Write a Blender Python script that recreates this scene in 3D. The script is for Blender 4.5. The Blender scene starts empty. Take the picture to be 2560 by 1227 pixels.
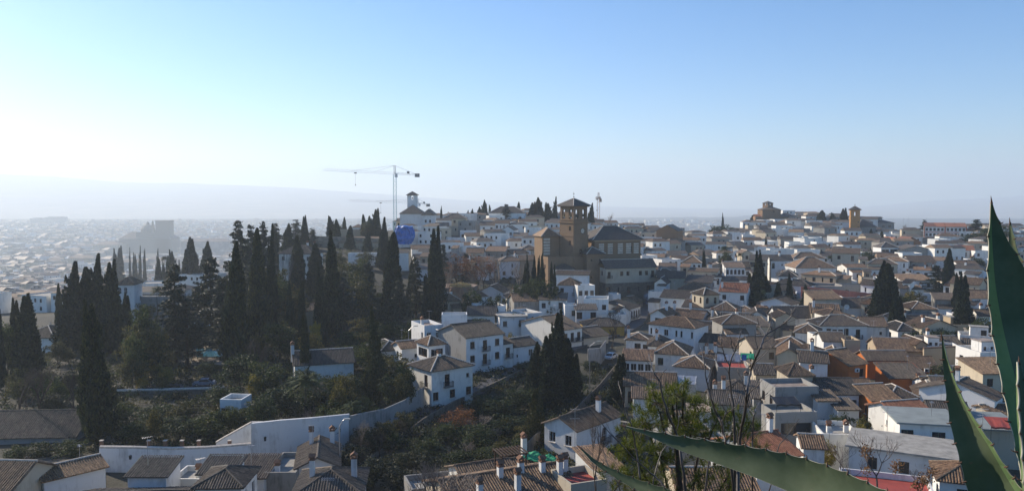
import bpy, math, random
import numpy as np
from mathutils import Vector, Matrix, noise as mnoise
R = math.radians
random.seed(7); RNG = np.random.default_rng(7)
SC = bpy.context.scene
C = SC.collection

# ---------------------------------------------------------------- camera, sky, sun, exposure
F = 1971.0                      # focal length in pixels of the 2560 px wide photograph
PITCH = math.atan((613.5 - 500.0) / F)
SUN_AZ, SUN_EL = -56.0, 28.0    # degrees left of the view direction, elevation
cam_d = bpy.data.cameras.new('camera')
cam_d.sensor_width = 36.0; cam_d.lens = 36.0 * F / 2560.0
cam_d.clip_start = 0.05; cam_d.clip_end = 30000.0
cam = bpy.data.objects.new('camera', cam_d); C.objects.link(cam)
cam.location = (0, 0, 0); cam.rotation_euler = (math.pi / 2 - PITCH, 0, 0)
SC.camera = cam
W = bpy.data.worlds.new('World'); SC.world = W; W.use_nodes = True
nt = W.node_tree
bg = nt.nodes['Background']
sky = nt.nodes.new('ShaderNodeTexSky'); sky.sky_type = 'NISHITA'; sky.sun_disc = False
sky.sun_elevation = R(SUN_EL); sky.sun_rotation = R(SUN_AZ)
sky.altitude = 700; sky.air_density = 1.0; sky.dust_density = 0.6; sky.ozone_density = 4.0
hs = nt.nodes.new('ShaderNodeHueSaturation'); hs.inputs['Saturation'].default_value = 1.26; hs.inputs['Hue'].default_value = 0.502
nt.links.new(sky.outputs[0], hs.inputs['Color']); tn = nt.nodes.new('ShaderNodeMix'); tn.data_type = 'RGBA'; tn.blend_type = 'MULTIPLY'; tn.inputs[0].default_value = 1.0; tn.inputs[7].default_value = (1.0, 0.985, 1.0, 1)
nt.links.new(hs.outputs[0], tn.inputs[6]); nt.links.new(tn.outputs[2], bg.inputs[0]); bg.inputs[1].default_value = 0.125
sun_d = bpy.data.lights.new('sun', 'SUN'); sun_d.energy = 5.0; sun_d.angle = R(0.53); sun_d.color = (1.0, 0.87, 0.70)
sun = bpy.data.objects.new('sun', sun_d); C.objects.link(sun)
a, e = R(SUN_AZ), R(SUN_EL)
to_sun = Vector((math.sin(a) * math.cos(e), math.cos(a) * math.cos(e), math.sin(e)))
sun.rotation_euler = to_sun.to_track_quat('Z', 'Y').to_euler()
SC.view_settings.view_transform = 'Standard'; SC.view_settings.look = 'None'
SC.view_settings.exposure = 0.45; SC.view_settings.gamma = 1.0
SC.view_settings.use_curve_mapping = False
SC.cycles.use_denoising = True
SC.cycles.max_bounces = 5; SC.cycles.diffuse_bounces = 3; SC.cycles.glossy_bounces = 2
SC.cycles.transmission_bounces = 3; SC.cycles.transparent_max_bounces = 6; SC.cycles.volume_bounces = 3
SC.cycles.sample_clamp_indirect = 4.0

# ---------------------------------------------------------------- pixel <-> place, terrain
CP, SP = math.cos(PITCH), math.sin(PITCH)
def P(u, v, Y):
    "the place Y metres ahead that pixel (u, v) of the photograph looks at"
    dx = (u - 1280.0) / F; dv = (613.5 - v) / F
    k = Y / (CP + dv * SP)
    return Vector((dx * k, Y, (-SP + dv * CP) * k))
def pix(p):
    x, y, z = p
    f = y * CP - z * SP; up = y * SP + z * CP
    return 1280 + F * x / f, 613.5 - F * up / f
TU = [-500, 0, 300, 560, 800, 1040, 1300, 1600, 1770, 1930, 2150, 2290, 2400, 3000]
TY = [2, 8, 15, 40, 70, 100, 150, 200, 240, 280, 330, 390, 460, 540, 620, 720, 900, 1300, 2000, 3000, 4500, 12500]
NEAR = [-1.6, -5.5, -10, -22, -33, -37.5, -36.5, -36]
FAR = [-106, -132, -155, -158, -142, -150]
COL = {
 -500: [-37, -41, -49, -58, -66, -74, -80, -86], 0: [-36, -40, -48, -58, -66, -74, -80, -86],
 300: [-35.5, -38, -46, -56, -65, -74, -80, -86], 560: [-35, -34, -36, -44, -56, -68, -78, -84],
 800: [-33, -28, -22, -19, -22, -40, -60, -75], 1040: [-35.5, -30, -24, -19.5, -16.5, -22, -45, -70],
 1300: [-36.5, -33, -25, -18.5, -13, -14, -32, -60], 1600: [-36.5, -34.5, -29, -24.5, -22, -26, -44, -66],
 1770: [-36, -34, -31, -28, -26.5, -32, -50, -70], 1930: [-35.5, -33.5, -31, -27.5, -24, -19.5, -15, -28], 2150: [-35.5, -33, -30, -27, -23, -20, -20, -38],
 2290: [-35.5, -33, -29.5, -26.5, -25, -31, -46, -66],
 2400: [-35.5, -32.5, -29, -25.5, -22, -26, -40, -60], 3000: [-35.5, -32.5, -29, -25.5, -21.5, -22, -35, -60]}
TZ = np.array([NEAR + COL[u] + FAR for u in TU], float)
LTY = np.log(np.array(TY, float))
def ter(x, y):
    y = max(y, 2.0)
    u = min(max(1280 + F * x / y, TU[0]), TU[-1] - 1e-3)
    ly = min(max(math.log(y), LTY[0]), LTY[-1] - 1e-6)
    i = int(np.searchsorted(TU, u, 'right')) - 1; j = int(np.searchsorted(LTY, ly, 'right')) - 1
    i = min(max(i, 0), len(TU) - 2); j = min(max(j, 0), len(TY) - 2)
    a = (u - TU[i]) / (TU[i + 1] - TU[i]); b = (ly - LTY[j]) / (LTY[j + 1] - LTY[j])
    a = a * a * (3 - 2 * a)
    z0 = TZ[i, j] * (1 - a) + TZ[i + 1, j] * a; z1 = TZ[i, j + 1] * (1 - a) + TZ[i + 1, j + 1] * a
    z = z0 * (1 - b) + z1 * b
    if 112 < y < 190 and 900 < u < 1480:      # the ravine below the lane
        rr = math.exp(-((u - 1240) / 130) ** 2 - ((y - 128) / 16) ** 2)
        z -= 2.0 * rr
    return z
def G(u, Y, dz=0.0):
    x = (u - 1280.0) / F * Y / (CP + 0.2 * SP) if False else (u - 1280.0) / F * Y
    for _ in range(3):
        z = ter(x, Y); x = (u - 1280.0) / F * (Y * CP - z * SP)
    return Vector((x, Y, ter(x, Y) + dz))

# ---------------------------------------------------------------- materials
MAT = {}
def nodes_of(name):
    m = bpy.data.materials.new(name); m.use_nodes = True
    t = m.node_tree; b = t.nodes['Principled BSDF']
    MAT[name] = m
    return m, t, b
def rgb(c): return (c[0], c[1], c[2], 1.0)
def ramp(t, fac, stops):
    r = t.nodes.new('ShaderNodeValToRGB'); e = r.color_ramp.elements
    while len(e) < len(stops): e.new(0.5)
    for k, (p, c) in enumerate(stops): e[k].position = p; e[k].color = rgb(c)
    t.links.new(fac, r.inputs[0]); return r.outputs[0]
def wpos(t):
    return t.nodes.new('ShaderNodeNewGeometry').outputs['Position']
def noise(t, vec, scale, detail=3, rough=0.6, stretch=None):
    n = t.nodes.new('ShaderNodeTexNoise'); n.inputs['Scale'].default_value = scale
    n.inputs['Detail'].default_value = detail; n.inputs['Roughness'].default_value = rough
    if stretch:
        mp = t.nodes.new('ShaderNodeMapping'); mp.inputs['Scale'].default_value = stretch
        t.links.new(vec, mp.inputs[0]); vec = mp.outputs[0]
    t.links.new(vec, n.inputs['Vector']); return n.outputs[0]
def mixc(t, fac, a, b, mode='MIX'):
    m = t.nodes.new('ShaderNodeMix'); m.data_type = 'RGBA'; m.blend_type = mode
    for s, v in ((m.inputs[0], fac), (m.inputs[6], a), (m.inputs[7], b)):
        if isinstance(v, (int, float)): s.default_value = v
        elif isinstance(v, tuple): s.default_value = rgb(v)
        else: t.links.new(v, s)
    return m.outputs[2]
def bump(t, b, h, strength=0.3, dist=0.05):
    n = t.nodes.new('ShaderNodeBump'); n.inputs['Strength'].default_value = strength; n.inputs['Distance'].default_value = dist
    t.links.new(h, n.inputs['Height']); t.links.new(n.outputs[0], b.inputs['Normal'])
def plain(name, col, rough=0.7, col2=None, scale=2.0, metal=0.0, spec=0.3):
    m, t, b = nodes_of(name)
    b.inputs['Roughness'].default_value = rough; b.inputs['Metallic'].default_value = metal
    b.inputs['Specular IOR Level'].default_value = spec
    if col2 is None: col2 = tuple(c * 0.7 for c in col)
    f = noise(t, wpos(t), scale, 4)
    t.links.new(ramp(t, f, [(0.3, col2), (0.65, col)]), b.inputs['Base Color'])
    return m
def stucco(name, col, stain=(0.30, 0.27, 0.23), amount=0.5):
    m, t, b = nodes_of(name)
    p = wpos(t)
    big = noise(t, p, 0.35, 4, 0.65)
    streak = noise(t, p, 1.6, 4, 0.7, (1.0, 1.0, 0.18))
    oi = t.nodes.new('ShaderNodeObjectInfo')
    tone = ramp(t, oi.outputs['Random'], [(0.0, tuple(c * 0.80 for c in col)), (0.35, col), (0.7, (col[0], col[1] * 0.97, col[2] * 0.90)), (1.0, tuple(c * 0.90 for c in col))])
    mask = mixc(t, 1.0, big, streak, 'MULTIPLY')
    mr = t.nodes.new('ShaderNodeMapRange'); mr.inputs[1].default_value = 0.26; mr.inputs[2].default_value = 0.46
    mr.inputs[3].default_value = 0.0; mr.inputs[4].default_value = amount
    t.links.new(mask, mr.inputs[0])
    t.links.new(mixc(t, mr.outputs[0], tone, stain), b.inputs['Base Color'])
    b.inputs['Roughness'].default_value = 0.9; b.inputs['Specular IOR Level'].default_value = 0.12
    bump(t, b, noise(t, p, 5.0, 5, 0.7), 0.35, 0.04)
    return m
def rooftile(name, cs, moss=0.35):
    m, t, b = nodes_of(name)
    p = wpos(t)
    v = t.nodes.new('ShaderNodeTexVoronoi'); v.inputs['Scale'].default_value = 3.6; t.links.new(p, v.inputs['Vector'])
    sep = t.nodes.new('ShaderNodeSeparateColor'); t.links.new(v.outputs['Color'], sep.inputs[0])
    isl = t.nodes.new('ShaderNodeNewGeometry'); mxv = t.nodes.new('ShaderNodeMix'); mxv.inputs[0].default_value = 0.55
    t.links.new(sep.outputs[0], mxv.inputs[2]); t.links.new(isl.outputs['Random Per Island'], mxv.inputs[3])
    c1 = ramp(t, mxv.outputs[0], [(0.1, cs[0]), (0.4, cs[1]), (0.62, cs[2]), (0.9, cs[3])])
    oi = t.nodes.new('ShaderNodeObjectInfo')
    tone = ramp(t, oi.outputs['Random'], [(0.0, (0.62, 0.62, 0.64)), (0.5, (1.0, 0.96, 0.92)), (1.0, (1.25, 1.08, 0.92))])
    c2 = mixc(t, 1.0, c1, tone, 'MULTIPLY')
    patch = noise(t, p, 0.5, 5, 0.7)
    mr = t.nodes.new('ShaderNodeMapRange'); mr.inputs[1].default_value = 0.5; mr.inputs[2].default_value = 0.72; mr.inputs[4].default_value = moss
    t.links.new(patch, mr.inputs[0])
    t.links.new(mixc(t, mr.outputs[0], c2, (0.115, 0.105, 0.075)), b.inputs['Base Color'])
    b.inputs['Roughness'].default_value = 0.72; b.inputs['Specular IOR Level'].default_value = 0.3
    bump(t, b, noise(t, p, 6.0, 4, 0.7), 0.8, 0.12)
    return m
stucco('white', (0.72, 0.72, 0.70), (0.26, 0.24, 0.21), 0.6); stucco('cream', (0.50, 0.44, 0.34), (0.24, 0.2, 0.16), 0.6); stucco('tan', (0.42, 0.34, 0.24), (0.2, 0.16, 0.11))
stucco('grey', (0.29, 0.285, 0.27), (0.09, 0.085, 0.08), 0.85); stucco('ochre', (0.46, 0.30, 0.07), (0.2, 0.14, 0.06))
stucco('orange', (0.50, 0.155, 0.045), (0.25, 0.09, 0.04)); stucco('brick', (0.27, 0.165, 0.10), (0.14, 0.09, 0.06), 0.6)
stucco('blue', (0.50, 0.57, 0.68), (0.25, 0.3, 0.4), 0.3)  # white walls with their bluish shade put into the colour
rooftile('tile', [(0.065, 0.045, 0.034), (0.13, 0.088, 0.058), (0.19, 0.13, 0.083), (0.28, 0.20, 0.13)])
rooftile('tile_grey', [(0.045, 0.040, 0.036), (0.080, 0.068, 0.058), (0.11, 0.093, 0.077), (0.17, 0.142, 0.112)], 0.5)
rooftile('tile_red', [(0.15, 0.065, 0.04), (0.23, 0.10, 0.06), (0.28, 0.13, 0.08), (0.34, 0.18, 0.11)], 0.15)
plain('mortar', (0.58, 0.52, 0.44), 0.9, (0.36, 0.32, 0.27), 3)
plain('deck', (0.33, 0.27, 0.22), 0.8, (0.18, 0.14, 0.12), 0.8)
plain('deck_grey', (0.36, 0.34, 0.30), 0.85, (0.22, 0.21, 0.185), 0.9)
plain('deck_red', (0.36, 0.07, 0.05), 0.8, (0.26, 0.05, 0.04), 0.8)
plain('membrane', (0.24, 0.27, 0.26), 0.8, (0.18, 0.20, 0.195), 0.5)
plain('frame_brown', (0.10, 0.05, 0.03), 0.6); plain('frame_white', (0.6, 0.6, 0.58), 0.6); plain('frame_green', (0.04, 0.09, 0.06), 0.6)
plain('iron', (0.025, 0.025, 0.028), 0.5); plain('steel', (0.45, 0.45, 0.46), 0.4, metal=0.8)
plain('glass', (0.018, 0.02, 0.024), 0.12, (0.01, 0.011, 0.014), 1.0, spec=0.5)
plain('dark_wood', (0.06, 0.035, 0.022), 0.7); plain('terracotta', (0.22, 0.115, 0.07), 0.9, (0.12, 0.065, 0.042), 4)
plain('stone', (0.30, 0.25, 0.19), 0.9, (0.16, 0.13, 0.10), 0.6)
plain('stone_dark', (0.17, 0.145, 0.115), 0.95, (0.08, 0.07, 0.055), 1.2)
plain('asphalt', (0.075, 0.075, 0.08), 0.8, (0.045, 0.045, 0.05), 0.5)
plain('tarp_blue', (0.008, 0.13, 0.46), 0.4, (0.006, 0.09, 0.34), 1.5, spec=0.4)
plain('net_green', (0.02, 0.30, 0.14), 0.7, (0.015, 0.22, 0.10), 2)
plain('crane_pale', (0.68, 0.69, 0.68), 0.5); plain('crane_teal', (0.14, 0.40, 0.46), 0.5); plain('crane_rust', (0.50, 0.36, 0.28), 0.6)
plain('concrete', (0.36, 0.34, 0.31), 0.9, (0.22, 0.21, 0.19), 0.8)
plain('pink', (0.55, 0.20, 0.14), 0.8); plain('straw', (0.50, 0.40, 0.20), 0.8, (0.34, 0.26, 0.12), 3)
plain('cloth_white', (0.65, 0.62, 0.66), 0.8); plain('cloth_blue', (0.05, 0.16, 0.42), 0.8); plain('cloth_red', (0.45, 0.03, 0.05), 0.8)
plain('car_blue', (0.20, 0.24, 0.30), 0.25, spec=0.5); plain('car_white', (0.55, 0.56, 0.58), 0.25, spec=0.5); plain('rubber', (0.02, 0.02, 0.02), 0.9)
plain('water', (0.05, 0.16, 0.24), 0.08, (0.04, 0.14, 0.22), 1.0, spec=0.5)
plain('lamp_glass', (0.5, 0.48, 0.4), 0.3)
plain('plain_city', (0.42, 0.38, 0.34), 0.85, (0.20, 0.18, 0.165), 0.06); plain('plain_roof', (0.20, 0.135, 0.10), 0.6, (0.12, 0.085, 0.07), 0.08)
plain('zinc', (0.5, 0.5, 0.5), 0.35, metal=0.6)
def leafmat(name, dark, mid, light, trans=0.25, rough=0.6):
    m, t, b = nodes_of(name)
    g = t.nodes.new('ShaderNodeNewGeometry'); oi = t.nodes.new('ShaderNodeObjectInfo')
    c = ramp(t, g.outputs['Random Per Island'], [(0.0, dark), (0.55, mid), (1.0, light)])
    tone = ramp(t, oi.outputs['Random'], [(0.0, (0.7, 0.72, 0.8)), (0.5, (1, 1, 1)), (1.0, (1.3, 1.15, 0.85))])
    c = mixc(t, 1.0, c, tone, 'MULTIPLY')
    t.links.new(c, b.inputs['Base Color']); b.inputs['Roughness'].default_value = rough
    b.inputs['Specular IOR Level'].default_value = 0.2
    if trans > 0:
        tr = t.nodes.new('ShaderNodeBsdfTranslucent'); t.links.new(c, tr.inputs[0])
        mx = t.nodes.new('ShaderNodeMixShader'); mx.inputs[0].default_value = trans
        t.links.new(b.outputs[0], mx.inputs[1]); t.links.new(tr.outputs[0], mx.inputs[2])
        t.links.new(mx.outputs[0], t.nodes['Material Output'].inputs[0])
    return m
leafmat('cypress', (0.009, 0.016, 0.010), (0.022, 0.034, 0.017), (0.062, 0.072, 0.028), 0.28)
leafmat('cypress_olive', (0.028, 0.036, 0.014), (0.055, 0.062, 0.022), (0.105, 0.10, 0.04), 0.2)
leafmat('cedar', (0.013, 0.022, 0.018), (0.03, 0.042, 0.03), (0.066, 0.078, 0.046), 0.15)
leafmat('scrub', (0.012, 0.018, 0.010), (0.026, 0.035, 0.016), (0.058, 0.062, 0.028), 0.2)
leafmat('broadleaf', (0.016, 0.028, 0.011), (0.036, 0.056, 0.019), (0.09, 0.11, 0.036), 0.4)
leafmat('olive_leaf', (0.03, 0.034, 0.012), (0.07, 0.07, 0.024), (0.15, 0.135, 0.04), 0.35)
leafmat('yellow_leaf', (0.14, 0.13, 0.02), (0.27, 0.22, 0.04), (0.42, 0.32, 0.06), 0.4)
leafmat('copper', (0.09, 0.035, 0.014), (0.19, 0.08, 0.032), (0.32, 0.15, 0.06), 0.3)
leafmat('pine_needle', (0.04, 0.06, 0.010), (0.09, 0.12, 0.018), (0.20, 0.20, 0.035), 0.35, 0.5)
leafmat('dry_leaf', (0.16, 0.08, 0.035), (0.28, 0.15, 0.07), (0.40, 0.25, 0.12), 0.35)
leafmat('palm_leaf', (0.025, 0.04, 0.015), (0.05, 0.075, 0.025), (0.10, 0.12, 0.045), 0.2)
plain('bark', (0.075, 0.055, 0.042), 0.9, (0.035, 0.027, 0.022), 3)
plain('bark_pale', (0.20, 0.165, 0.135), 0.8, (0.10, 0.08, 0.068), 2)
plain('twig', (0.16, 0.13, 0.115), 0.55, (0.08, 0.062, 0.055), 3, spec=0.4)
plain('twig_dark', (0.075, 0.06, 0.05), 0.45, (0.035, 0.028, 0.024), 6, spec=0.5)

# ---------------------------------------------------------------- mesh helpers
class MB:
    def __init__(s): s.v = []; s.f = []; s.m = []
    def face(s, pts, m=0):
        n = len(s.v); s.v.extend([tuple(p) for p in pts]); s.f.append(tuple(range(n, n + len(pts)))); s.m.append(m)
    def box(s, c, size, rz=0.0, m=0, rx=0.0, top=1.0):
        hx, hy, hz = size[0] / 2, size[1] / 2, size[2] / 2
        M = Matrix.Rotation(rz, 3, 'Z') @ Matrix.Rotation(rx, 3, 'X')
        n = len(s.v); c = Vector(c)
        for z in (-1, 1):
            k = top if z > 0 else 1.0
            for x, y in ((-1, -1), (1, -1), (1, 1), (-1, 1)):
                s.v.append(tuple(c + M @ Vector((x * hx * k, y * hy * k, z * hz))))
        for q in ((0, 3, 2, 1), (4, 5, 6, 7), (0, 1, 5, 4), (1, 2, 6, 5), (2, 3, 7, 6), (3, 0, 4, 7)):
            s.f.append(tuple(n + i for i in q)); s.m.append(m)
    def tube(s, pts, rad, sides=6, m=0, cap=True):
        pts = [Vector(p) for p in pts]; n0 = len(s.v); K = len(pts)
        if not hasattr(rad, '__len__'): rad = [rad] * K
        ref = None
        for i, p in enumerate(pts):
            d = (pts[min(i + 1, K - 1)] - pts[max(i - 1, 0)])
            d = d.normalized() if d.length > 1e-9 else Vector((0, 0, 1))
            if ref is None: ref = Vector((1, 0, 0)) if abs(d.x) < 0.8 else Vector((0, 1, 0))
            a = (ref - d * ref.dot(d)).normalized(); b = d.cross(a); ref = a
            for k in range(sides):
                t = 2 * math.pi * k / sides
                s.v.append(tuple(p + (a * math.cos(t) + b * math.sin(t)) * rad[i]))
        for i in range(K - 1):
            for k in range(sides):
                k2 = (k + 1) % sides
                s.f.append((n0 + i * sides + k, n0 + i * sides + k2, n0 + (i + 1) * sides + k2, n0 + (i + 1) * sides + k)); s.m.append(m)
        if cap:
            s.f.append(tuple(n0 + k for k in reversed(range(sides)))); s.m.append(m)
            s.f.append(tuple(n0 + (K - 1) * sides + k for k in range(sides))); s.m.append(m)
    def bar(s, p, q, r, m=0): s.tube([p, q], r, 4, m, False)
    def lathe(s, prof, sides=12, m=0, c=(0, 0, 0)):
        n0 = len(s.v)
        for r, z in prof:
            for k in range(sides):
                t = 2 * math.pi * k / sides
                s.v.append((c[0] + r * math.cos(t), c[1] + r * math.sin(t), c[2] + z))
        for i in range(len(prof) - 1):
            for k in range(sides):
                k2 = (k + 1) % sides
                s.f.append((n0 + i * sides + k, n0 + i * sides + k2, n0 + (i + 1) * sides + k2, n0 + (i + 1) * sides + k)); s.m.append(m)
    def mesh(s, name, mats, smooth=False):
        me = bpy.data.meshes.new(name); me.from_pydata(s.v, [], s.f)
        for x in mats: me.materials.append(MAT[x])
        if len(mats) > 1: me.polygons.foreach_set('material_index', s.m)
        if smooth: me.polygons.foreach_set('use_smooth', [True] * len(s.f))
        me.update(); return me
    def build(s, name, mats, parent=None, smooth=False):
        if isinstance(mats, str): mats = [mats]
        return put(name, s.mesh(name, mats, smooth), parent)
def put(name, me, parent=None, loc=None, rz=0.0, scale=None):
    o = bpy.data.objects.new(name, me); C.objects.link(o)
    if parent is not None: o.parent = parent
    if loc is not None: o.location = loc
    if rz: o.rotation_euler = (0, 0, rz)
    if scale is not None: o.scale = scale
    return o
def empty(name, loc=(0, 0, 0), rz=0.0, scale=None):
    o = put(name, None, None, loc, rz, scale); o.empty_display_size = 0.5; return o
def tag(o, label=None, cat=None, group=None, kind=None):
    if label: o['label'] = label
    if cat: o['category'] = cat
    if group: o['group'] = group
    if kind: o['kind'] = kind
    return o
def quads(name, V, mats, midx=None, n=4):
    "V: (N, n, 3) array of separate faces"
    N = len(V); me = bpy.data.meshes.new(name)
    me.vertices.add(N * n); me.vertices.foreach_set('co', np.asarray(V, np.float32).ravel())
    me.loops.add(N * n); me.loops.foreach_set('vertex_index', np.arange(N * n, dtype=np.int32))
    me.polygons.add(N); me.polygons.foreach_set('loop_start', np.arange(0, N * n, n, dtype=np.int32))
    if midx is not None: me.polygons.foreach_set('material_index', np.asarray(midx, np.int32))
    for x in mats: me.materials.append(MAT[x])
    me.update(calc_edges=True); me.validate(); return me
def leaf_quads(cen, up, out, w, l):
    "arrays of leaf centres, long axes and outward hints -> quads (N, 4, 3)"
    up = up / (np.linalg.norm(up, axis=1, keepdims=True) + 1e-9)
    side = np.cross(up, out); side /= (np.linalg.norm(side, axis=1, keepdims=True) + 1e-9)
    w = np.asarray(w)[:, None] * 0.5; l = np.asarray(l)[:, None] * 0.5
    return np.stack([cen - side * w - up * l, cen + side * w - up * l, cen + side * w * 0.55 + up * l, cen - side * w * 0.55 + up * l], 1)
LABELS = []      # (object, description, noun, u, v): told apart at the end by what they stand next to
def note(o, desc, noun, u, v): LABELS.append((o, desc, noun, u, v))

# ---------------------------------------------------------------- ground, lane, hills, haze
def terrain():
    us = np.concatenate([np.arange(-900, 3500, 36.0)])
    ys = np.concatenate([[0.3, 1, 2, 4, 8, 15, 25, 40, 55, 70, 85], np.arange(95, 300, 5.0), np.arange(300, 700, 12.0), np.arange(700, 1300, 50.0), np.arange(1300, 12500, 320.0)])
    v = []; f = []
    for y in ys:
        for u in us:
            x = (u - 1280) / F * y
            if y < 8: x = (u - 1280) / F * 8 * (1 if y > 0 else 1)
            z = ter(x, max(y, 2)) if y >= 2 else -1.6
            if y > 60: z += 0.5 * mnoise.noise((x * 0.05, y * 0.05, 0)) * min(1, (y - 60) / 60)
            v.append((x, y, z))
    n = len(us)
    v2 = list(v)
    for j in range(len(ys) - 1):
        for i in range(n - 1):
            f.append((j * n + i, j * n + i + 1, (j + 1) * n + i + 1, (j + 1) * n + i))
    b = len(v2)                                  # the slope behind the camera
    for i in range(n): v2.append((v[i][0] * 3, -40, -1.0))
    for i in range(n - 1): f.append((b + i, b + i + 1, i + 1, i))
    me = bpy.data.meshes.new('ground'); me.from_pydata(v2, [], f); me.update()
    m, t, bs = nodes_of('soil')
    p = wpos(t)
    c = ramp(t, noise(t, p, 0.12, 6, 0.7), [(0.3, (0.022, 0.026, 0.014)), (0.45, (0.05, 0.042, 0.028)), (0.6, (0.085, 0.072, 0.056)), (0.75, (0.05, 0.05, 0.028))])
    c2 = mixc(t, noise(t, p, 1.5, 5, 0.7), c, (0.025, 0.028, 0.014))
    t.links.new(c2, bs.inputs['Base Color']); bs.inputs['Roughness'].default_value = 0.95
    bump(t, bs, noise(t, p, 2.0, 5, 0.7), 0.8, 0.3)
    me.materials.append(m)
    o = put('ground', me); tag(o, kind='structure')
    # far hills
    m, t, bs = nodes_of('far_hill')
    t.links.new(ramp(t, noise(t, wpos(t), 0.004, 5), [(0.3, (0.30, 0.30, 0.27)), (0.7, (0.46, 0.42, 0.36))]), bs.inputs['Base Color']); bs.inputs['Roughness'].default_value = 1.0
    prof = [(-900, 430), (0, 435), (150, 443), (300, 455), (450, 458), (600, 463), (750, 470), (900, 482), (1050, 492), (1200, 503), (1400, 512), (1600, 518), (1800, 522), (1950, 524), (2100, 519), (2220, 512), (2300, 503), (2400, 498), (2480, 494), (2560, 488), (2800, 480), (3500, 470)]
    hv = []; hf = []; us = np.arange(-900, 3500, 20.0)
    for u in us:
        vv = np.interp(u, [q[0] for q in prof], [q[1] for q in prof]) + 2.0 * mnoise.noise((u * 0.012, 3, 0)) + 0.8 * mnoise.noise((u * 0.05, 7, 0))
        for k, (Y, fr) in enumerate(((6000, 0.0), (7500, 0.30), (9000, 0.6), (11000, 1.0), (12400, 0.5))):
            top = P(u, vv, 11000).z
            x = (u - 1280) / F * Y
            z = -150 + (top + 150) * fr + (0 if k in (0, 3) else 8 * mnoise.noise((u * 0.02, k * 3.0, 1)))
            hv.append((x, Y, z))
    for i in range(len(us) - 1):
        for k in range(4):
            hf.append((i * 5 + k, (i + 1) * 5 + k, (i + 1) * 5 + k + 1, i * 5 + k + 1))
    me = bpy.data.meshes.new('hills'); me.from_pydata(hv, [], hf); me.materials.append(m)
    me.polygons.foreach_set('use_smooth', [True] * len(hf)); me.update()
    tag(put('hills', me), kind='structure')
terrain()
HAZE_TOP = 420.0
def at_ground(u, v, lo=300.0, hi=6000.0):
    'distance at which the plain is seen at pixel (u, v)'
    best = min(np.arange(lo, hi, 20.0), key=lambda y: abs(pix(G(u, float(y)))[1] - v))
    return float(best)
def haze():
    mb = MB(); mb.box((0, 6050, (HAZE_TOP - 175) / 2), (24000, 13100, HAZE_TOP + 175))
    m = bpy.data.materials.new('haze'); m.use_nodes = True; t = m.node_tree
    t.nodes.remove(t.nodes['Principled BSDF'])
    v = t.nodes.new('ShaderNodeVolumePrincipled')
    v.inputs['Color'].default_value = (0.80, 0.91, 1.0, 1); v.inputs['Density'].default_value = 0.00019; v.inputs['Anisotropy'].default_value = 0.28
    t.links.new(v.outputs[0], t.nodes['Material Output'].inputs['Volume'])
    MAT['haze'] = m
    o = mb.build('haze', 'haze'); tag(o, kind='stuff'); o.display_type = 'WIRE'
haze()
# ---------------------------------------------------------------- houses
WIN = {}
SIZE = {'W': (1.15, 1.5), 'B': (1.1, 2.2), 'S': (0.6, 0.75), 'D': (1.2, 2.2), 'A': (0.9, 1.8), 'X': (2.4, 1.7), 'N': (0.55, 1.6), 'L': (1.7, 1.9)}
def window_mesh(kind, fm, w, h, split):
    key = (kind, fm, round(w, 1), round(h, 1), split)
    if key in WIN: return WIN[key]
    w, h = round(w, 1), round(h, 1)
    f = MB(); t = 0.07
    for x in (-w / 2 + t / 2, w / 2 - t / 2): f.box((x, -0.02, h / 2), (t, 0.06, h))
    for z in (t / 2, h - t / 2): f.box((0, -0.02, z), (w - 2 * t, 0.06, t))
    if kind in 'WBADLX':
        f.box((0, -0.02, h / 2), (t * 0.8, 0.05, h - 2 * t))
        if kind in 'BDA': f.box((0, -0.021, h * 0.45), (w - 2 * t, 0.045, t * 0.8))
    if kind == 'D': f.box((0, -0.01, h * 0.24), (w - 2 * t, 0.04, h * 0.44))
    g = MB()
    g.face([(-w / 2, 0.012, 0), (w / 2, 0.012, 0), (w / 2, 0.012, h), (-w / 2, 0.012, h)], 0 if split else 1)
    sl = MB(); sl.box((0, -0.16, -0.05), (w + 0.24, 0.26, 0.08))
    if split:
        WIN[key] = (f.mesh('window', [fm]), g.mesh('pane', ['glass']), sl.mesh('sill', ['mortar']))
    else:
        n = len(f.v); f.v += g.v; f.f += [tuple(i + n for i in q) for q in g.f]; f.m += g.m
        WIN[key] = (f.mesh('window', [fm, 'glass']), None, None)
    return WIN[key]
def balcony_mesh():
    if 'balc' in WIN: return WIN['balc']
    m = MB(); m.box((0, -0.42, -0.06), (1.9, 0.7, 0.12), m=1)
    for i in range(13): m.box((-0.9 + i * 0.15, -0.75, 0.45), (0.03, 0.03, 0.9))
    for s in (-1, 1):
        for j in range(4): m.box((s * 0.9, -0.65 + j * 0.16, 0.45), (0.03, 0.03, 0.9))
        m.box((s * 0.9, -0.42, 0.92), (0.05, 0.7, 0.05))
    m.box((0, -0.75, 0.92), (1.86, 0.05, 0.05))
    WIN['balc'] = m.mesh('balcony', ['iron', 'concrete']); return WIN['balc']
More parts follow.
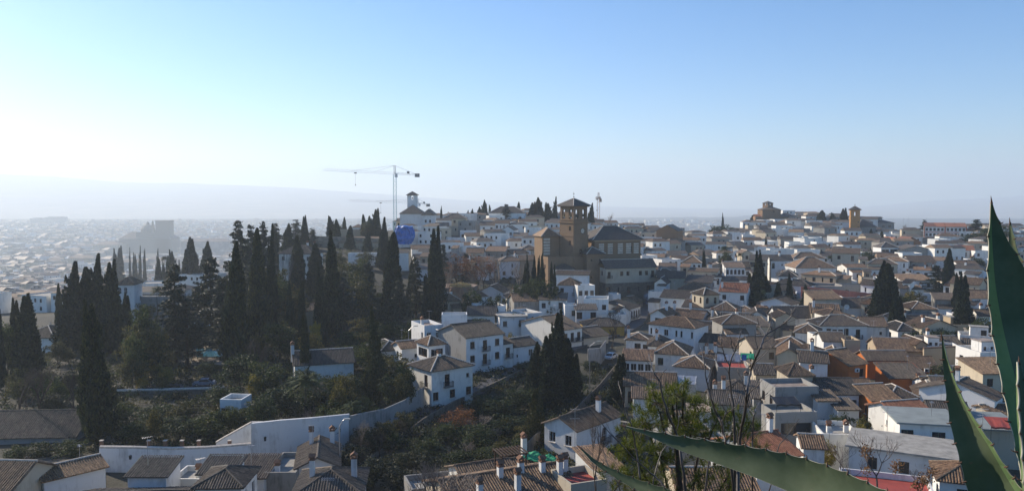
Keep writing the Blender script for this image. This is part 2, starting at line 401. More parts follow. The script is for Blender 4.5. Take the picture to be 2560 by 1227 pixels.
def chimney_mesh(k):
    key = ('chim', k)
    if key in WIN: return WIN[key]
    m = MB(); h = (1.1, 1.7, 2.4)[k]
    m.box((0, 0, h / 2 - 0.8), (0.62, 0.55, h + 1.6))
    m.box((0, 0, h + 0.05), (0.76, 0.70, 0.10), m=1)
    for x in (-0.24, 0.24): m.box((x, 0, h + 0.27), (0.14, 0.5, 0.34), m=1)
    for s in (-1, 1):                                # two leaning tiles make the hood
        m.face([(s * 0.42, -0.36, h + 0.42), (s * 0.42, 0.36, h + 0.42), (0, 0.36, h + 0.74), (0, -0.36, h + 0.74)], 1)
        m.face([(s * 0.42, -0.36, h + 0.36), (s * 0.42, 0.36, h + 0.36), (0, 0.36, h + 0.66), (0, -0.36, h + 0.66)], 1)
    for y in (-0.36, 0.36): m.face([(-0.42, y, h + 0.36), (0.42, y, h + 0.36), (0, y, h + 0.74)], 1)
    WIN[key] = m.mesh('chimney', ['white', 'terracotta']); return WIN[key]
def facade(mb, O, t, L, z0, z1, holes, dep=0.2, m=0):
    "a wall face from O along t with recessed openings"
    n = (t[1], -t[0])
    def pt(s, z, k=0.0): return (O[0] + t[0] * s - n[0] * k, O[1] + t[1] * s - n[1] * k, z)
    xs = sorted({0.0, L} | {x for hh in holes for x in hh[:2]}); zs = sorted({z0, z1} | {z for hh in holes for z in hh[2:4]})
    for a, b in zip(xs, xs[1:]):
        run = None
        for c, d in zip(zs, zs[1:]):
            mx, mz = (a + b) / 2, (c + d) / 2
            if any(hh[0] < mx < hh[1] and hh[2] < mz < hh[3] for hh in holes):
                if run is not None: mb.face([pt(a, run), pt(b, run), pt(b, c), pt(a, c)], m); run = None
            elif run is None: run = c
        if run is not None: mb.face([pt(a, run), pt(b, run), pt(b, z1), pt(a, z1)], m)
    for s0, s1, c, d, kind in holes:
        mb.face([pt(s0, c), pt(s0, d), pt(s0, d, dep), pt(s0, c, dep)], m); mb.face([pt(s1, d), pt(s1, c), pt(s1, c, dep), pt(s1, d, dep)], m)
        mb.face([pt(s0, c), pt(s0, c, dep), pt(s1, c, dep), pt(s1, c)], m); mb.face([pt(s0, d), pt(s1, d), pt(s1, d, dep), pt(s0, d, dep)], m)
        if kind == 'A':                               # arch spandrels close the corners
            r = (s1 - s0) / 2; mid = (s0 + s1) / 2; K = 5
            for sg in (-1, 1):
                arc = [(mid + sg * r * math.cos(q * math.pi / 2 / K), d - r + r * math.sin(q * math.pi / 2 / K)) for q in range(K + 1)]
                mb.face([pt(mid + sg * r, d, 0.004)] + [pt(x, z, 0.004) for x, z in (arc if sg < 0 else arc)], m)
def roof_planes(kind, w, d, rise, zE, oh):
    X0, X1, Y0, Y1 = -w / 2 - oh, w / 2 + oh, -oh, d + oh
    ym = (Y0 + Y1) / 2; zR = zE + rise; V = Vector
    if kind == 'gx':
        return ([[V((X0, Y0, zE)), V((X1, Y0, zE)), V((X1, ym, zR)), V((X0, ym, zR))], [V((X1, Y1, zE)), V((X0, Y1, zE)), V((X0, ym, zR)), V((X1, ym, zR))]],
                [(V((X0, ym, zR)), V((X1, ym, zR)))])
    if kind == 'gy':
        return ([[V((X0, Y1, zE)), V((X0, Y0, zE)), V((0, Y0, zR)), V((0, Y1, zR))], [V((X1, Y0, zE)), V((X1, Y1, zE)), V((0, Y1, zR)), V((0, Y0, zR))]],
                [(V((0, Y0, zR)), V((0, Y1, zR)))])
    if kind == 's':
        return ([[V((X0, Y0, zE)), V((X1, Y0, zE)), V((X1, Y1, zR)), V((X0, Y1, zR))]], [])
    if kind in 'hp':
        ww, dd = X1 - X0, Y1 - Y0
        if kind == 'p': a = b = V(((X0 + X1) / 2, ym, zR))
        elif ww >= dd: a, b = V((X0 + dd / 2, ym, zR)), V((X1 - dd / 2, ym, zR))
        else: a, b = V((0, Y0 + ww / 2, zR)), V((0, Y1 - ww / 2, zR))
        c = [V((X0, Y0, zE)), V((X1, Y0, zE)), V((X1, Y1, zE)), V((X0, Y1, zE))]
        if kind == 'h' and ww < dd:
            pl = [[c[0], c[1], a], [c[1], c[2], b, a], [c[2], c[3], b], [c[3], c[0], a, b]]
            rd = [(a, b), (c[0], a), (c[1], a), (c[2], b), (c[3], b)]
        elif (a - b).length < 1e-3:
            pl = [[c[0], c[1], a], [c[1], c[2], a], [c[2], c[3], a], [c[3], c[0], a]]; rd = [(q, a) for q in c]
        else:
            pl = [[c[0], c[1], b, a], [c[1], c[2], b], [c[2], c[3], a, b], [c[3], c[0], a]]
            rd = [(a, b), (c[0], a), (c[1], b), (c[2], b), (c[3], a)]
        return pl, rd
    return [], []
def clip_t(poly2, s):
    ts = []
    n = len(poly2)
    for i in range(n):
        (a, ta), (b, tb) = poly2[i], poly2[(i + 1) % n]
        if (a - s) * (b - s) < 0: ts.append(ta + (tb - ta) * (s - a) / (b - a))
    return (min(ts), max(ts)) if len(ts) >= 2 else None
def roof_mesh(planes, ridges, tile, ribs, rnd, cap=True, spacing=0.30):
    mb = MB(); th = 0.13
    for pl in planes:
        mb.face(pl)
        low = [p - Vector((0, 0, th)) for p in pl]
        mb.face(list(reversed(low)), 2)
        for i in range(len(pl)):
            j = (i + 1) % len(pl); mb.face([pl[i], low[i], low[j], pl[j]], 0)
        if ribs:
            A, B = pl[0], pl[1]; sx = (B - A); L = sx.length; sx = sx / L
            nrm = sx.cross(pl[2] - A).normalized()
            if nrm.z < 0: nrm = -nrm
            ty = nrm.cross(sx)
            if ty.z < 0: ty = -ty
            p2 = [((p - A).dot(sx), (p - A).dot(ty)) for p in pl]
            s = spacing / 2
            while s < L:
                r = clip_t(p2, s)
                if r and r[1] - r[0] > 0.25:
                    t0, t1 = r[0] - 0.06 - rnd.random() * 0.06, r[1]
                    k = max(1, int((t1 - t0) / 0.9)); hh = 0.0
                    prev = None
                    for i in range(k + 1):
                        tt = t0 + (t1 - t0) * i / k
                        jit = rnd.uniform(-0.02, 0.02); up = 0.10 + rnd.uniform(-0.02, 0.03)
                        q = [A + sx * (s + jit - 0.105) + ty * tt + nrm * 0.005, A + sx * (s + jit - 0.05) + ty * tt + nrm * up,
                             A + sx * (s + jit + 0.05) + ty * tt + nrm * up, A + sx * (s + jit + 0.105) + ty * tt + nrm * 0.005]
                        if prev:
                            for z in range(3): mb.face([prev[z], prev[z + 1], q[z + 1], q[z]])
                        else: mb.face(list(reversed(q)))
                        prev = q
                s += spacing
    rc = None
    if cap and ridges:
        rc = MB()
        for p, q in ridges:
            d = (q - p)
            if d.length < 0.3: continue
            k = max(1, int(d.length / 1.4)); pts = [p + d * (i / k) + Vector((0, 0, 0.05 + rnd.uniform(-0.02, 0.02))) for i in range(k + 1)]
            rc.tube(pts, 0.14, 6)
    return mb, rc
def add_annex(root, w, d, Hh, roof, rise, wall, tile, rnd, ribs):
    "lean-tos, stair huts and side wings that make the blocks irregular"
    def bloc(x0, y0, aw, ad, z0, z1, rk, mt):
        m = MB(); r = 0.9 if rk == 's' else 0
        holes = win_rows(rnd.choice(('W', '.W', 'B', '', 'SS')), aw, z1, max(z0, z1 - 3.0), 1.4)
        facade(m, (x0 - aw / 2, y0), (1, 0), aw, z0, z1, holes); facade(m, (x0 + aw / 2, y0), (0, 1), ad, z0, z1, []); facade(m, (x0 + aw / 2, y0 + ad), (-1, 0), aw, z0, z1 + r, []); facade(m, (x0 - aw / 2, y0 + ad), (0, -1), ad, z0, z1, [])
        if rk == 's':
            for x in (x0 - aw / 2, x0 + aw / 2): m.face([(x, y0, z1), (x, y0 + ad, z1), (x, y0 + ad, z1 + r)])
        o = m.build('annexe', mt, root)
        for q in holes:
            f, g, sl = window_mesh(q[4], 'frame_brown', q[1] - q[0], q[3] - q[2], False); put('window', f, o, (x0 - aw / 2 + (q[0] + q[1]) / 2, y0 + 0.17, q[2]))
        if rk == 's':
            pl, rd = roof_planes('s', aw, ad, r + 0.1, z1 - 0.03, 0.25); off = Vector((x0, y0, 0)); pl = [[p + off for p in q] for q in pl]
            rm, rc = roof_mesh(pl, [], tile, ribs, rnd, False, 0.4); rm.build('annexe_roof', [tile if tile.startswith('tile') else 'tile', 'tile', 'dark_wood'], o)
        else:
            rm = MB(); rm.box((x0, y0 + ad / 2, z1 + 0.04), (aw + 0.3, ad + 0.3, 0.16)); rm.build('annexe_roof', rnd.choice(('deck_grey', 'deck', 'mortar')), o)
    k = rnd.random()
    if roof == 'f':
        bloc(rnd.uniform(-.25, .25) * w, d * rnd.uniform(.35, .55), min(w * .5, rnd.uniform(2.2, 4)), min(d * .42, 3.2), Hh - 0.8, Hh + rnd.uniform(1.3, 2.0), rnd.choice('sf'), wall)
    if k < 0.75:
        aw = w * rnd.uniform(.35, .8); ad = rnd.uniform(1.8, 3.2)
        bloc(rnd.choice((-1, 1)) * (w - aw) / 2 * rnd.uniform(.6, .96), -ad, aw, ad + 0.02, 0.0, max(2.4, Hh - rnd.uniform(1.4, 3.2)), rnd.choice('ssf'), rnd.choice((wall, 'white', 'white', 'cream')))
    if k > 0.45:
        aw = rnd.uniform(2.2, 3.6); sd = rnd.choice((-1, 1))
        bloc(sd * (w / 2 + aw / 2 - 0.02), rnd.uniform(.1, .3) * d, aw, d * rnd.uniform(.45, .7), 0.0, max(2.4, Hh + rnd.choice((-2.6, -1.6, -1.0, 1.4))), rnd.choice('sf'), rnd.choice((wall, 'white', 'grey')))
HOUSES = []; FOOT = []     # footprints for the infill
def win_rows(spec, L, ztop, zmin, first=1.75):
    holes = []
    rows = spec.split('/')
    for r, row in enumerate(rows):
        zc = ztop - first - 2.9 * r
        n = len(row)
        for k, ch in enumerate(row):
            if ch in '. ': continue
            w, h = SIZE[ch]
            s = L * (k + 0.5) / n
            if ch == 'X': w = min(4.5, L * 0.72)
            if ch == 'L': w = min(1.7, L / n * 0.8)
            w = min(w, L / n * 0.86)
            if w < 0.35: continue
            z0, z1 = zc - h / 2, zc + h / 2
            if ch in 'BD': z1 = zc + 0.75; z0 = z1 - h
            if z0 < zmin + 0.1 or s - w / 2 < 0.1 or s + w / 2 > L - 0.1: continue
            holes.append((s - w / 2, s + w / 2, z0, z1, ch))
    return holes
def auto_spec(L, H, rnd, blank=0.18):
    n = max(1, int(L / 2.6)); f = max(1, min(3, int(H / 2.7)))
    return '/'.join(''.join(rnd.choice('.' if rnd.random() < blank else 'WWWWBSN') for _ in range(n)) for _ in range(f))
def H(u0, u1, v, Y, rot=0.0, d=8.0, roof='gx', rise=1.8, wall='white', win=None, ch=None, tile=None, desc=None, noun='house', cap=None, side=None, name='house', keep=True, hmax=None, annex=False, sidemat=None):
    rnd = random.Random(int(u0 * 7 + v * 131 + Y * 17) & 0xffffff)
    if Y < 135: rise *= 0.78
    elif Y < 210: rise *= 0.88
    uc = (u0 + u1) / 2; p = P(uc, v, Y); w = abs(u1 - u0) * Y / F / math.cos(R(rot)); th = R(rot)
    w = max(w, 2.2)
    cs, sn = math.cos(th), math.sin(th)
    corners = [(p.x + x * cs - y * sn, p.y + x * sn + y * cs) for x, y in ((-w / 2, 0), (w / 2, 0), (w / 2, d), (-w / 2, d))]
    zs = [ter(*c) for c in corners]
    base = min(zs) - 0.6
    if p.z - base < 2.6: base = p.z - 2.6
    if hmax: base = max(base, p.z - hmax)
    Hh = p.z - base
    front_g = p.z - max(zs[0], zs[1])
    root = empty(name, (p.x, p.y, base), th)
    FOOT.append((sum(c[0] for c in corners) / 4, sum(c[1] for c in corners) / 4, math.hypot(w, d) / 2))
    near = Y < 215
    ribs = Y < 275
    if tile is None: tile = rnd.choice(['tile', 'tile', 'tile_grey', 'tile_grey', 'tile'])
    if cap is None: cap = rnd.random() < 0.6
    fm = rnd.choice(['frame_brown', 'frame_brown', 'frame_white', 'frame_green', 'frame_brown'])
    mb = MB()
    zmin = max(0.3, Hh - max(3.2, min(front_g, Hh)))
    spec = win if win is not None else auto_spec(w, min(front_g, 9), rnd)
    # which side walls can be seen from here
    view = Vector((p.x, p.y)).normalized()
    seeL = (-cs * view.x - sn * view.y) < -0.02; seeR = (cs * view.x + sn * view.y) < -0.02
    sd = side if side is not None else auto_spec(d, min(front_g, 6), rnd, 0.65)
    extra = rise if roof == 's' else 0.0
    fac = [((-w / 2, 0.0), (1, 0), w, spec, True), ((w / 2, 0.0), (0, 1), d, sd, seeR), ((w / 2, d), (-1, 0), w, '', False), ((-w / 2, d), (0, -1), d, sd, seeL)]
    wins = []
    first = 1.75 if roof != 'f' else 2.4
    for i, (O, t, L, sp, see) in enumerate(fac):
        holes = win_rows(sp, L, Hh, zmin, first) if see and sp else []
        facade(mb, O, t, L, 0.0, Hh + (extra if i == 2 else 0), holes, m=1 if i in (1, 3) else 0)
        for q in holes: wins.append((O, t, q))
    if roof == 'gx':
        for x in (-w / 2, w / 2): mb.face([(x, 0, Hh), (x, d, Hh), (x, d / 2, Hh + rise * d / (d + 0.7))], 1)
    elif roof == 'gy':
        for y in (0, d): mb.face([(-w / 2, y, Hh), (w / 2, y, Hh), (0, y, Hh + rise * w / (w + 0.7))])
    elif roof == 's':
        for x in (-w / 2, w / 2): mb.face([(x, 0, Hh), (x, d, Hh), (x, d, Hh + rise)])
    elif roof == 'f':
        k = 0.22                                   # parapet with an inner face and coping
        for (x0, y0, x1, y1) in ((-w / 2, 0, w / 2, k), (-w / 2, d - k, w / 2, d), (-w / 2, k, -w / 2 + k, d - k), (w / 2 - k, k, w / 2, d - k)):
            mb.face([(x0, y0, Hh), (x1, y0, Hh), (x1, y1, Hh), (x0, y1, Hh)])
        mb.face([(-w / 2 + k, k, Hh), (w / 2 - k, k, Hh), (w / 2 - k, k, Hh - 0.9), (-w / 2 + k, k, Hh - 0.9)])
        mb.face([(-w / 2 + k, d - k, Hh), (w / 2 - k, d - k, Hh), (w / 2 - k, d - k, Hh - 0.9), (-w / 2 + k, d - k, Hh - 0.9)])
        for x in (-w / 2 + k, w / 2 - k): mb.face([(x, k, Hh), (x, d - k, Hh), (x, d - k, Hh - 0.9), (x, k, Hh - 0.9)])
    mb.build('wall', [wall, sidemat or wall], root)
    if roof in ('f', 't'):
        rb = MB()
        if roof == 'f': rb.box((0, d / 2, Hh - 0.75), (w - 0.46, d - 0.46, 0.14)); mt = tile if tile.startswith(('deck', 'mem')) else rnd.choice(['deck', 'deck', 'deck_grey'])
        else:
            rb.box((0, d / 2, Hh + 0.14), (w + 0.9, d + 0.9, 0.22)); mt = tile if tile.startswith(('deck', 'mem', 'zinc')) else 'deck_grey'
        ro = rb.build('roof', mt, root)
    else:
        oh = 0.38 if Y < 260 else 0.3
        pl, rd = roof_planes(roof, w, d, rise, Hh - 0.04, oh)
        m, rc = roof_mesh(pl, rd, tile, ribs, rnd, cap or ribs, 0.30 if Y < 190 else 0.46)
        ro = m.build('roof', [tile, tile, 'dark_wood'], root)
        if rc and rc.f: rc.build('ridge_cap', 'mortar' if cap else tile, ro)
    if ch is None:
        ch = []
        if rnd.random() < 0.55 and roof != 'f':
            for _ in range(rnd.choice((1, 1, 2))): ch.append((rnd.uniform(-0.35, 0.35), rnd.uniform(0.25, 0.8), rnd.choice((0, 0, 1))))
    for fx, fy, k in ch:
        x, y = fx * w, fy * d
        rz = {'gx': rise * (1 - abs(y - d / 2) / (d / 2 + .4)), 'gy': rise * (1 - abs(x) / (w / 2 + .4)), 's': rise * y / d}.get(roof, 0.6 * rise if roof in 'hp' else -0.7)
        put('chimney', chimney_mesh(k), ro, (x, y, Hh + rz), rnd.choice((0, math.pi / 2)))
    if annex: add_annex(root, w, d, Hh, roof, rise, wall, tile, rnd, ribs)
    for O, t, (s0, s1, c, dd, kind) in wins:
        n = (t[1], -t[0]); sm = (s0 + s1) / 2
        loc = (O[0] + t[0] * sm - n[0] * 0.17, O[1] + t[1] * sm - n[1] * 0.17, c)
        a = math.atan2(t[1], t[0])
        f, g, sl = window_mesh(kind, fm, s1 - s0, dd - c, near)
        o = put('door' if kind == 'D' else 'window', f, root, loc, a)
        if g: put('pane', g, o)
        if sl and kind in 'WSNL': put('sill', sl, o, (0, -0.05, 0))
        if kind == 'B' and Y < 260: put('balcony', balcony_mesh(), root, (O[0] + t[0] * sm, O[1] + t[1] * sm, c), a)
    col = {'white': 'white', 'cream': 'cream', 'tan': 'tan', 'grey': 'grey', 'ochre': 'yellow', 'orange': 'orange', 'brick': 'brick-brown', 'blue': 'bluish-shaded white'}[wall]
    rn = {'gx': 'tile-roofed', 'gy': 'gable-fronted', 'h': 'hip-roofed', 'p': 'pyramid-roofed', 's': 'lean-to roofed', 'f': 'flat-roofed', 't': 'slab-roofed'}[roof]
    root['category'] = noun if noun in ('house', 'church', 'school', 'mirador', 'barn', 'outbuilding') else 'house'
    root['group'] = 'houses of the hillside town'
    if desc: root['label'] = desc
    else: note(root, '%s %s %s' % (col, rn, 'house'), 'house', *pix((p.x, p.y, p.z)))
    HOUSES.append(root)
    return root
# --- lane in the lower left: roofs close below the viewpoint
H(140, 237, 1182, 95, 48, 5, 'gx', 1.2, 'white', '', [], 'tile', desc='narrow white house with sunlit sloping tile roof beside the gravel terrace')
H(318, 416, 1188, 92, 0, 4, 's', 1.3, 'white', '', [], 'tile_grey', 'white attic box with lean-to tile roof, left of the two', cap=False)
H(150, 470, 1296, 83, 4, 9, 'gx', 1.7, 'white', '', [], 'tile_grey', 'long dark tiled roof below the white attic boxes')
H(497, 583, 1182, 93, 0, 4, 's', 1.2, 'white', '', [], 'tile_grey', 'white attic box with lean-to tile roof, right of the two', cap=False)
H(488, 603, 1216, 85, 2, 6, 'h', 1.5, 'white', '', [], 'tile_grey', 'small hipped tile roof in front of the right attic box')
H(-130, 18, 1240, 87, -4, 10, 'gx', 3.2, 'cream', '', [], 'tile', 'brown tiled roof at the bottom left corner')
H(425, 500, 1196, 96, 0, 5, 'f', 0, 'white', '', [(0.2, .5, 0)], 'deck_grey', 'white flat terrace between the two attic boxes')
H(585, 660, 1192, 96, 0, 6, 's', 1.2, 'white', '', [], 'tile_grey')
H(660, 740, 1180, 97, 0, 8, 'f', 0, 'grey', '', [(-.2, .2, 0)], 'deck_grey', 'low grey terrace block in front of the long white wall')
H(745, 842, 1166, 99, 12, 9, 'gy', 1.7, 'white', '.D', [(-.2, .8, 1), (.35, .9, 1)], 'tile_grey', 'white gabled house with dark door below the long white wall')
H(735, 900, 1236, 84, 6, 8, 'h', 2.0, 'white', '', [(-.3, .5, 1), (.36, .5, 1)], 'tile_grey', 'dark hipped tile roof with an aerial at the bottom edge')
H(1030, 1160, 1215, 92, 18, 5, 'f', 0, 'grey', '..S', [], 'deck_grey', 'low grey wall building behind the bare pale tree')
# --- golden roofs at the bottom centre
H(1150, 1470, 1262, 80, 24, 11, 'gx', 2.5, 'cream', '', [(-.05, .42, 0), (.13, .44, 0), (.02, .2, 1), (.3, .4, 0), (-.3, .15, 1)], 'tile', 'broad brown tiled roof with a row of tile-hooded chimneys')
H(1165, 1290, 1196, 91, 24, 6, 'gx', 1.5, 'white', '', [], 'tile', 'white house with brown roof beside the dark pergola')
H(1275, 1345, 1186, 94, 24, 6, 'gx', 1.5, 'white', '', [(.45, .6, 2)], 'tile', 'small tiled roof with tall chimney below the green net')
H(1425, 1520, 1203, 82, 22, 5, 'f', 0, 'cream', '', [(-.3, .9, 1), (-.1, 1, 1)], 'deck_red', 'cream terrace with red-rimmed parapet beside the agave tip')
H(1490, 1560, 1170, 92, 20, 6, 's', 1.2, 'white', '', [], 'tile')
H(1362, 1439, 1066, 112, -42, 11, 'gy', 1.9, 'white', 'WW/..', [(.2, .7, 1)], 'tile', 'white gabled house with one golden roof slope and two barred windows', side='..B.')
H(1500, 1560, 1085, 118, -30, 7, 'gx', 1.4, 'tan', '', [], 'tile_grey')
# --- along the lane
H(1082, 1180, 919, 140, 38, 7.5, 'h', 1.9, 'white', '.B.S/W.W.W', [(-.05, .5, 0)], 'tile_grey', 'white corner house with hipped roof and wall lantern on the lane', side='.B', cap=True)
H(1073, 1112, 860, 152, 34, 5, 'p', 1.6, 'white', 'X', [], 'tile', 'open white mirador with pyramid tile roof above the corner house', side='X', cap=True)
H(1167, 1258, 838, 165, 37, 11, 'gx', 2.4, 'white', 'WBW/WBW/.WD', [], 'tile_grey', 'three-storey white house with iron balconies on the lane', side='', cap=False, sidemat='grey')
H(1258, 1282, 857, 170, 37, 7, 'gx', 1.3, 'white', 'B/D', [], 'tile_grey', side='')
H(1283, 1342, 863, 174, 37, 6, 'gx', 1.6, 'white', '.W/..', [], 'tile_grey', side='')
H(1062, 1106, 812, 172, 28, 8, 'f', 0, 'white', 'WB', [(-.4, .3, 1)])
H(1104, 1168, 786, 180, 4, 4, 'f', 0, 'white', '', [])
H(955, 1012, 874, 160, 28, 8, 'h', 1.6, 'white', 'WBW', [], 'tile_grey')
H(1006, 1050, 868, 157, 28, 5, 'gx', 1.2, 'white', '.S', [], 'tile')
H(1405, 1457, 821, 190, 38, 16, 'gx', 2.8, 'white', 'WBB/.DS', [(-.1, .3, 0)], 'tile_grey', 'big white house with long blank side wall behind the dark cypresses', side='')
H(1318, 1357, 782, 205, 28, 9, 'f', 0, 'white', '../W.', [])
H(1252, 1316, 792, 202, 12, 8, 't', 0, 'white', 'W.L', [], 'deck_grey')
H(1457, 1524, 840, 195, 36, 9, 'gx', 2.0, 'cream', 'WBB/S.S', [(-.4, .4, 0)], 'tile_grey')
H(1462, 1562, 815, 208, 4, 8, 'h', 1.9, 'ochre', '..B', [], 'tile_grey', 'yellow house with hipped dark roof on the lane bend')
H(1480, 1566, 785, 224, 0, 8, 'f', 0, 'white', '', [(.3, .2, 0)])
H(1566, 1606, 768, 236, 58, 15, 'gx', 1.6, 'white', 'WBWBW/DWDWD', [], 'tile_grey', 'white terraced row with shutters along the steep street', side='')
H(1397, 1446, 712, 243, -10, 7, 'h', 1.9, 'blue', 'W.B', [], 'tile', 'bluish-shaded white house with hipped roof in front of the clock tower church')
H(1444, 1488, 713, 240, 14, 5, 'f', 0, 'white', 'WWW', [])
H(1390, 1470, 686, 256, -10, 5, 's', 1.0, 'white', '', [], 'tile_grey')
H(1384, 1436, 672, 264, 0, 7, 'h', 1.7, 'white', 'W.W', [], 'tile_grey')
H(1348, 1415, 749, 225, -6, 8, 's', 1.2, 'white', 'W.L/...', [], 'tile_grey')
H(1460, 1520, 747, 226, -8, 8, 'f', 0, 'white', '..W', [])
H(1440, 1492, 773, 217, 0, 5, 's', 1.0, 'white', 'L.L', [], 'tile_grey')
H(1412, 1442, 762, 220, 4, 5, 'f', 0, 'white', '.W', [])
H(1285, 1348, 752, 228, 10, 8, 'gx', 1.7, 'grey', '', [], 'tile')
H(1198, 1264, 765, 214, 18, 8, 'f', 0, 'white', '.S', [])
H(1545, 1575, 777, 230, 10, 7, 'gy', 1.3, 'white', 'S', [], 'tile_grey')
H(1532, 1552, 735, 252, 10, 5, 'f', 0, 'white', 'B', [])
H(1590, 1608, 752, 258, 40, 8, 'gx', 1.3, 'tan', 'W', [])
# --- right of the steep street
H(1628, 1728, 814, 185, -37, 8, 'h', 1.9, 'white', 'NN.W.NN.N', [], 'tile', 'white house with four slit windows and hipped brown roof', side='', cap=False)
H(1566, 1622, 849, 180, -14, 6, 'h', 1.4, 'white', '.LB', [(-.4, .1, 1)], 'tile')
H(1640, 1716, 884, 164, -18, 9, 'h', 2.2, 'white', 'W.W/.L.', [], 'tile', cap=True)
H(1622, 1670, 864, 172, -12, 8, 'h', 1.7, 'white', '', [(-.1, .2, 1)], 'tile_grey')
H(1728, 1802, 854, 183, -22, 6, 'gx', 1.7, 'white', 'W.W.B', [], 'tile_grey', cap=False)
H(1800, 1888, 868, 176, -22, 6, 'gx', 1.9, 'white', '', [], 'tile')
H(1690, 1768, 917, 150, -24, 7, 'h', 1.9, 'white', '....../.AAA.W', [], 'tile', 'white house with three arched windows beside a glass canopy', side='.', cap=True)
H(1558, 1628, 899, 160, -12, 6, 's', 1.3, 'white', 'LLLL', [], 'tile')
H(1563, 1690, 965, 138, -8, 7, 'gx', 2.1, 'cream', 'D.L.', [], 'tile', 'cream house with long ribbed tile roof behind the pine')
H(1584, 1650, 994, 130, -8, 6, 's', 0.8, 'white', '.W/.W', [], 'tile')
H(1793, 1890, 988, 131, -14, 8, 'h', 2.1, 'white', '..W./....', [(.25, .5, 1)], 'tile_grey', 'white house with dark ribbed roof behind the bare branches')
H(1885, 1942, 995, 128, -12, 9, 's', 1.2, 'white', 'W.D', [], 'tile_grey')
H(1795, 1872, 918, 148, -10, 8, 'f', 0, 'grey', '', [], 'deck_red', 'grey terrace with stepped red brick parapet')
H(1890, 1935, 935, 140, -8, 6, 'gx', 1.5, 'cream', 'X', [], 'tile_grey')
H(1628, 1662, 787, 206, -34, 7, 'gy', 1.7, 'white', 'L', [(.2, .5, 1)], 'tile', cap=True)
H(1662, 1748, 793, 208, -30, 8, 'gx', 2.1, 'white', '', [(-.3, .4, 1), (0.1, .5, 1)], 'tile')
H(1655, 1716, 744, 236, -28, 8, 'gx', 1.9, 'white', '', [], 'tile_grey', cap=False)
H(1710, 1790, 768, 226, -24, 6, 's', 1.6, 'white', '', [], 'tile_grey')
H(1637, 1666, 708, 256, -20, 11, 'gy', 1.8, 'white', 'S', [], 'tile_grey')
H(1757, 1800, 736, 226, 20, 6, 'p', 1.7, 'cream', 'AA', [], 'tile', 'cream turret house with narrow arched windows', side='AA')
H(1803, 1863, 729, 236, -24, 8, 'gx', 2.3, 'white', 'W.W', [(-.45, .2, 1)], 'tile_red')
H(1700, 1757, 723, 246, -24, 8, 'h', 2.1, 'grey', '', [], 'tile')
H(1715, 1775, 706, 258, -20, 8, 's', 1.8, 'grey', 'L.W', [], 'tile_grey')
H(1780, 1840, 775, 218, -24, 8, 'h', 2.0, 'grey', '', [], 'tile')
H(1806, 1880, 803, 204, -14, 8, 'gx', 2.0, 'grey', '.L.', [], 'tile_grey')
H(1872, 1912, 790, 206, -14, 8, 'gy', 1.6, 'white', 'W', [], 'tile_grey')
H(1775, 1812, 800, 203, -10, 7, 'gy', 1.5, 'white', '', [(-.3, .3, 1)], 'tile_grey')
H(1740, 1782, 822, 196, -18, 8, 'gx', 1.6, 'grey', '.S', [], 'tile_grey')
H(1943, 2036, 794, 212, 0, 8, 'gx', 2.7, 'white', '', [], 'tile_grey', cap=True)
H(2032, 2096, 783, 210, -15, 8, 'gx', 2.2, 'cream', 'W..', [(-.4, .3, 1)], 'tile', cap=True)
H(2093, 2140, 790, 207, 0, 6, 'f', 0, 'tan', '', [])
H(2050, 2168, 813, 190, 0, 8, 'h', 2.3, 'white', '.LWWL.B.', [], 'tile_grey', 'long white house with a row of four windows and dark hipped roof', cap=True)
H(2098, 2190, 768, 226, 0, 8, 'gx', 2.3, 'white', '..W', [], 'tile_grey')
H(1992, 2046, 831, 184, -22, 7, 'h', 1.9, 'white', '', [], 'tile')
H(2040, 2062, 838, 178, 0, 5, 'f', 0, 'white', '', [])
H(1945, 2016, 868, 165, -14, 7, 'h', 2.0, 'cream', '', [], 'tile', cap=True)
H(2018, 2058, 875, 156, 26, 4, 'h', 1.0, 'cream', 'X', [], 'tile', 'open cream belvedere with white posts and brown roof', side='X')
H(2112, 2150, 850, 170, -6, 6, 'f', 0, 'tan', '', [])
H(2060, 2112, 852, 172, -6, 7, 'gx', 1.7, 'white', '', [], 'tile_grey')
H(1882, 1946, 869, 166, 5, 8, 'gx', 2.0, 'cream', '.W', [], 'tile_grey', cap=False)
H(1948, 1996, 888, 150, -20, 8, 'gy', 1.6, 'cream', '', [], 'tile', cap=True)
H(2003, 2066, 905, 146, -15, 7, 'gx', 1.8, 'white', '', [(0, .5, 1)], 'tile_grey')
H(2056, 2118, 906, 150, -18, 9, 'h', 2.6, 'white', '', [], 'tile', cap=True)
H(2115, 2172, 910, 147, 28, 10, 'gx', 2.4, 'orange', '.W', [], 'tile', 'orange house with air conditioner and brown roof', cap=True)
H(2168, 2276, 900, 160, 0, 6, 'gx', 1.7, 'orange', '..L', [], 'tile_grey', 'deep orange house with long dark tiled roof')
H(2225, 2322, 944, 146, 0, 6, 's', 1.9, 'orange', 'S....', [(.1, -.3, 0)], 'tile_grey', 'lower orange wing with lean-to ribbed roof')
H(2288, 2342, 920, 156, -8, 8, 'gx', 1.9, 'orange', '', [], 'tile')
H(2200, 2300, 876, 172, -12, 10, 'gx', 2.3, 'tan', '', [], 'tile', cap=True)
H(2290, 2318, 862, 172, 0, 7, 'gy', 1.3, 'tan', 'B', [], 'tile')
H(2310, 2405, 862, 176, 0, 7, 'gx', 1.7, 'tan', '', [(-.2, .5, 0)], 'tile_grey', 'old tan rubble house with sagging dark roof')
H(1972, 2032, 938, 131, 0, 6, 'p', 2.0, 'cream', 'X', [], 'tile', 'cream mirador with pyramid roof and one wide dark opening')
H(2032, 2148, 984, 128, 0, 8, 'gx', 2.3, 'white', '...W', [(-.3, .6, 1)], 'tile_grey', 'white house with broad dark ribbed roof and house-shaped niche', cap=False)
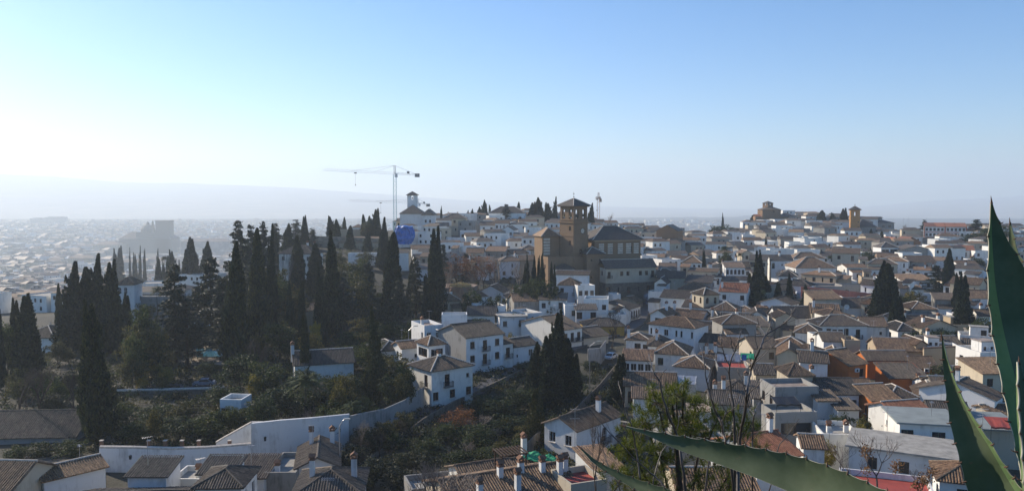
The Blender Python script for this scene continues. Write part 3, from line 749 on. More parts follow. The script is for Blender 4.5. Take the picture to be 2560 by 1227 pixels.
H(1936, 2050, 966, 123, 5, 6, 'f', 0, 'grey', '', [], 'deck', 'weathered grey render block under the cream mirador')
H(1936, 2046, 1030, 112, 5, 5, 'f', 0, 'grey', 'X', [], 'deck_grey', 'grey render block with covered terrace and white ledge')
H(2046, 2096, 1000, 121, 0, 4, 's', 0.9, 'white', './W', [], 'tile_grey')
H(2095, 2148, 1022, 119, 0, 4, 's', 0.9, 'white', '', [], 'tile_grey')
H(2176, 2252, 998, 126, 12, 9, 'gx', 2.0, 'orange', '.S.', [], 'tile', 'small bright orange house with sunlit roof above the garden trees')
H(2224, 2292, 992, 128, 2, 6, 'h', 1.7, 'cream', '', [], 'tile_grey', cap=True)
H(2120, 2180, 980, 136, -10, 8, 'gx', 1.8, 'brick', '', [], 'tile')
H(2322, 2402, 968, 140, 0, 6, 'gx', 1.5, 'white', '', [(.35, .4, 1)], 'tile', cap=True)
H(2472, 2522, 992, 122, 44, 11, 'gx', 2.5, 'white', 'WWBW', [(-.35, .5, 1)], 'tile_grey', 'white house with broad dark roof and sunlit side beside the agave', side='', cap=True)
H(2300, 2360, 992, 128, -20, 7, 'gy', 1.6, 'cream', '', [], 'tile', cap=True)
H(2236, 2334, 1034, 112, 14, 6, 'gx', 1.6, 'white', '', [], 'tile_red', 'white house with red tiled roof and round arch')
H(2335, 2420, 1040, 114, -14, 6, 'gx', 1.9, 'white', '', [], 'tile_grey')
H(2256, 2400, 1062, 104, -12, 8, 't', 0, 'white', 'L.X.', [], 'membrane', 'white building under a wide grey-green canopy roof')
H(2405, 2560, 1075, 108, -10, 9, 't', 0, 'cream', '', [], 'membrane', 'cream building under grey canopy behind the agave leaf')
H(2150, 2412, 1136, 95, -28, 8, 't', 0, 'white', '.W.W..W.', [], 'deck_grey', 'white house with long pale flat roof and red-brown windows')
H(2058, 2150, 1085, 106, -8, 7, 'f', 0, 'white', '', [(-.2, .4, 0), (.3, .5, 0)], 'deck_grey', 'white roof terrace with railings behind the bare shrub')
H(1884, 2012, 1142, 94, 22, 9, 'gx', 2.2, 'white', '', [(.35, .5, 1)], 'tile_red', 'white house with broad sunlit red tile roof')
H(2010, 2060, 1118, 99, -10, 5, 'gx', 1.3, 'white', '', [], 'tile')
H(2360, 2470, 1205, 84, -22, 6, 'h', 1.6, 'white', 'L', [], 'tile', 'white house with coarse tile roof at the foot of the agave')
H(2120, 2330, 1240, 82, -20, 8, 'f', 0, 'white', '', [], 'deck_red', 'terrace with red painted floor at the bottom edge')
H(1700, 1900, 1240, 80, 0, 9, 'gx', 2, 'cream', '', [], 'tile')
H(2495, 2600, 1050, 118, 10, 8, 'gx', 2, 'cream', '', [], 'tile')
# --- middle distance, right
H(1707, 1752, 656, 300, -18, 9, 'h', 2.6, 'white', 'AAAA', [], 'tile', 'white house with four arched windows and hipped roof', cap=True, side='AA')
H(1990, 2090, 669, 290, 0, 12, 'h', 3.6, 'white', '....WW.', [], 'tile', 'white house under the widest brown hipped roof', cap=True)
H(1928, 1983, 651, 310, 0, 8, 'gx', 2.1, 'white', 'B.SBB', [(0, .4, 0)], 'tile_grey', cap=False)
H(1985, 2062, 645, 316, 0, 8, 'h', 2.2, 'white', 'B.BW', [], 'tile', cap=True)
H(1925, 1986, 622, 332, 0, 5, 'f', 0, 'white', '', [(0, .4, 1)])
H(1906, 1932, 628, 324, -30, 9, 'f', 0, 'white', '', [])
H(2086, 2143, 633, 316, -24, 10, 'gx', 1.9, 'cream', 'WB', [], 'tile')
H(2203, 2246, 618, 350, 0, 8, 'p', 2.2, 'white', 'XX', [], 'tile_grey', 'white house with open loggia under pyramid roof', cap=True)
H(2188, 2262, 641, 345, 0, 8, 'gx', 1.8, 'cream', 'W..WW', [], 'tile_grey')
H(2250, 2336, 626, 346, -8, 13, 'gy', 2.2, 'grey', '.WW', [], 'tile_grey', side='')
H(2277, 2340, 655, 310, 0, 9, 'gx', 2.4, 'grey', 'W.WW/..W', [], 'tile', 'grey three-window house below the loggia house')
H(2218, 2260, 606, 402, 0, 11, 'gy', 2.6, 'brick', 'SS', [], 'tile_red', cap=False)
H(2258, 2302, 605, 406, 0, 11, 'gy', 2.6, 'brick', 'SS', [], 'tile_red', cap=False)
H(1832, 1858, 584, 430, -22, 9, 'f', 0, 'white', 'W', [], desc='bright white box house catching the sun near the hill top')
H(1858, 1886, 587, 424, -8, 8, 'f', 0, 'white', 'W', [])
H(1643, 1692, 577, 392, -24, 13, 'gy', 3.0, 'brick', '.', [], 'tile_grey', 'brick-brown gabled hall on the skyline right of the clock tower church', cap=False)
H(1575, 1625, 570, 440, 0, 12, 'f', 0, 'brick', '', [])
H(1950, 1990, 690, 268, -20, 8, 'h', 2, 'white', 'WBW', [], 'tile_grey')
H(1815, 1862, 668, 292, -6, 8, 's', 1.5, 'white', 'AAAAA', [], 'tile', 'white house with five small arches in a row')
H(1876, 1915, 650, 305, -20, 9, 'gx', 2, 'cream', 'L.W', [], 'tile_grey')
H(1855, 1880, 633, 325, 0, 8, 'gy', 1.3, 'cream', 'W', [])
H(1648, 1690, 676, 275, -12, 10, 's', 2, 'grey', '', [], 'tile')
H(1645, 1712, 695, 262, -10, 8, 'gx', 2, 'cream', '', [], 'tile_grey')
H(2040, 2110, 715, 262, -10, 9, 'f', 0, 'grey', '', [])
H(2105, 2185, 712, 262, 0, 6, 'f', 0, 'grey', 'W..', [])
H(2005, 2180, 735, 246, -8, 7, 'f', 0, 'blue', 'W.B.W', [], 'deck_red', 'long bluish-shaded white house with red-railed roof terrace')
H(1945, 1985, 728, 248, 0, 7, 'gx', 2, 'cream', 'N', [])
H(2080, 2108, 742, 238, -6, 6, 'f', 0, 'white', '', [])
H(2255, 2330, 700, 274, -6, 9, 's', 1.4, 'white', '..WW', [], 'tile')
H(2400, 2450, 665, 300, 0, 9, 'gx', 2, 'white', '.W', [])
H(2395, 2432, 625, 350, -20, 8, 'gx', 2, 'white', 'BBB', [], 'tile_red', 'white house with tall bright shutters below the school')
H(2440, 2500, 650, 320, 0, 9, 'f', 0, 'white', 'S', [])
H(2255, 2365, 786, 215, 8, 8, 'f', 0, 'grey', '', [(-.2, .8, 1)], 'deck', 'long bare grey wall building beside the tall dark cypress')
H(2280, 2340, 772, 222, 0, 8, 'h', 1.7, 'grey', '', [], 'tile')
H(2400, 2470, 790, 215, -6, 8, 'f', 0, 'white', '.LW', [], 'deck_red')
H(2420, 2500, 745, 240, 0, 8, 'gx', 2, 'white', 'W.L', [], 'tile')
H(2160, 2215, 815, 196, -10, 8, 'gx', 2, 'white', '.S', [], 'tile')
H(2245, 2290, 826, 190, 0, 8, 'h', 1.8, 'white', '', [], 'tile_grey')
# --- church hill, centre
H(1107, 1166, 546, 430, 0, 10, 'h', 2.8, 'cream', 'W.W.W', [(-.3, .5, 0), (.1, .5, 0)], 'tile_grey')
H(1222, 1312, 532, 430, -4, 12, 'h', 3.4, 'white', '..W..', [], 'tile_grey', 'white house with broad hipped roof on the ridge among cypresses')
H(1090, 1122, 566, 392, 8, 8, 'gx', 1.9, 'white', 'W.B', [], 'tile')
H(1200, 1238, 563, 390, 0, 8, 'gx', 1.9, 'white', 'BW', [], 'tile_grey')
H(1238, 1273, 558, 386, 0, 8, 'gx', 1.5, 'white', 'WNNN', [], 'tile')
H(1254, 1284, 575, 368, -14, 9, 'gy', 1.9, 'white', 'WW', [], 'tile')
H(1100, 1148, 609, 346, 0, 6, 'gx', 1.4, 'white', '', [], 'tile')
H(1148, 1212, 613, 345, 0, 6, 'gx', 1.4, 'white', 'W.W', [], 'tile')
H(1118, 1178, 631, 325, -4, 8, 'h', 2.3, 'cream', '', [], 'tile_grey')
H(988, 1050, 570, 386, 0, 8, 'h', 2.0, 'cream', 'W.W', [], 'tile')
H(1150, 1190, 577, 380, 0, 7, 'f', 0, 'white', 'W.W', [])
H(1165, 1200, 590, 365, 10, 7, 'gx', 1.5, 'white', 'B', [])
H(1215, 1255, 640, 318, 0, 8, 'f', 0, 'cream', '', [])
H(1300, 1350, 625, 320, 6, 8, 'h', 2, 'cream', 'B', [], 'tile')
H(1300, 1352, 650, 300, 4, 8, 'gx', 1.8, 'tan', '', [], 'tile')
H(1285, 1320, 590, 360, 0, 8, 's', 1.4, 'white', 'BWB', [])
H(1320, 1356, 600, 350, 0, 8, 'f', 0, 'white', 'W.W', [])
H(1030, 1075, 622, 330, 10, 8, 'gx', 1.6, 'white', '', [], 'tile')
H(1038, 1080, 648, 305, 14, 8, 'gx', 1.8, 'white', '.W', [], 'tile_grey')
H(1040, 1078, 672, 285, 14, 7, 's', 1.4, 'white', '', [], 'tile_grey')
# --- gardens on the left
H(695, 782, 634, 270, -10, 9, 'h', 2.8, 'white', 'W..W/..W.', [(-.15, .7, 1), (.42, .5, 1), (.1, .8, 1)], 'tile_grey', 'white villa with hipped roof among the garden cypresses')
H(870, 946, 633, 310, 0, 5, 'f', 0, 'white', '.....S', [], desc='stepped white building behind the garden cypresses')
H(850, 908, 574, 372, 0, 4, 'f', 0, 'tan', '', [], 'deck')
H(848, 946, 606, 350, 0, 8, 's', 2.4, 'tan', '', [], 'tile', 'long tan building with deep lean-to roof left of the blue tarpaulin')
H(880, 906, 568, 400, 0, 6, 'h', 1.6, 'white', 'S', [])
H(50, 136, 843, 185, -4, 9, 'h', 2.5, 'white', '.D.', [], 'tile_grey', 'white garden house with hipped roof and dark door at far left')
H(293, 334, 711, 226, 8, 7, 'h', 2.0, 'white', 'AA.', [], 'tile', 'white mirador with arched windows behind the cypress trio')
H(296, 440, 741, 232, 4, 8, 'f', 0, 'grey', 'W....', [], 'deck_grey')
H(742, 880, 908, 150, 18, 8, 'gx', 2.3, 'white', '', [(-.52, .4, 1)], 'tile_grey', 'low white garden house with broad tile roof beside the palm')
H(548, 604, 998, 128, -6, 4, 'f', 0, 'white', 'L.', [], 'deck_grey', 'small white hut with one dark window in the garden slope')
H(-70, 186, 1092, 118, 3, 10, 'gx', 3.6, 'grey', '', [], 'tile_grey', 'long barn with huge dark ribbed roof at far left', noun='barn', cap=False)
H(735, 800, 775, 205, 20, 7, 'gx', 1.6, 'tan', '', [], 'tile')
H(640, 700, 735, 230, 10, 7, 'gx', 1.8, 'cream', '', [], 'tile_grey')
# ---------------------------------------------------------------- landmark buildings
def brickmat(name, c1, c2, mort, sx=2.0):
    m, t, b = nodes_of(name)
    p = wpos(t); sep = t.nodes.new('ShaderNodeSeparateXYZ'); t.links.new(p, sep.inputs[0])
    ad = t.nodes.new('ShaderNodeMath'); ad.operation = 'ADD'; t.links.new(sep.outputs[0], ad.inputs[0]); t.links.new(sep.outputs[1], ad.inputs[1])
    cb = t.nodes.new('ShaderNodeCombineXYZ'); t.links.new(ad.outputs[0], cb.inputs[0]); t.links.new(sep.outputs[2], cb.inputs[1])
    br = t.nodes.new('ShaderNodeTexBrick'); br.inputs['Scale'].default_value = sx
    br.inputs['Color1'].default_value = rgb(c1); br.inputs['Color2'].default_value = rgb(c2); br.inputs['Mortar'].default_value = rgb(mort); br.inputs['Mortar Size'].default_value = 0.02
    t.links.new(cb.outputs[0], br.inputs[0])
    c = mixc(t, 0.55, br.outputs[0], ramp(t, noise(t, p, 0.4, 5, 0.7), [(0.3, tuple(x * 0.6 for x in c1)), (0.7, tuple(x * 1.15 for x in c2))]))
    t.links.new(c, b.inputs['Base Color']); b.inputs['Roughness'].default_value = 0.95; b.inputs['Specular IOR Level'].default_value = 0.1
brickmat('church_brick', (0.255, 0.175, 0.11), (0.21, 0.142, 0.09), (0.29, 0.225, 0.16))
brickmat('tower_orange', (0.52, 0.27, 0.10), (0.44, 0.22, 0.08), (0.5, 0.36, 0.2))
brickmat('dark_brick', (0.22, 0.14, 0.085), (0.18, 0.115, 0.07), (0.25, 0.2, 0.14))
plain('slate', (0.075, 0.07, 0.068), 0.75, (0.045, 0.042, 0.042), 1.5)
plain('panel_white', (0.60, 0.56, 0.48), 0.9, (0.42, 0.38, 0.32), 1)
plain('bronze', (0.10, 0.09, 0.06), 0.5, metal=0.5)
def wallbox(mb, w, d, z0, z1, front='', side='', m=0, first=1.75, x0=0.0, y0=0.0, dep=0.25):
    "four facades from z0 to z1; returns window placements"
    out = []
    for O, t, L, sp in (((x0 - w / 2, y0), (1, 0), w, front), ((x0 + w / 2, y0), (0, 1), d, side), ((x0 + w / 2, y0 + d), (-1, 0), w, ''), ((x0 - w / 2, y0 + d), (0, -1), d, side)):
        h = win_rows(sp, L, z1, z0, first) if sp else []
        facade(mb, O, t, L, z0, z1, h, dep, m)
        out += [(O, t, q) for q in h]
    return out
def add_windows(root, wins, fm='frame_brown', dep=0.2):
    for O, t, (s0, s1, c, dd, kind) in wins:
        n = (t[1], -t[0]); sm = (s0 + s1) / 2
        f, g, sl = window_mesh(kind, fm, s1 - s0, dd - c, False)
        put('door' if kind == 'D' else 'window', f, root, (O[0] + t[0] * sm - n[0] * dep, O[1] + t[1] * sm - n[1] * dep, c), math.atan2(t[1], t[0]))
def sub(root, name, loc, rz=0.0):
    o = put(name, None, root, loc, rz); return o
def hip(root, w, d, rise, z, tile, oh=0.5, kind='h', x0=0.0, y0=0.0, cap=True, name='roof', seed=1):
    pl, rd = roof_planes(kind, w, d, rise, z, oh)
    off = Vector((x0, y0, 0))
    pl = [[p + off for p in q] for q in pl]; rd = [(a + off, b + off) for a, b in rd]
    m, rc = roof_mesh(pl, rd, tile, False, random.Random(seed), cap)
    o = m.build(name, [tile, tile, 'dark_wood'], root)
    if rc and cap: rc.build('ridge_cap', 'mortar', o)
    return o
def arcade_face(mb, O, t, L, z0, z1, n, aw, spring, base, thick=0.7, m=0, gap=None):
    "a belfry wall pierced by n round arches you can see through"
    nn = (t[1], -t[0]); K = 8
    def pt(s, z, k): return (O[0] + t[0] * s - nn[0] * k, O[1] + t[1] * s - nn[1] * k, z)
    gap = gap or L / n; c0 = L / 2 - gap * (n - 1) / 2
    cs = [c0 + gap * i for i in range(n)]
    for k in (0.0, thick):
        edges = [0.0] + [e for c in cs for e in (c - aw / 2, c + aw / 2)] + [L]
        for i in range(0, len(edges), 2): mb.face([pt(edges[i], z0, k), pt(edges[i + 1], z0, k), pt(edges[i + 1], z1, k), pt(edges[i], z1, k)], m)
        for c in cs:
            mb.face([pt(c - aw / 2, z0, k), pt(c + aw / 2, z0, k), pt(c + aw / 2, base, k), pt(c - aw / 2, base, k)], m)
            arc = [(c + aw / 2 * math.cos(math.pi * q / K), spring + aw / 2 * math.sin(math.pi * q / K)) for q in range(K + 1)]
            for q in range(K):
                (xa, za), (xb, zb) = arc[q], arc[q + 1]
                mb.face([pt(xa, za, k), pt(xb, zb, k), pt(xb, z1, k), pt(xa, z1, k)], m)
    for c in cs:
        prof = [(c - aw / 2, base), (c - aw / 2, spring)] + [(c - aw / 2 * math.cos(math.pi * q / K), spring + aw / 2 * math.sin(math.pi * q / K)) for q in range(1, K)] + [(c + aw / 2, spring), (c + aw / 2, base)]
        for a, b in zip(prof, prof[1:]): mb.face([pt(*a, 0), pt(*b, 0), pt(*b, thick), pt(*a, thick)], m)
        mb.face([pt(c - aw / 2, base, 0), pt(c + aw / 2, base, 0), pt(c + aw / 2, base, thick), pt(c - aw / 2, base, thick)], m)
def bell_mesh(s=1.0):
    m = MB(); m.lathe([(0.02 * s, 0.95 * s), (0.22 * s, 0.9 * s), (0.3 * s, 0.55 * s), (0.38 * s, 0.2 * s), (0.55 * s, 0.0)], 10); m.bar((0, 0, 0.9 * s), (0, 0, 1.5 * s), 0.05 * s); return m
def mould(mb, w, z, h=0.4, out=0.25, m=0, x0=0, y0=0, d=None):
    d = d or w
    mb.box((x0, y0 + d / 2, z), (w + 2 * out, d + 2 * out, h), m=m)
def clock_tower_church():
    Y = 268.0; k = Y / F
    o = P(1433, 735, Y); gz = o.z
    root = empty('church', (o.x, o.y, gz)); tag(root, 'brick church with square clock tower, open belfry and long dark roof', 'church')
    def Z(v): return P(1433, v, Y).z - gz
    th = R(40.0); w = 7.2
    # tower: nearest corner at the origin, faces run back to both sides
    tw = sub(root, 'tower', (0, 0, 0), th)
    tw.location = (-(-w / 2 * math.cos(th)), w / 2 * math.sin(th), 0)
    b = MB(); zs = Z(590); zb = Z(557); zt = Z(516)
    wn = wallbox(b, w, w, 0, zs, './W/W/.', '.W/..', first=2.4)
    wn2 = wallbox(b, w - 0.35, w - 0.35, zs, zb, '.', '.W', first=2.0, y0=0.17)
    b.build('wall', 'church_brick', tw)
    add_windows(tw, wn + wn2)
    mo = MB(); mould(mo, w - 0.35, zs, 0.35, 0.3, y0=0.17); mould(mo, w - 0.35, zb + 0.1, 0.45, 0.3, y0=0.17); mould(mo, w - 0.35, zt, 0.4, 0.45, y0=0.17); mould(mo, w - 0.5, zb + 0.9, 0.25, 0.12, y0=0.25)
    mo.build('cornice', 'church_brick', tw)
    ww = w - 0.6; bf = MB()
    for O, t in (((-ww / 2, .3), (1, 0)), ((ww / 2, .3), (0, 1)), ((ww / 2, .3 + ww), (-1, 0)), ((-ww / 2, .3 + ww), (0, -1))):
        arcade_face(bf, O, t, ww, zb, zt, 2, 1.45, zt - 1.7, zb + 1.3, 0.8)
    bf.box((0, .3 + ww / 2, zb + 0.2), (ww - 0.1, ww - 0.1, 0.2))
    bf.box((0, .3 + ww / 2, zt - 0.15), (ww - 0.1, ww - 0.1, 0.2)); bf.build('belfry', 'church_brick', tw)
    for x, y in ((-1.6, 0.7), (1.6, 0.7), (-ww / 2 + .4, 2.0), (-ww / 2 + .4, 5.2)): put('bell', bell_mesh(1.2).mesh('bell', ['bronze']), tw, (x, y, zb + 1.9))
    hip(tw, w, w, Z(494) - Z(513), zt + 0.2, 'tile_grey', 0.75, 'p')
    cr = MB(); zt2 = Z(494); c = w / 2
    cr.bar((0, c, zt2), (0, c, zt2 + 1.9), 0.07); cr.bar((-0.4, c, zt2 + 1.3), (0.4, c, zt2 + 1.3), 0.06); cr.lathe([(0, 0.0), (0.2, 0.15), (0.2, 0.3), (0, 0.45)], 8, c=(0, c, zt2)); cr.build('cross', 'iron', tw)
    ck = MB(); n = 24; zc = Z(578); yc = 0.17; xc = 0.9
    ck.face([(xc + 0.85 * math.cos(q * 2 * math.pi / n), yc - 0.04, zc + 0.85 * math.sin(q * 2 * math.pi / n)) for q in range(n)])
    for q in range(n):
        a0, a1 = q * 2 * math.pi / n, (q + 1) * 2 * math.pi / n
        ck.face([(xc + r_ * math.cos(a_), yc - 0.08, zc + r_ * math.sin(a_)) for r_, a_ in ((0.85, a0), (0.85, a1), (1.0, a1), (1.0, a0))], 1)
    for q in range(12): ck.box((xc + 0.7 * math.cos(q * math.pi / 6), yc - 0.06, zc + 0.7 * math.sin(q * math.pi / 6)), (0.08, 0.03, 0.08), m=1)
    ck.bar((xc, yc - 0.09, zc), (xc + 0.2, yc - 0.09, zc + 0.55), 0.045, 1); ck.bar((xc, yc - 0.09, zc), (xc - 0.35, yc - 0.09, zc - 0.1), 0.05, 1)
    ck.build('clock', ['panel_white', 'iron'], tw)
    # nave and apse behind, turned with the street front
    th2 = R(18.0)
    nv = sub(root, 'nave', (P(1545, 604, Y + 6).x - o.x, 6.0, 0), th2)
    zE = Z(604) + 0.4; L = 17.5
    nb = MB(); nb_w = wallbox(nb, L, 13, 0, zE, '..B..B.', '', first=3.0); nb.build('wall', 'church_brick', nv); add_windows(nv, nb_w)
    pn = MB()
    for s in (-0.36, -0.17, 0.05, 0.23, 0.40):
        for q in range(5): pn.box((s * L, -0.06, zE - 1.6 - q * 0.75), (1.9, 0.1, 0.5))
    pn.build('panel', 'panel_white', nv)
    co = MB(); co.box((0, 0, zE - 0.25), (L + 0.8, 0.9, 0.5)); co.build('cornice', 'tan', nv)
    hip(nv, L + 1, 13.5, 4.6, zE, 'tile_grey', 0.7)
    ap = sub(root, 'apse', (P(1377, 640, Y + 4).x - o.x, 4.0, 0), R(16))
    ab = MB(); wallbox(ab, 6.2, 9, 0, Z(592), '', ''); ab.build('wall', 'church_brick', ap)
    pa = MB()
    for q in range(6): pa.box((-1.5, -0.06, Z(592) - 1.0 - q * 1.0), (2.3, 0.1, 0.7))
    pa.build('panel', 'panel_white', ap)
    hip(ap, 6.2, 9, 2.8, Z(592), 'tile', 0.6)
    bs = sub(root, 'plinth', (P(1430, 640, Y).x - o.x + 1.0, 0.4, 0), R(18))
    bb = MB(); w3 = wallbox(bb, 19.5, 6, -4, Z(641), './..W/W', 'W/W', first=3.5); bb.build('wall', 'church_brick', bs); add_windows(bs, w3)
    a2 = sub(root, 'annexe', (P(1490, 640, Y - 1).x - o.x, -0.5, 0), R(18))
    bb = MB(); w3 = wallbox(bb, 6.4, 7, -4, Z(634), 'SS/.S/S.', '', first=2.2); bb.build('wall', 'church_brick', a2); add_windows(a2, w3)
    hip(a2, 6.4, 7, 2.2, Z(634), 'tile_grey', 0.4)
    wg = sub(root, 'wing', (P(1578, 668, Y - 2).x - o.x, -2.0, 0), R(18))
    zw = Z(668); L = 18.6
    wb = MB(); w4 = wallbox(wb, L, 6.5, zw - 5.0, zw, 'B.WW.WWB', 'W', first=1.9); wb.build('wall', 'cream', wg)
    wb = MB(); w5 = wallbox(wb, L + 0.3, 6.6, -5, zw - 5.0, 'L.N.D.N.L.', '', first=2.2, y0=-0.1); wb.build('stone_base', 'stone_dark', wg); add_windows(wg, w4 + w5)
    for O, t, q in w4:
        if q[4] == 'B': put('balcony', balcony_mesh(), wg, (O[0] + t[0] * (q[0] + q[1]) / 2, O[1], q[2]))
    hip(wg, L, 6.5, 2.7, zw, 'tile_grey', 0.5, 'gx')
    w6 = sub(root, 'side_wing', (P(1672, 690, Y).x - o.x, 1.0, 0), R(14))
    wb = MB(); wallbox(wb, 8.6, 7, -5, Z(692), '', ''); wb.build('wall', 'tan', w6); hip(w6, 8.6, 7, 2.6, Z(692), 'tile_grey', 0.4)
    FOOT.append((o.x + 4, Y + 6, 15)); FOOT.append((o.x + 16, Y + 4, 13)); FOOT.append((o.x + 26, Y + 4, 8))
clock_tower_church()
def white_church():
    Y = 400.0; o = P(1040, 603, Y); root = empty('church', (o.x, o.y, o.z), R(0)); tag(root, 'white church with slim square tower beside the tall crane', 'church')
    def Z(v): return P(1040, v, Y).z - o.z
    def X(u): return P(u, 560, Y).x - o.x
    b = MB(); w1 = wallbox(b, X(1057) - X(1000), 14, -3, Z(534), '', '', x0=(X(1000) + X(1057)) / 2)
    w2 = wallbox(b, X(1084) - X(1057) + 0.02, 15, -3, Z(537), '.W.W./...../S....', '', x0=(X(1057) + X(1084)) / 2, y0=-1.5, first=3.2); b.build('wall', 'white', root); add_windows(root, w2)
    hip(root, X(1057) - X(1000), 14, 4.4, Z(534), 'tile_grey', 0.5, 'h', (X(1000) + X(1057)) / 2, cap=False)
    hip(root, X(1085) - X(1056), 15, 3.0, Z(537), 'tile_grey', 0.5, 'h', (X(1057) + X(1084)) / 2, -1.5, cap=False)
    t = sub(root, 'tower', (X(1026), 9, 0), R(8)); w = 5.4
    tb = MB(); wallbox(tb, w, w, 0, Z(503), '', '')
    for O, tt in (((-w / 2, 0), (1, 0)), ((w / 2, 0), (0, 1)), ((w / 2, w), (-1, 0)), ((-w / 2, w), (0, -1))): arcade_face(tb, O, tt, w, Z(503), Z(487), 1, 1.1, Z(491.5), Z(499), 0.5)
    tb.build('wall', 'white', t); put('bell', bell_mesh(0.9).mesh('bell', ['bronze']), t, (0, w / 2, Z(497)))
    hip(t, w, w, 1.9, Z(487), 'tile_grey', 0.7, 'p', cap=False)
    FOOT.append((o.x, Y + 7, 13))
white_church()
def hilltop_church():
    Y = 600.0; o = P(1935, 548, Y); root = empty('church', o, R(0)); tag(root, 'dark brick church with square tower on the hilltop skyline', 'church')
    def Z(v): return P(1935, v, Y).z - o.z
    def X(u): return P(u, 540, Y).x - o.x
    b = MB(); w = wallbox(b, 14, 12, -3, Z(524), '..W.', 'W', x0=X(1929)); b.build('wall', 'dark_brick', root); add_windows(root, w); hip(root, 14, 12, 2.6, Z(524), 'tile_grey', 0.5, 'h', X(1929), cap=False)
    t = sub(root, 'tower', (X(1931), 5, 0), R(28)); tb = MB(); wallbox(tb, 5.4, 5.4, 0, Z(515), '', '')
    for O, tt in (((-2.7, 0), (1, 0)), ((2.7, 0), (0, 1)), ((2.7, 5.4), (-1, 0)), ((-2.7, 5.4), (0, -1))): arcade_face(tb, O, tt, 5.4, Z(515), Z(508), 1, 1.0, Z(510), Z(513.5), 0.5)
    tb.build('wall', 'dark_brick', t); hip(t, 5.4, 5.4, 1.7, Z(508), 'tile_grey', 0.5, 'p', cap=False)
    w2 = sub(root, 'wing', (X(1972), 3, 0)); b = MB(); wallbox(b, 11.5, 9, -3, Z(541), '.S.', ''); b.build('wall', 'dark_brick', w2); hip(w2, 11.5, 9, 2.6, Z(541), 'slate', 0.4, 'h', cap=False)
    w3 = sub(root, 'porch', (X(1902), 2, 0)); b = MB(); wallbox(b, 7, 7, -3, Z(541), '', ''); b.build('wall', 'brick', w3); hip(w3, 7, 7, 1.6, Z(541), 'tile_red', 0.3, 'gx', cap=False)
    FOOT.append((o.x, Y + 6, 16)); FOOT.append((o.x, Y - 14, 18))
hilltop_church()
def orange_tower_church():
    Y = 480.0; o = P(2137, 592, Y); root = empty('church', o, R(0)); tag(root, 'orange brick bell tower with low grey church behind it', 'church')
    def Z(v): return P(2137, v, Y).z - o.z
    def X(u): return P(u, 560, Y).x - o.x
    t = sub(root, 'tower', (0, 0, 0), R(-16)); w = 5.3
    b = MB(); ws = wallbox(b, w, w, -3, Z(543), '..S/..S', '.S/.S', first=3.0)
    for O, tt in (((-w / 2, 0), (1, 0)), ((w / 2, 0), (0, 1)), ((w / 2, w), (-1, 0)), ((-w / 2, w), (0, -1))): arcade_face(b, O, tt, w, Z(543), Z(525), 1, 1.4, Z(532), Z(540), 0.6)
    b.build('wall', 'tower_orange', t); add_windows(t, ws)
    mo = MB(); mould(mo, w, Z(544), 0.4, 0.25); mould(mo, w, Z(525), 0.5, 0.4); mould(mo, w, Z(560), 0.3, 0.15); mo.build('cornice', 'tower_orange', t); hip(t, w, w, 2.3, Z(524), 'tile_grey', 0.9, 'p', cap=False)
    cr = MB(); cr.bar((0, w / 2, Z(515)), (0, w / 2, Z(510)), 0.07); cr.bar((-.4, w / 2, Z(512)), (.4, w / 2, Z(512)), 0.06); cr.build('cross', 'iron', t)
    n = sub(root, 'nave', (X(2171), 2, 0)); b = MB(); ws = wallbox(b, 11.5, 10, -3, Z(567), '', ''); b.build('wall', 'grey', n); hip(n, 11.5, 10, 4.2, Z(567), 'slate', 0.5, 'h', cap=False)
    a_ = sub(root, 'annexe', (X(2120), 1.0, 0)); b = MB(); wallbox(b, 3.4, 4, -3, Z(571), '', ''); b.build('wall', 'tower_orange', a_)
    FOOT.append((o.x + 4, Y + 4, 12)); FOOT.append((o.x, Y - 12, 13)); FOOT.append((o.x - 2, Y - 26, 12)); FOOT.append((o.x - 4, Y - 42, 11)); FOOT.append((o.x - 6, Y - 58, 10))
    # long hall behind it
    Y2 = 545.0; o = P(2190, 575, Y2); r2 = empty('hall', o, 0); tag(r2, 'long grey hall with glazed end behind the orange bell tower', 'hall')
    Zb = lambda v: P(2190, v, Y2).z - o.z
    b = MB(); ws = wallbox(b, 25, 14, -8, Zb(557), '........L.L.', '', first=2.4); b.build('wall', 'grey', r2); add_windows(r2, ws, 'frame_white'); hip(r2, 25, 14, 2.4, Zb(557), 'slate', 0.6, 'h', cap=False)
    b = MB(); wallbox(b, 20, 8, Zb(556), Zb(544), '', '', x0=-4, y0=4); b.build('upper_wall', 'grey', r2); hip(r2, 20, 8, 0.6, Zb(544), 'slate', 0.5, 'gx', -4, 4, cap=False, name='upper_roof')
orange_tower_church()
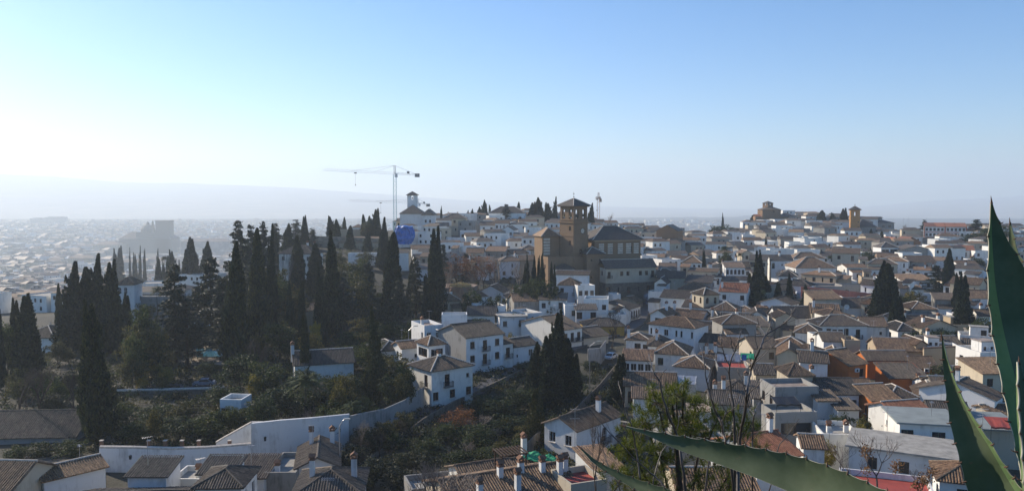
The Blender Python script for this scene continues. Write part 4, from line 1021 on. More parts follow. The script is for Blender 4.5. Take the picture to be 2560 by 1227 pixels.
def school():
    Y = 430.0; o = P(2362, 604, Y); root = empty('school', o, R(-24)); tag(root, 'white and pink school with rows of windows on the right skyline', 'school')
    Z = lambda v: P(2362, v, Y).z - o.z
    L = 19.5; b = MB(); ws = []
    for i in range(2):
        x0 = -L / 4 - 0.25 + i * (L / 2 + 0.5)
        ws += wallbox(b, L / 2 - 0.3, 9, -3, Z(567), 'WWWWW/WWWWW/.....', 'W', first=1.5, x0=x0)
    b.build('wall', 'white', root); add_windows(root, ws, 'frame_brown')
    p = MB()
    for i in range(3): p.box((-L / 2 - 0.3 + i * (L / 2 + 0.3), 0.1, Z(567) / 2 - 1), (0.55, 0.6, Z(567) + 2))
    for z in (Z(580.5), Z(594)): 
        for i in range(2): p.box((-L / 4 - 0.25 + i * (L / 2 + 0.5), -0.06, z), (L / 2 - 0.6, 0.12, 0.35))
    p.box((L / 2 + 0.3, 4.5, Z(570) / 2 - 1), (0.5, 8, Z(570) + 2)); p.build('pillar', 'pink', root)
    for i in range(4):
        hip(root, L / 4 + 0.1, 9.5, 1.9, Z(567) + 0.1, 'tile_red', 0.3, 's', -L / 2 + L / 8 + i * L / 4 + (0.0 if i < 2 else 0.3), cap=False, seed=i)
    b = MB(); wallbox(b, 8, 8, -3, Z(573), '', '', x0=L / 2 + 5, y0=2); b.build('side_wall', 'brick', root); hip(root, 8, 8, 1.8, Z(573), 'tile_red', 0.4, 'h', L / 2 + 5, 2, cap=False, name='side_roof')
    FOOT.append((o.x, Y + 4, 14))
school()
def bastion():
    Y = 240.0; o = P(1145, 808, Y); root = empty('bastion', o, 0); tag(root, 'brown rammed-earth bastion topped with dry straw-coloured grass', 'ruin')
    m = MB(); Z = lambda v: P(1145, v, Y).z - o.z
    prof = [(-5.8, 0, 0), (-6.0, 4, 0), (-4.2, 8, 0), (4.2, 8, 0), (6.2, 3.5, 0), (4.6, -0.8, 0), (0.5, -2.2, 0), (-4.2, -1.0, 0)]
    rnd = random.Random(3); zt = Z(716)
    rings = []
    for k in range(7):
        z = -4 + (zt + 4) * k / 6
        rings.append([(x * (1.03 - 0.01 * k) + rnd.uniform(-.12, .12), y + rnd.uniform(-.12, .12), z + (rnd.uniform(-.3, .15) if k == 6 else 0)) for x, y, _ in prof])
    for a, b in zip(rings, rings[1:]):
        for i in range(8): j = (i + 1) % 8; m.face([a[i], a[j], b[j], b[i]])
    m.face(rings[-1]); mm, t, bs = nodes_of('rammed'); p = wpos(t)
    c = ramp(t, noise(t, p, 0.5, 5, 0.7, (1, 1, 0.4)), [(0.3, (0.10, 0.07, 0.05)), (0.5, (0.21, 0.14, 0.095)), (0.62, (0.16, 0.145, 0.12)), (0.75, (0.26, 0.20, 0.145))])
    t.links.new(c, bs.inputs['Base Color']); bs.inputs['Roughness'].default_value = 1.0; bump(t, bs, noise(t, p, 2, 6, 0.75), 0.9, 0.2)
    m.build('wall', 'rammed', root)
    N = 900; a = RNG.uniform(0, 6.283, N); r = np.sqrt(RNG.uniform(0, 1, N)); c = np.stack([r * np.cos(a) * 3.3 + 0.8, r * np.sin(a) * 2.6 + 0.6, zt + 0.3 + (1 - r) * RNG.uniform(0, 0.9, N)], 1)
    up = np.stack([RNG.normal(0, .5, N), RNG.normal(0, .5, N), np.full(N, 1.0)], 1)
    me = quads('grass_tuft', leaf_quads(c, up, RNG.normal(0, 1, (N, 3)), np.full(N, 0.12), RNG.uniform(.5, 1.1, N)), ['straw']); put('grass_tuft', me, root)
    m = MB(); m.box((2.6, -4.2, 1.5), (4.2, 0.5, 5.5)); m.build('buttress', 'brick', root)
    FOOT.append((o.x, Y + 2, 8))
bastion()
# ---------------------------------------------------------------- tower cranes
def lattice(mb, A, B, wa, n, r, up=Vector((0, 0, 1)), tri=False):
    d = (B - A); L = d.length; d = d / L
    s = d.cross(up).normalized() if abs(d.dot(up)) < 0.95 else Vector((1, 0, 0)); q = s.cross(d)
    offs = [s * wa / 2 - q * wa / 2, -s * wa / 2 - q * wa / 2, q * wa / 2] if tri else [s * wa / 2 + q * wa / 2, s * wa / 2 - q * wa / 2, -s * wa / 2 - q * wa / 2, -s * wa / 2 + q * wa / 2]
    K = len(offs)
    for o in offs: mb.bar(A + o, B + o, r)
    for i in range(n):
        a, b = A + d * (L * i / n), A + d * (L * (i + 1) / n)
        for k in range(K):
            mb.bar(a + offs[k], b + offs[(k + 1) % K], r * 0.6); mb.bar(a + offs[k], a + offs[(k + 1) % K], r * 0.6)
def crane(u, Y, v_top, v_jib, v_base, tip, back, label, mast_m, jib_m, wm=1.5):
    b = P(u, v_base, Y); root = empty('tower_crane', b); tag(root, label, 'crane')
    z = lambda v: P(u, v, Y).z - b.z
    m = MB(); lattice(m, Vector((0, 0, -8)), Vector((0, 0, z(v_jib))), wm, max(6, int(z(v_jib) / 2)), 0.06); m.build('mast', mast_m, root)
    m = MB(); lattice(m, Vector((0, 0, z(v_jib))), Vector((0, 0, z(v_top))), wm * 0.6, 5, 0.07); m.box((0.9, -0.9, z(v_jib) - 0.6), (1.3, 1.3, 1.9)); m.build('tower_head', jib_m, root)
    T = Vector(tip); K = Vector(back)
    base = Vector((0, 0, z(v_jib) + 0.5))
    m = MB(); lattice(m, base, T, 1.1, max(8, int(T.length / 3)), 0.032, tri=True); m.build('jib', jib_m, root)
    m = MB(); lattice(m, base, K, 0.8, 6, 0.045); m.build('counter_jib', jib_m, root)
    m = MB(); m.box(K + Vector((0, 0, -0.3)), (2.4, 1.5, 1.9), math.atan2(K.y, K.x)); m.box(K * 0.6 + Vector((0, 0, base.z * 0.4 + 0.9)), (1.2, 1.0, 1.2)); m.build('counterweight', 'concrete', root)
    m = MB(); top = Vector((0, 0, z(v_top)))
    m.bar(top, base.lerp(T, 0.62), 0.05); m.bar(top, base.lerp(T, 0.3), 0.05); m.bar(top, K, 0.05); m.build('stay', 'steel', root)
    m = MB(); hp = base.lerp(T, 0.55); m.box(hp - Vector((0, 0, 0.9)), (1.2, 1.0, 0.5)); m.bar(hp - Vector((0, 0, 1)), hp - Vector((0, 0, 7)), 0.03); m.box(hp - Vector((0, 0, 7.2)), (0.4, 0.3, 0.6)); m.build('hook', 'iron', root)
def rel(u, v, Y, b): return tuple(P(u, v, Y) - b)
b = P(988, 560, 420); crane(988, 420, 414, 436, 560, rel(808, 424, 420, b), rel(1043, 437, 420, b), 'tall teal tower crane beside the white church tower', 'crane_teal', 'crane_pale')
b = P(1046, 590, 520); crane(1046, 520, 497, 509, 590, rel(872, 501, 500, b), rel(1070, 512, 522, b), 'pale crane jib low behind the white church', 'crane_pale', 'crane_pale', 1.2)
b = P(1496, 550, 470); crane(1496, 470, 481, 497, 550, rel(1489, 494, 440, b), rel(1501, 500, 482, b), 'rusty tower crane seen end on right of the clock tower', 'crane_rust', 'crane_rust', 1.4)
# ---------------------------------------------------------------- blue tarpaulin
def tarp():
    Y = 350.0; o = P(1012, 612, Y); n = 22; FOOT.append((o.x, 338, 13)); FOOT.append((o.x, 322, 12)); m = MB(); rows = []
    for j in range(n + 1):
        row = []
        for i in range(n + 1):
            a, t = i / n, j / n
            x = (a - 0.5) * 8.6 * (0.55 + 0.55 * math.sin(0.25 + t * 2.5)); z = 0.4 + t * 8.2
            y = -2.8 * math.cos((a - 0.5) * 2.6) * (1 - 0.5 * t) + 0.9 * mnoise.noise((a * 5, t * 5, 2)) + 0.55 * mnoise.noise((a * 14, t * 6 + a * 8, 5))
            z += (0.9 * mnoise.noise((a * 3, 1, t)) if j > n * 0.6 else 0.3 * mnoise.noise((a * 8, t * 8, 8)))
            if j == n: y += 2.5
            row.append(Vector((x, y, z)))
        rows.append(row)
    for j in range(n):
        for i in range(n): m.face([rows[j][i], rows[j][i + 1], rows[j + 1][i + 1], rows[j + 1][i]])
    ob = m.build('tarpaulin', 'tarp_blue'); ob.location = o; tag(ob, 'billowing bright blue tarpaulin in front of the white church', 'tarpaulin')
tarp()
# ---------------------------------------------------------------- walls, lane, street
def wall_run(pts, thick, mat, name, label, cat='wall', coping=None):
    "pts: (u, v_top, v_bottom, Y)"
    m = MB(); T = [P(u, vt, Y) for u, vt, vb, Y in pts]; B_ = [P(u, vb, Y) for u, vt, vb, Y in pts]
    bw = [Vector((0, thick, 0))] * len(pts)
    org = B_[0].copy()
    for i in range(len(pts) - 1):
        t0, t1, b0, b1, w0, w1 = T[i] - org, T[i + 1] - org, B_[i] - org - Vector((0, 0, 1.5)), B_[i + 1] - org - Vector((0, 0, 1.5)), bw[i], bw[i + 1]
        m.face([b0, b1, t1, t0]); m.face([t0, t1, t1 + w1, t0 + w0]); m.face([b0 + w0, b1 + w1, t1 + w1, t0 + w0])
    m.face([T[0] - org, B_[0] - org, B_[0] - org + bw[0], T[0] - org + bw[0]]); m.face([T[-1] - org, B_[-1] - org, B_[-1] - org + bw[-1], T[-1] - org + bw[-1]])
    root = empty(name, org); m.build('wall_face', mat, root); tag(root, label, cat)
    if coping:
        c = MB()
        for i in range(len(pts) - 1):
            a, b2 = T[i] - org + bw[i] / 2 + Vector((0, 0, .06)), T[i + 1] - org + bw[i] / 2 + Vector((0, 0, .06)); c.tube([a, b2], thick * 0.6, 5)
        c.build('coping', coping, root)
    return root
wall_run([(248, 1120, 1168, 107), (330, 1121, 1168, 107), (430, 1124, 1170, 107.5), (520, 1121, 1170, 108), (628, 1112, 1166, 109)], 0.5, 'white', 'boundary_wall', 'long low white boundary wall topped by short brick posts', coping='mortar')
wall_run([(628, 1058, 1166, 109), (700, 1050, 1162, 110), (780, 1044, 1156, 111.5), (872, 1035, 1132, 116)], 0.5, 'white', 'retaining_wall', 'tall white retaining wall with rust stains and wall lantern', coping=None)
wall_run([(873, 1040, 1132, 116), (900, 1034, 1118, 118), (960, 1022, 1088, 125), (1010, 1000, 1052, 131), (1060, 966, 1020, 138)], 0.5, 'grey', 'lane_wall', 'stained grey lane wall half hidden by shrubs below the corner house', coping=None)
wall_run([(540, 1108, 1118, 112), (560, 1096, 1118, 112), (628, 1058, 1118, 112), (655, 1058, 1118, 112)], 0.4, 'white', 'stair_wall', 'sloping white stair wall above the low boundary wall', coping='mortar')
wall_run([(290, 978, 1010, 146), (400, 976, 1010, 146), (520, 972, 1006, 147), (560, 968, 1000, 148)], 0.5, 'stone_dark', 'terrace_wall', 'dark stone terrace wall with pale parapet under the parked car', coping='mortar')
wall_run([(850, 1196, 1230, 104), (900, 1160, 1200, 108), (985, 1100, 1140, 118), (1060, 1045, 1080, 128), (1130, 1005, 1050, 137), (1190, 978, 1025, 146), (1290, 930, 985, 160), (1345, 908, 960, 168)], 0.6, 'stone_dark', 'embankment_wall', 'dark stone embankment wall below the lane')
wall_run([(1290, 1135, 1200, 100), (1340, 1085, 1150, 116), (1440, 1020, 1080, 132), (1500, 960, 1010, 150), (1545, 905, 960, 168)], 0.5, 'stone_dark', 'ravine_wall', 'dark stone wall climbing the far side of the ravine')
wall_run([(1470, 872, 985, 168), (1500, 870, 975, 172), (1515, 850, 940, 180)], 0.5, 'grey', 'yard_wall', 'grey concrete yard wall behind the dark cypress group')
wall_run([(2310, 872, 930, 165), (2400, 868, 930, 166), (2480, 860, 930, 168), (2560, 855, 930, 170)], 0.5, 'tan', 'garden_wall', 'old tan garden wall with tiled top behind the agave', coping='tile')
wall_run([(2003, 716, 730, 246), (2060, 720, 733, 246), (2120, 727, 738, 245), (2180, 733, 745, 244)], 0.15, 'pink', 'terrace_railing', 'brick-red railing along the long roof terrace')
wall_run([(780, 590, 625, 352), (850, 592, 625, 352), (950, 596, 628, 350)], 0.6, 'stone', 'hill_wall', 'stone wall under the long tan building')
wall_run([(1100, 592, 604, 372), (1160, 594, 606, 370), (1215, 598, 612, 366)], 0.4, 'white', 'terrace_wall', 'white terrace wall below the hillside houses of the ridge')
wall_run([(1205, 604, 622, 352), (1240, 618, 632, 346), (1290, 622, 636, 342)], 0.4, 'white', 'terrace_wall', 'stepped white garden wall right of the tiled row')
def posts():
    for i, u in enumerate((254, 372, 413, 455, 497, 574)):
        p = P(u, 1104, 109.5); m = MB(); m.box((0, 0, 0), (0.42, 0.42, 1.6)); m.box((0, 0, 0.83), (0.5, 0.5, 0.08), m=1)
        o = m.build('wall_post', ['terracotta', 'mortar']); o.location = p - Vector((0, 0, 0.6)); tag(o, None, 'post', 'brick posts along the low white wall')
        o['label'] = '%s short brick post from the left on the low white wall' % ('first', 'second', 'third', 'fourth', 'fifth', 'sixth')[i]
posts()
def strip(pts, w, mat, name, dz=0.12):
    "a road surface over the terrain; pts: (u, Y)"
    m = MB(); Q = []
    fine = []
    for (u0, y0), (u1, y1) in zip(pts, pts[1:]):
        for k in range(8): fine.append((u0 + (u1 - u0) * k / 8, y0 + (y1 - y0) * k / 8))
    fine.append(pts[-1])
    for u, y in fine: Q.append(G(u, y))
    Q0 = Q; Q = []
    for i in range(len(Q0)):
        d = Q0[min(i + 1, len(Q0) - 1)] - Q0[max(i - 1, 0)]; s = Vector((d.y, -d.x, 0)).normalized() * w / 2
        a, b2 = Q0[i] - s, Q0[i] + s; zz = max(ter(a.x, a.y), ter(b2.x, b2.y), Q0[i].z) + dz + 0.3
        Q.append((Vector((a.x, a.y, zz)), Vector((b2.x, b2.y, zz))))
    for a, b2 in zip(Q, Q[1:]): m.face([a[0], a[1], b2[1], b2[0]]); m.face([a[1], a[1] - Vector((0, 0, 2)), b2[1] - Vector((0, 0, 2)), b2[1]]); m.face([a[0], b2[0], b2[0] - Vector((0, 0, 2)), a[0] - Vector((0, 0, 2))])
    tag(m.build(name, mat), kind='structure')
strip([(1000, 126), (1040, 130), (1090, 136), (1200, 150), (1340, 172), (1480, 200), (1560, 214), (1590, 228), (1605, 245), (1612, 268), (1612, 282)], 3.8, 'asphalt', 'road')
strip([(1545, 275), (1612, 274), (1680, 272)], 5.0, 'asphalt', 'street')
strip([(300, 150), (420, 151), (545, 152)], 4.0, 'asphalt', 'garden_drive')
def terrace(u0, u1, Y0, Y1, mat, name, dz):
    m = MB(); c = [G(u0, Y0), G(u1, Y0), G(u1, Y1), G(u0, Y1)]; z = max(q.z for q in c) + dz
    m.face([(q.x, q.y, z) for q in c]); tag(m.build(name, mat), kind='structure')
terrace(60, 250, 99, 112, 'stone_dark', 'gravel_terrace', 0.5)
terrace(490, 560, 176, 186, 'water', 'pool', 0.9); terrace(470, 530, 205, 222, 'water', 'pool', 0.9)
terrace(372, 412, 152.5, 172, 'straw', 'lawn', 0.5); terrace(480, 575, 168, 190, 'stone', 'pool_terrace', 0.7)
# ---------------------------------------------------------------- the hazy city on the plain
def cathedral():
    Y = at_ground(365, 632); o = P(365, 632, Y); root = empty('cathedral', o); tag(root, 'hazy cathedral with massive square tower rising from the distant city', 'cathedral')
    Z = lambda v: P(365, v, Y).z - o.z; X = lambda u: P(u, 600, Y).x - o.x
    b = MB(); wallbox(b, X(430) - X(298), 55, -10, Z(597), 'BBBBBBBB', '', x0=(X(298) + X(430)) / 2, first=9); b.build('nave', 'stone', root); hip(root, X(432) - X(296), 55, 20, Z(597), 'plain_roof', 1, 'h', (X(298) + X(430)) / 2, cap=False)
    b = MB(); wallbox(b, X(392) - X(338), 40, 0, Z(581), '', '', x0=X(365), y0=4); b.lathe([(20, Z(581)), (20, Z(574)), (17.5, Z(570)), (12.6, Z(565)), (5.6, Z(562)), (4.2, Z(561)), (3.6, Z(557)), (0.4, Z(554))], 14, c=(X(362), 22, 0)); b.build('dome', 'stone', root)
    b = MB(); wallbox(b, X(425) - X(390), 30, 0, Z(553), 'A/.', '', x0=X(407), first=16); mould(b, X(425) - X(390), Z(552), 2.5, 1.5, x0=X(407), d=30); mould(b, X(425) - X(390), Z(578), 1.5, 1.0, x0=X(407), d=30); b.build('tower', 'stone', root)
    b = MB(); wallbox(b, 7, 7, 0, Z(562), '', '', x0=X(379.5), y0=6); b.lathe([(3.4, Z(562)), (3.4, Z(557)), (2, Z(554)), (0.2, Z(550))], 8, c=(X(379.5), 9.5, 0)); b.build('turret', 'stone', root)
cathedral()
def far_block(u0, u1, v, vb, Y, label, name, roof='f', mat='plain_city', cat='building', d=30, win=''):
    Y = at_ground((u0 + u1) / 2, vb); o = P((u0 + u1) / 2, vb, Y); root = empty(name, o); tag(root, label, cat); w = (u1 - u0) * Y / F; h = P((u0 + u1) / 2, v, Y).z - o.z
    d = d * Y / 1100.0 if Y > 1100 else d
    b = MB(); ws = wallbox(b, w, d, -8, h, win, '', first=2.5, dep=0.4); b.build('wall', mat, root)
    if ws: add_windows(root, ws)
    if roof == 'f':
        m = MB(); m.box((0, d / 2, h + 0.3), (w + 1, d + 1, 0.6)); m.build('roof', 'plain_roof', root); m = MB()
        for i in range(4): m.box((-w * 0.4 + i * w * 0.26, d / 2, h + 1.9), (w * 0.09, d * 0.4, 3))
        m.build('roof_hut', mat, root)
    else: hip(root, w, d, min(d, w) * 0.22, h, 'plain_roof', 0.8, 'h', cap=False)
    return root
W10 = '/'.join(['WWWWWWWWWWWWWWWWWWWW'] * 4)
far_block(75, 112, 546, 562, 4000, 'hazy apartment slab on the far plain, left half', 'apartment_block', 'f', d=20, win=W10)
far_block(112, 150, 543, 562, 4040, 'hazy apartment slab on the far plain, right half', 'apartment_block', 'f', d=20, win=W10)
far_block(452, 575, 604, 640, 1150, 'long hazy building with hipped roof beyond the cypresses', 'convent', 'h', d=18, win='.W.W.W.W.W.W.W.W.W.W')
far_block(170, 238, 645, 672, 1250, 'pale hazy palace with rows of windows in the city', 'palace', 'h', mat='cream', d=16, win='WWWWWWWWWWWW/WWWWWWWWWWWW')
far_block(232, 300, 612, 634, 1900, 'hazy cream block left of the cathedral', 'apartment_block', 'h', mat='cream', d=20, win='WWWWWWWWWW/WWWWWWWWWW')
far_block(300, 360, 655, 690, 1000, 'long bluish building under the small cypress row in the city', 'warehouse', 'h', mat='grey', d=18)
def domed_church():
    Y = at_ground(266, 615); o = P(266, 615, Y); root = empty('domed_church', o); tag(root, 'small hazy domed church left of the cathedral', 'church'); m = MB()
    m.box((0, 5, 2), (9, 9, 14)); m.lathe([(4.5, 9), (4.5, 13), (4, 16), (2.5, 18.5), (1, 19.5), (1, 22), (0.1, 25)], 10, c=(0, 5, 0)); m.build('wall', 'stone', root)
domed_church()
def city():
    m = MB(); rnd = random.Random(11); n = 0
    def blk(u, Y, w, d, h, rz, kind):
        g = G(u, Y); c, s = math.cos(rz), math.sin(rz)
        def q(x, y, z): return (g.x + x * c - y * s, g.y + x * s + y * c, g.z + z)
        k = [(-w / 2, -d / 2), (w / 2, -d / 2), (w / 2, d / 2), (-w / 2, d / 2)]
        for i in range(4):
            a, b = k[i], k[(i + 1) % 4]; m.face([q(*a, -4), q(*b, -4), q(*b, h), q(*a, h)], kind)
        if rnd.random() < 0.6:
            r = rnd.uniform(1.2, 2.4) * min(w, d) / 9; rid = [q(-w * 0.28, 0, h + r), q(w * 0.28, 0, h + r)]; e = [q(*x, h) for x in k]
            for f in ([e[0], e[1], rid[1], rid[0]], [e[1], e[2], rid[1]], [e[2], e[3], rid[0], rid[1]], [e[3], e[0], rid[0]]): m.face(f, 2)
        else:
            m.face([q(*x, h) for x in k], 3 if rnd.random() < 0.35 else 1)
            if rnd.random() < 0.5:
                for f in range(1): 
                    e = [q(x * 0.3, y * 0.3, h) for x, y in k]; t = [q(x * 0.3, y * 0.3, h + 2.6) for x, y in k]
                    for i in range(4): m.face([e[i], e[(i + 1) % 4], t[(i + 1) % 4], t[i]], kind)
                    m.face(t, 1)
        nf = int(h / 3)
        if Y < 1500:
            for f in range(nf):
                for j in range(int(w / 3.2)):
                    if rnd.random() < 0.75:
                        x = -w / 2 + 1.6 + j * 3.2; z = h - 2.4 - f * 3; y = -d / 2 - 0.04
                        m.face([q(x - .5, y, z), q(x + .5, y, z), q(x + .5, y, z + 1.4), q(x - .5, y, z + 1.4)], 4)
    Y = 500.0
    while Y < 5200:
        u = -60.0
        step = max(15.0, Y * 0.022)
        umax = 620 if Y < 800 else (900 if Y < 1500 else 1800)
        while u < umax:
            s = min(2.2, max(1.0, Y / 900))
            w = rnd.uniform(8, 17) * s; d = rnd.uniform(8, 13) * s; h = rnd.uniform(5, 11) * (1 if Y < 900 else rnd.choice((1, 1.3, 1.8)))
            uu = u + rnd.uniform(-8, 8)
            if not (Y > 2000 and Y < 2900 and 285 < uu < 445) and rnd.random() < 0.9:
                blk(uu, Y + rnd.uniform(-step, step) * 0.45, w, d, h, rnd.uniform(-0.6, 0.6), rnd.choice((0, 5, 6, 6, 5))); n += 1
            u += (w * 1.15 + rnd.uniform(1, 7) * s) * F / Y
        Y += step
    ob = m.build('city', ['white', 'deck_grey', 'plain_roof', 'zinc', 'glass', 'cream', 'plain_city']); tag(ob, 'hazy mass of roofs and white walls of the city on the plain', 'city', kind='stuff')
    print('city blocks', n, 'faces', len(m.f))
city()
# ---------------------------------------------------------------- infill houses on the slopes
def infill():
    rnd = random.Random(21); cand = []
    def region(umin, umax, y0, y1, step, grow):
        y = y0
        while y < y1:
            st = step + grow * (y - y0)
            u = umin
            while u < umax:
                cand.append((u + rnd.uniform(-0.35, 0.35) * st * F / y, y + rnd.uniform(-0.35, 0.35) * st, st)); u += st * F / y * rnd.uniform(0.85, 1.15)
            y += st
    region(1640, 2620, 232, 640, 8.8, 0.008)
    region(1330, 1660, 300, 520, 9.4, 0.01)
    region(1010, 1350, 300, 470, 9.4, 0.012)
    region(-40, 460, 250, 500, 15.0, 0.02)
    region(1150, 1560, 205, 262, 9.5, 0.0)
    region(1780, 2560, 105, 232, 9.0, 0.0)
    out = []
    for u, y, st in sorted(cand, key=lambda q: q[1]):
        g = G(u, y)
        if 1700 > u > 1590 and 225 < y < 300 and abs(u - 1610) < 25: continue
        if u > 1540 and u < 1640 and y < 262: continue
        if u < 1200 and 225 < y < 262: continue
        if 2060 < u < 2350 and y < 178: continue
        if any((g.x - fx) ** 2 + (g.y - fy) ** 2 < (fr * 0.76 + st * 0.40) ** 2 for fx, fy, fr in FOOT): continue
        if u > 1300 and y > 430 and g.z < -28: continue
        r = st * 0.5; FOOT.append((g.x, g.y + 3, r * 0.85)); out.append((u, y, st))
    return out
def house_stuff(lst):
    m = MB(); rnd = random.Random(5)
    for u, y, st in lst:
        g = G(u, y); w = st * rnd.uniform(0.75, 1.0); d = st * rnd.uniform(0.6, 0.8); h = rnd.uniform(4.2, 8.0); rz = R(rnd.choice((-25, -15, 0, 10, 25)) + rnd.uniform(-6, 6))
        c, s = math.cos(rz), math.sin(rz); wm = rnd.choice((0, 0, 0, 0, 1, 2))
        def q(x, yy, z): return (g.x + x * c - yy * s, g.y + x * s + yy * c, g.z + z)
        k = [(-w / 2, 0), (w / 2, 0), (w / 2, d), (-w / 2, d)]
        for i in range(4): a, b = k[i], k[(i + 1) % 4]; m.face([q(*a, -3), q(*b, -3), q(*b, h), q(*a, h)], wm)
        tl = rnd.choice((3, 6, 6))
        if rnd.random() < 0.62:
            r = rnd.uniform(0.9, 1.6); o = 0.3; e = [q(-w / 2 - o, -o, h), q(w / 2 + o, -o, h), q(w / 2 + o, d + o, h), q(-w / 2 - o, d + o, h)]; f = rnd.choice((0.5, 0.25)); a, b = q(-w * f, d / 2, h + r), q(w * f, d / 2, h + r)
            for t in ([e[0], e[1], b, a], [e[1], e[2], b], [e[2], e[3], a, b], [e[3], e[0], a]): m.face(t, tl)
        else: m.face([q(*x, h - 0.4) for x in k], 4)
        for z in (h - 2.3, h - 5.0):
            if z < 0.6: continue
            for j in range(max(1, int(w / 2.6))):
                if rnd.random() < 0.6:
                    x = -w / 2 + 1.3 + j * 2.6; m.face([q(x - .45, -.03, z), q(x + .45, -.03, z), q(x + .45, -.03, z + 1.3), q(x - .45, -.03, z + 1.3)], 5)
    ob = m.build('far_houses', ['white', 'cream', 'grey', 'tile', 'deck_grey', 'glass', 'tile_grey']); tag(ob, 'far rows of small white houses near the crest of the hills', 'houses', kind='stuff')
def run_infill():
    lst = infill(); rnd = random.Random(33); k = 0; rest = []
    budget = 300 - len(HOUSES)
    lst.sort(key=lambda q: q[1] / (1.0 if q[0] > 1000 else 0.8))
    for u, y, st in lst:
        if k >= budget: rest.append((u, y, st)); continue
        k += 1
        g = G(u, y); hgt = rnd.choice((3.2, 4.2, 5.0, 5.8, 6.6, 7.6)) * rnd.uniform(.92, 1.08) if y > 150 else rnd.uniform(3.5, 5.5)
        uu, vv = pix((g.x, g.y, g.z + hgt)); wpx = st * rnd.uniform(0.55, 1.05) * F / y
        rot = (-18 if u > 1600 else 14) + rnd.uniform(-30, 30)
        roof = rnd.choice(('gx', 'gx', 'h', 'h', 'f', 'f', 's', 'gy', 'gy', 'gx'))
        H(uu - wpx / 2, uu + wpx / 2, vv, y, rot, st * rnd.uniform(0.6, 0.85), roof, rnd.uniform(1.4, 2.3) if y < 260 else rnd.uniform(1.0, 1.8), rnd.choice(('white', 'white', 'white', 'white', 'white', 'cream', 'cream', 'grey', 'grey', 'tan')), annex=True)
    house_stuff(rest)
    print('hand+infill houses', len(HOUSES), 'rest', len(rest))
run_infill()
# ---------------------------------------------------------------- trees and shrubs
TM = {}
def cyp_mesh(k, mat):
    "a flame-shaped cypress 20 m tall, 1.9 m in radius"
    key = ('cyp', k, mat)
    if key in TM: return TM[key]
    g = np.random.default_rng(100 + k); Hh = 20.0; N = 11000
    t = g.beta(1.15, 1.25, N); q9 = g.random(N) < 0.10; t[q9] = g.uniform(0.82, 1.0, q9.sum()); a = g.uniform(0, 2 * np.pi, N)
    nl = [(g.uniform(0, 6.28), g.integers(2, 6), g.uniform(0.06, 0.16)) for _ in range(4)]
    def prof(t): 
        full = (0.35, 0.75, 0.1, 0.5, -0.2, 0.9, 0.3)[k % 7]
        return 1.9 * np.clip(t / 0.10, 0, 1) ** 0.5 * (1 - t) ** (0.72 + 0.4 * full) * 1.08
    bulge = sum(am * np.cos(n * (a - ph) + 5 * t * (i - 1.5)) for i, (ph, n, am) in enumerate(nl))
    tuft = np.array([mnoise.noise((math.cos(x) * 1.6, math.sin(x) * 1.6, y * 9 + k * 7)) for x, y in zip(a, t)])
    r = prof(t) * (1 + bulge + 0.42 * tuft) * np.sqrt(g.uniform(0.35, 1.05, N))
    lx, ly = g.normal(0, .35, 2); z = 0.6 + t * (Hh - 0.6) * (1.0 if k % 3 else 0.93)
    c = np.stack([r * np.cos(a) + lx * t * t, r * np.sin(a) + ly * t * t, z], 1)
    if k % 3 == 0:                                   # a second leader
        q = g.random(N) < 0.30; c[q, 0] = c[q, 0] * 0.55 + 0.75 * np.sign(lx); c[q, 2] = 8 + (c[q, 2] - 8) * 0.99 + 0.8
    up = np.stack([0.35 * np.cos(a), 0.35 * np.sin(a), np.ones(N)], 1) + g.normal(0, 0.25, (N, 3))
    out = np.stack([np.cos(a), np.sin(a), np.full(N, 0.2)], 1) + g.normal(0, 0.7, (N, 3))
    V = leaf_quads(c, up, out, g.uniform(0.14, 0.30, N), g.uniform(0.3, 0.7, N))
    # side flames that break the outline
    S = []
    for _ in range(40):
        tt = g.uniform(0.10, 0.80); aa = g.uniform(0, 6.28); rr = prof(np.array([tt]))[0] * 0.85; n = 60
        s = g.uniform(0, 1, n); L = g.uniform(0.9, 1.9)
        cc = np.stack([(rr + 0.25 * s) * np.cos(aa) + g.normal(0, .16, n) * (1 - s), (rr + 0.25 * s) * np.sin(aa) + g.normal(0, .16, n) * (1 - s), 0.6 + tt * 19 + s * L], 1)
        S.append(leaf_quads(cc, np.array([[0, 0, 1.0]]) + g.normal(0, .2, (n, 3)), g.normal(0, 1, (n, 3)), np.full(n, .2), g.uniform(.3, .6, n)))
    TM[key] = quads('crown', np.concatenate([V] + S), [mat]); return TM[key]
def trunk_mesh(h=20.0, r=0.28, mat='bark'):
    key = ('trunk', h, r, mat)
    if key in TM: return TM[key]
    m = MB(); rnd = random.Random(int(h * 10)); pts = []; x = y = 0.0
    for i in range(6):
        pts.append((x, y, h * i / 5 - (0.8 if i == 0 else 0))); x += rnd.uniform(-.03, .03) * h / 5; y += rnd.uniform(-.03, .03) * h / 5
    m.tube(pts, [r * (1 - 0.85 * i / 5) for i in range(6)], 7); TM[key] = m.mesh('trunk', [mat], True); return TM[key]
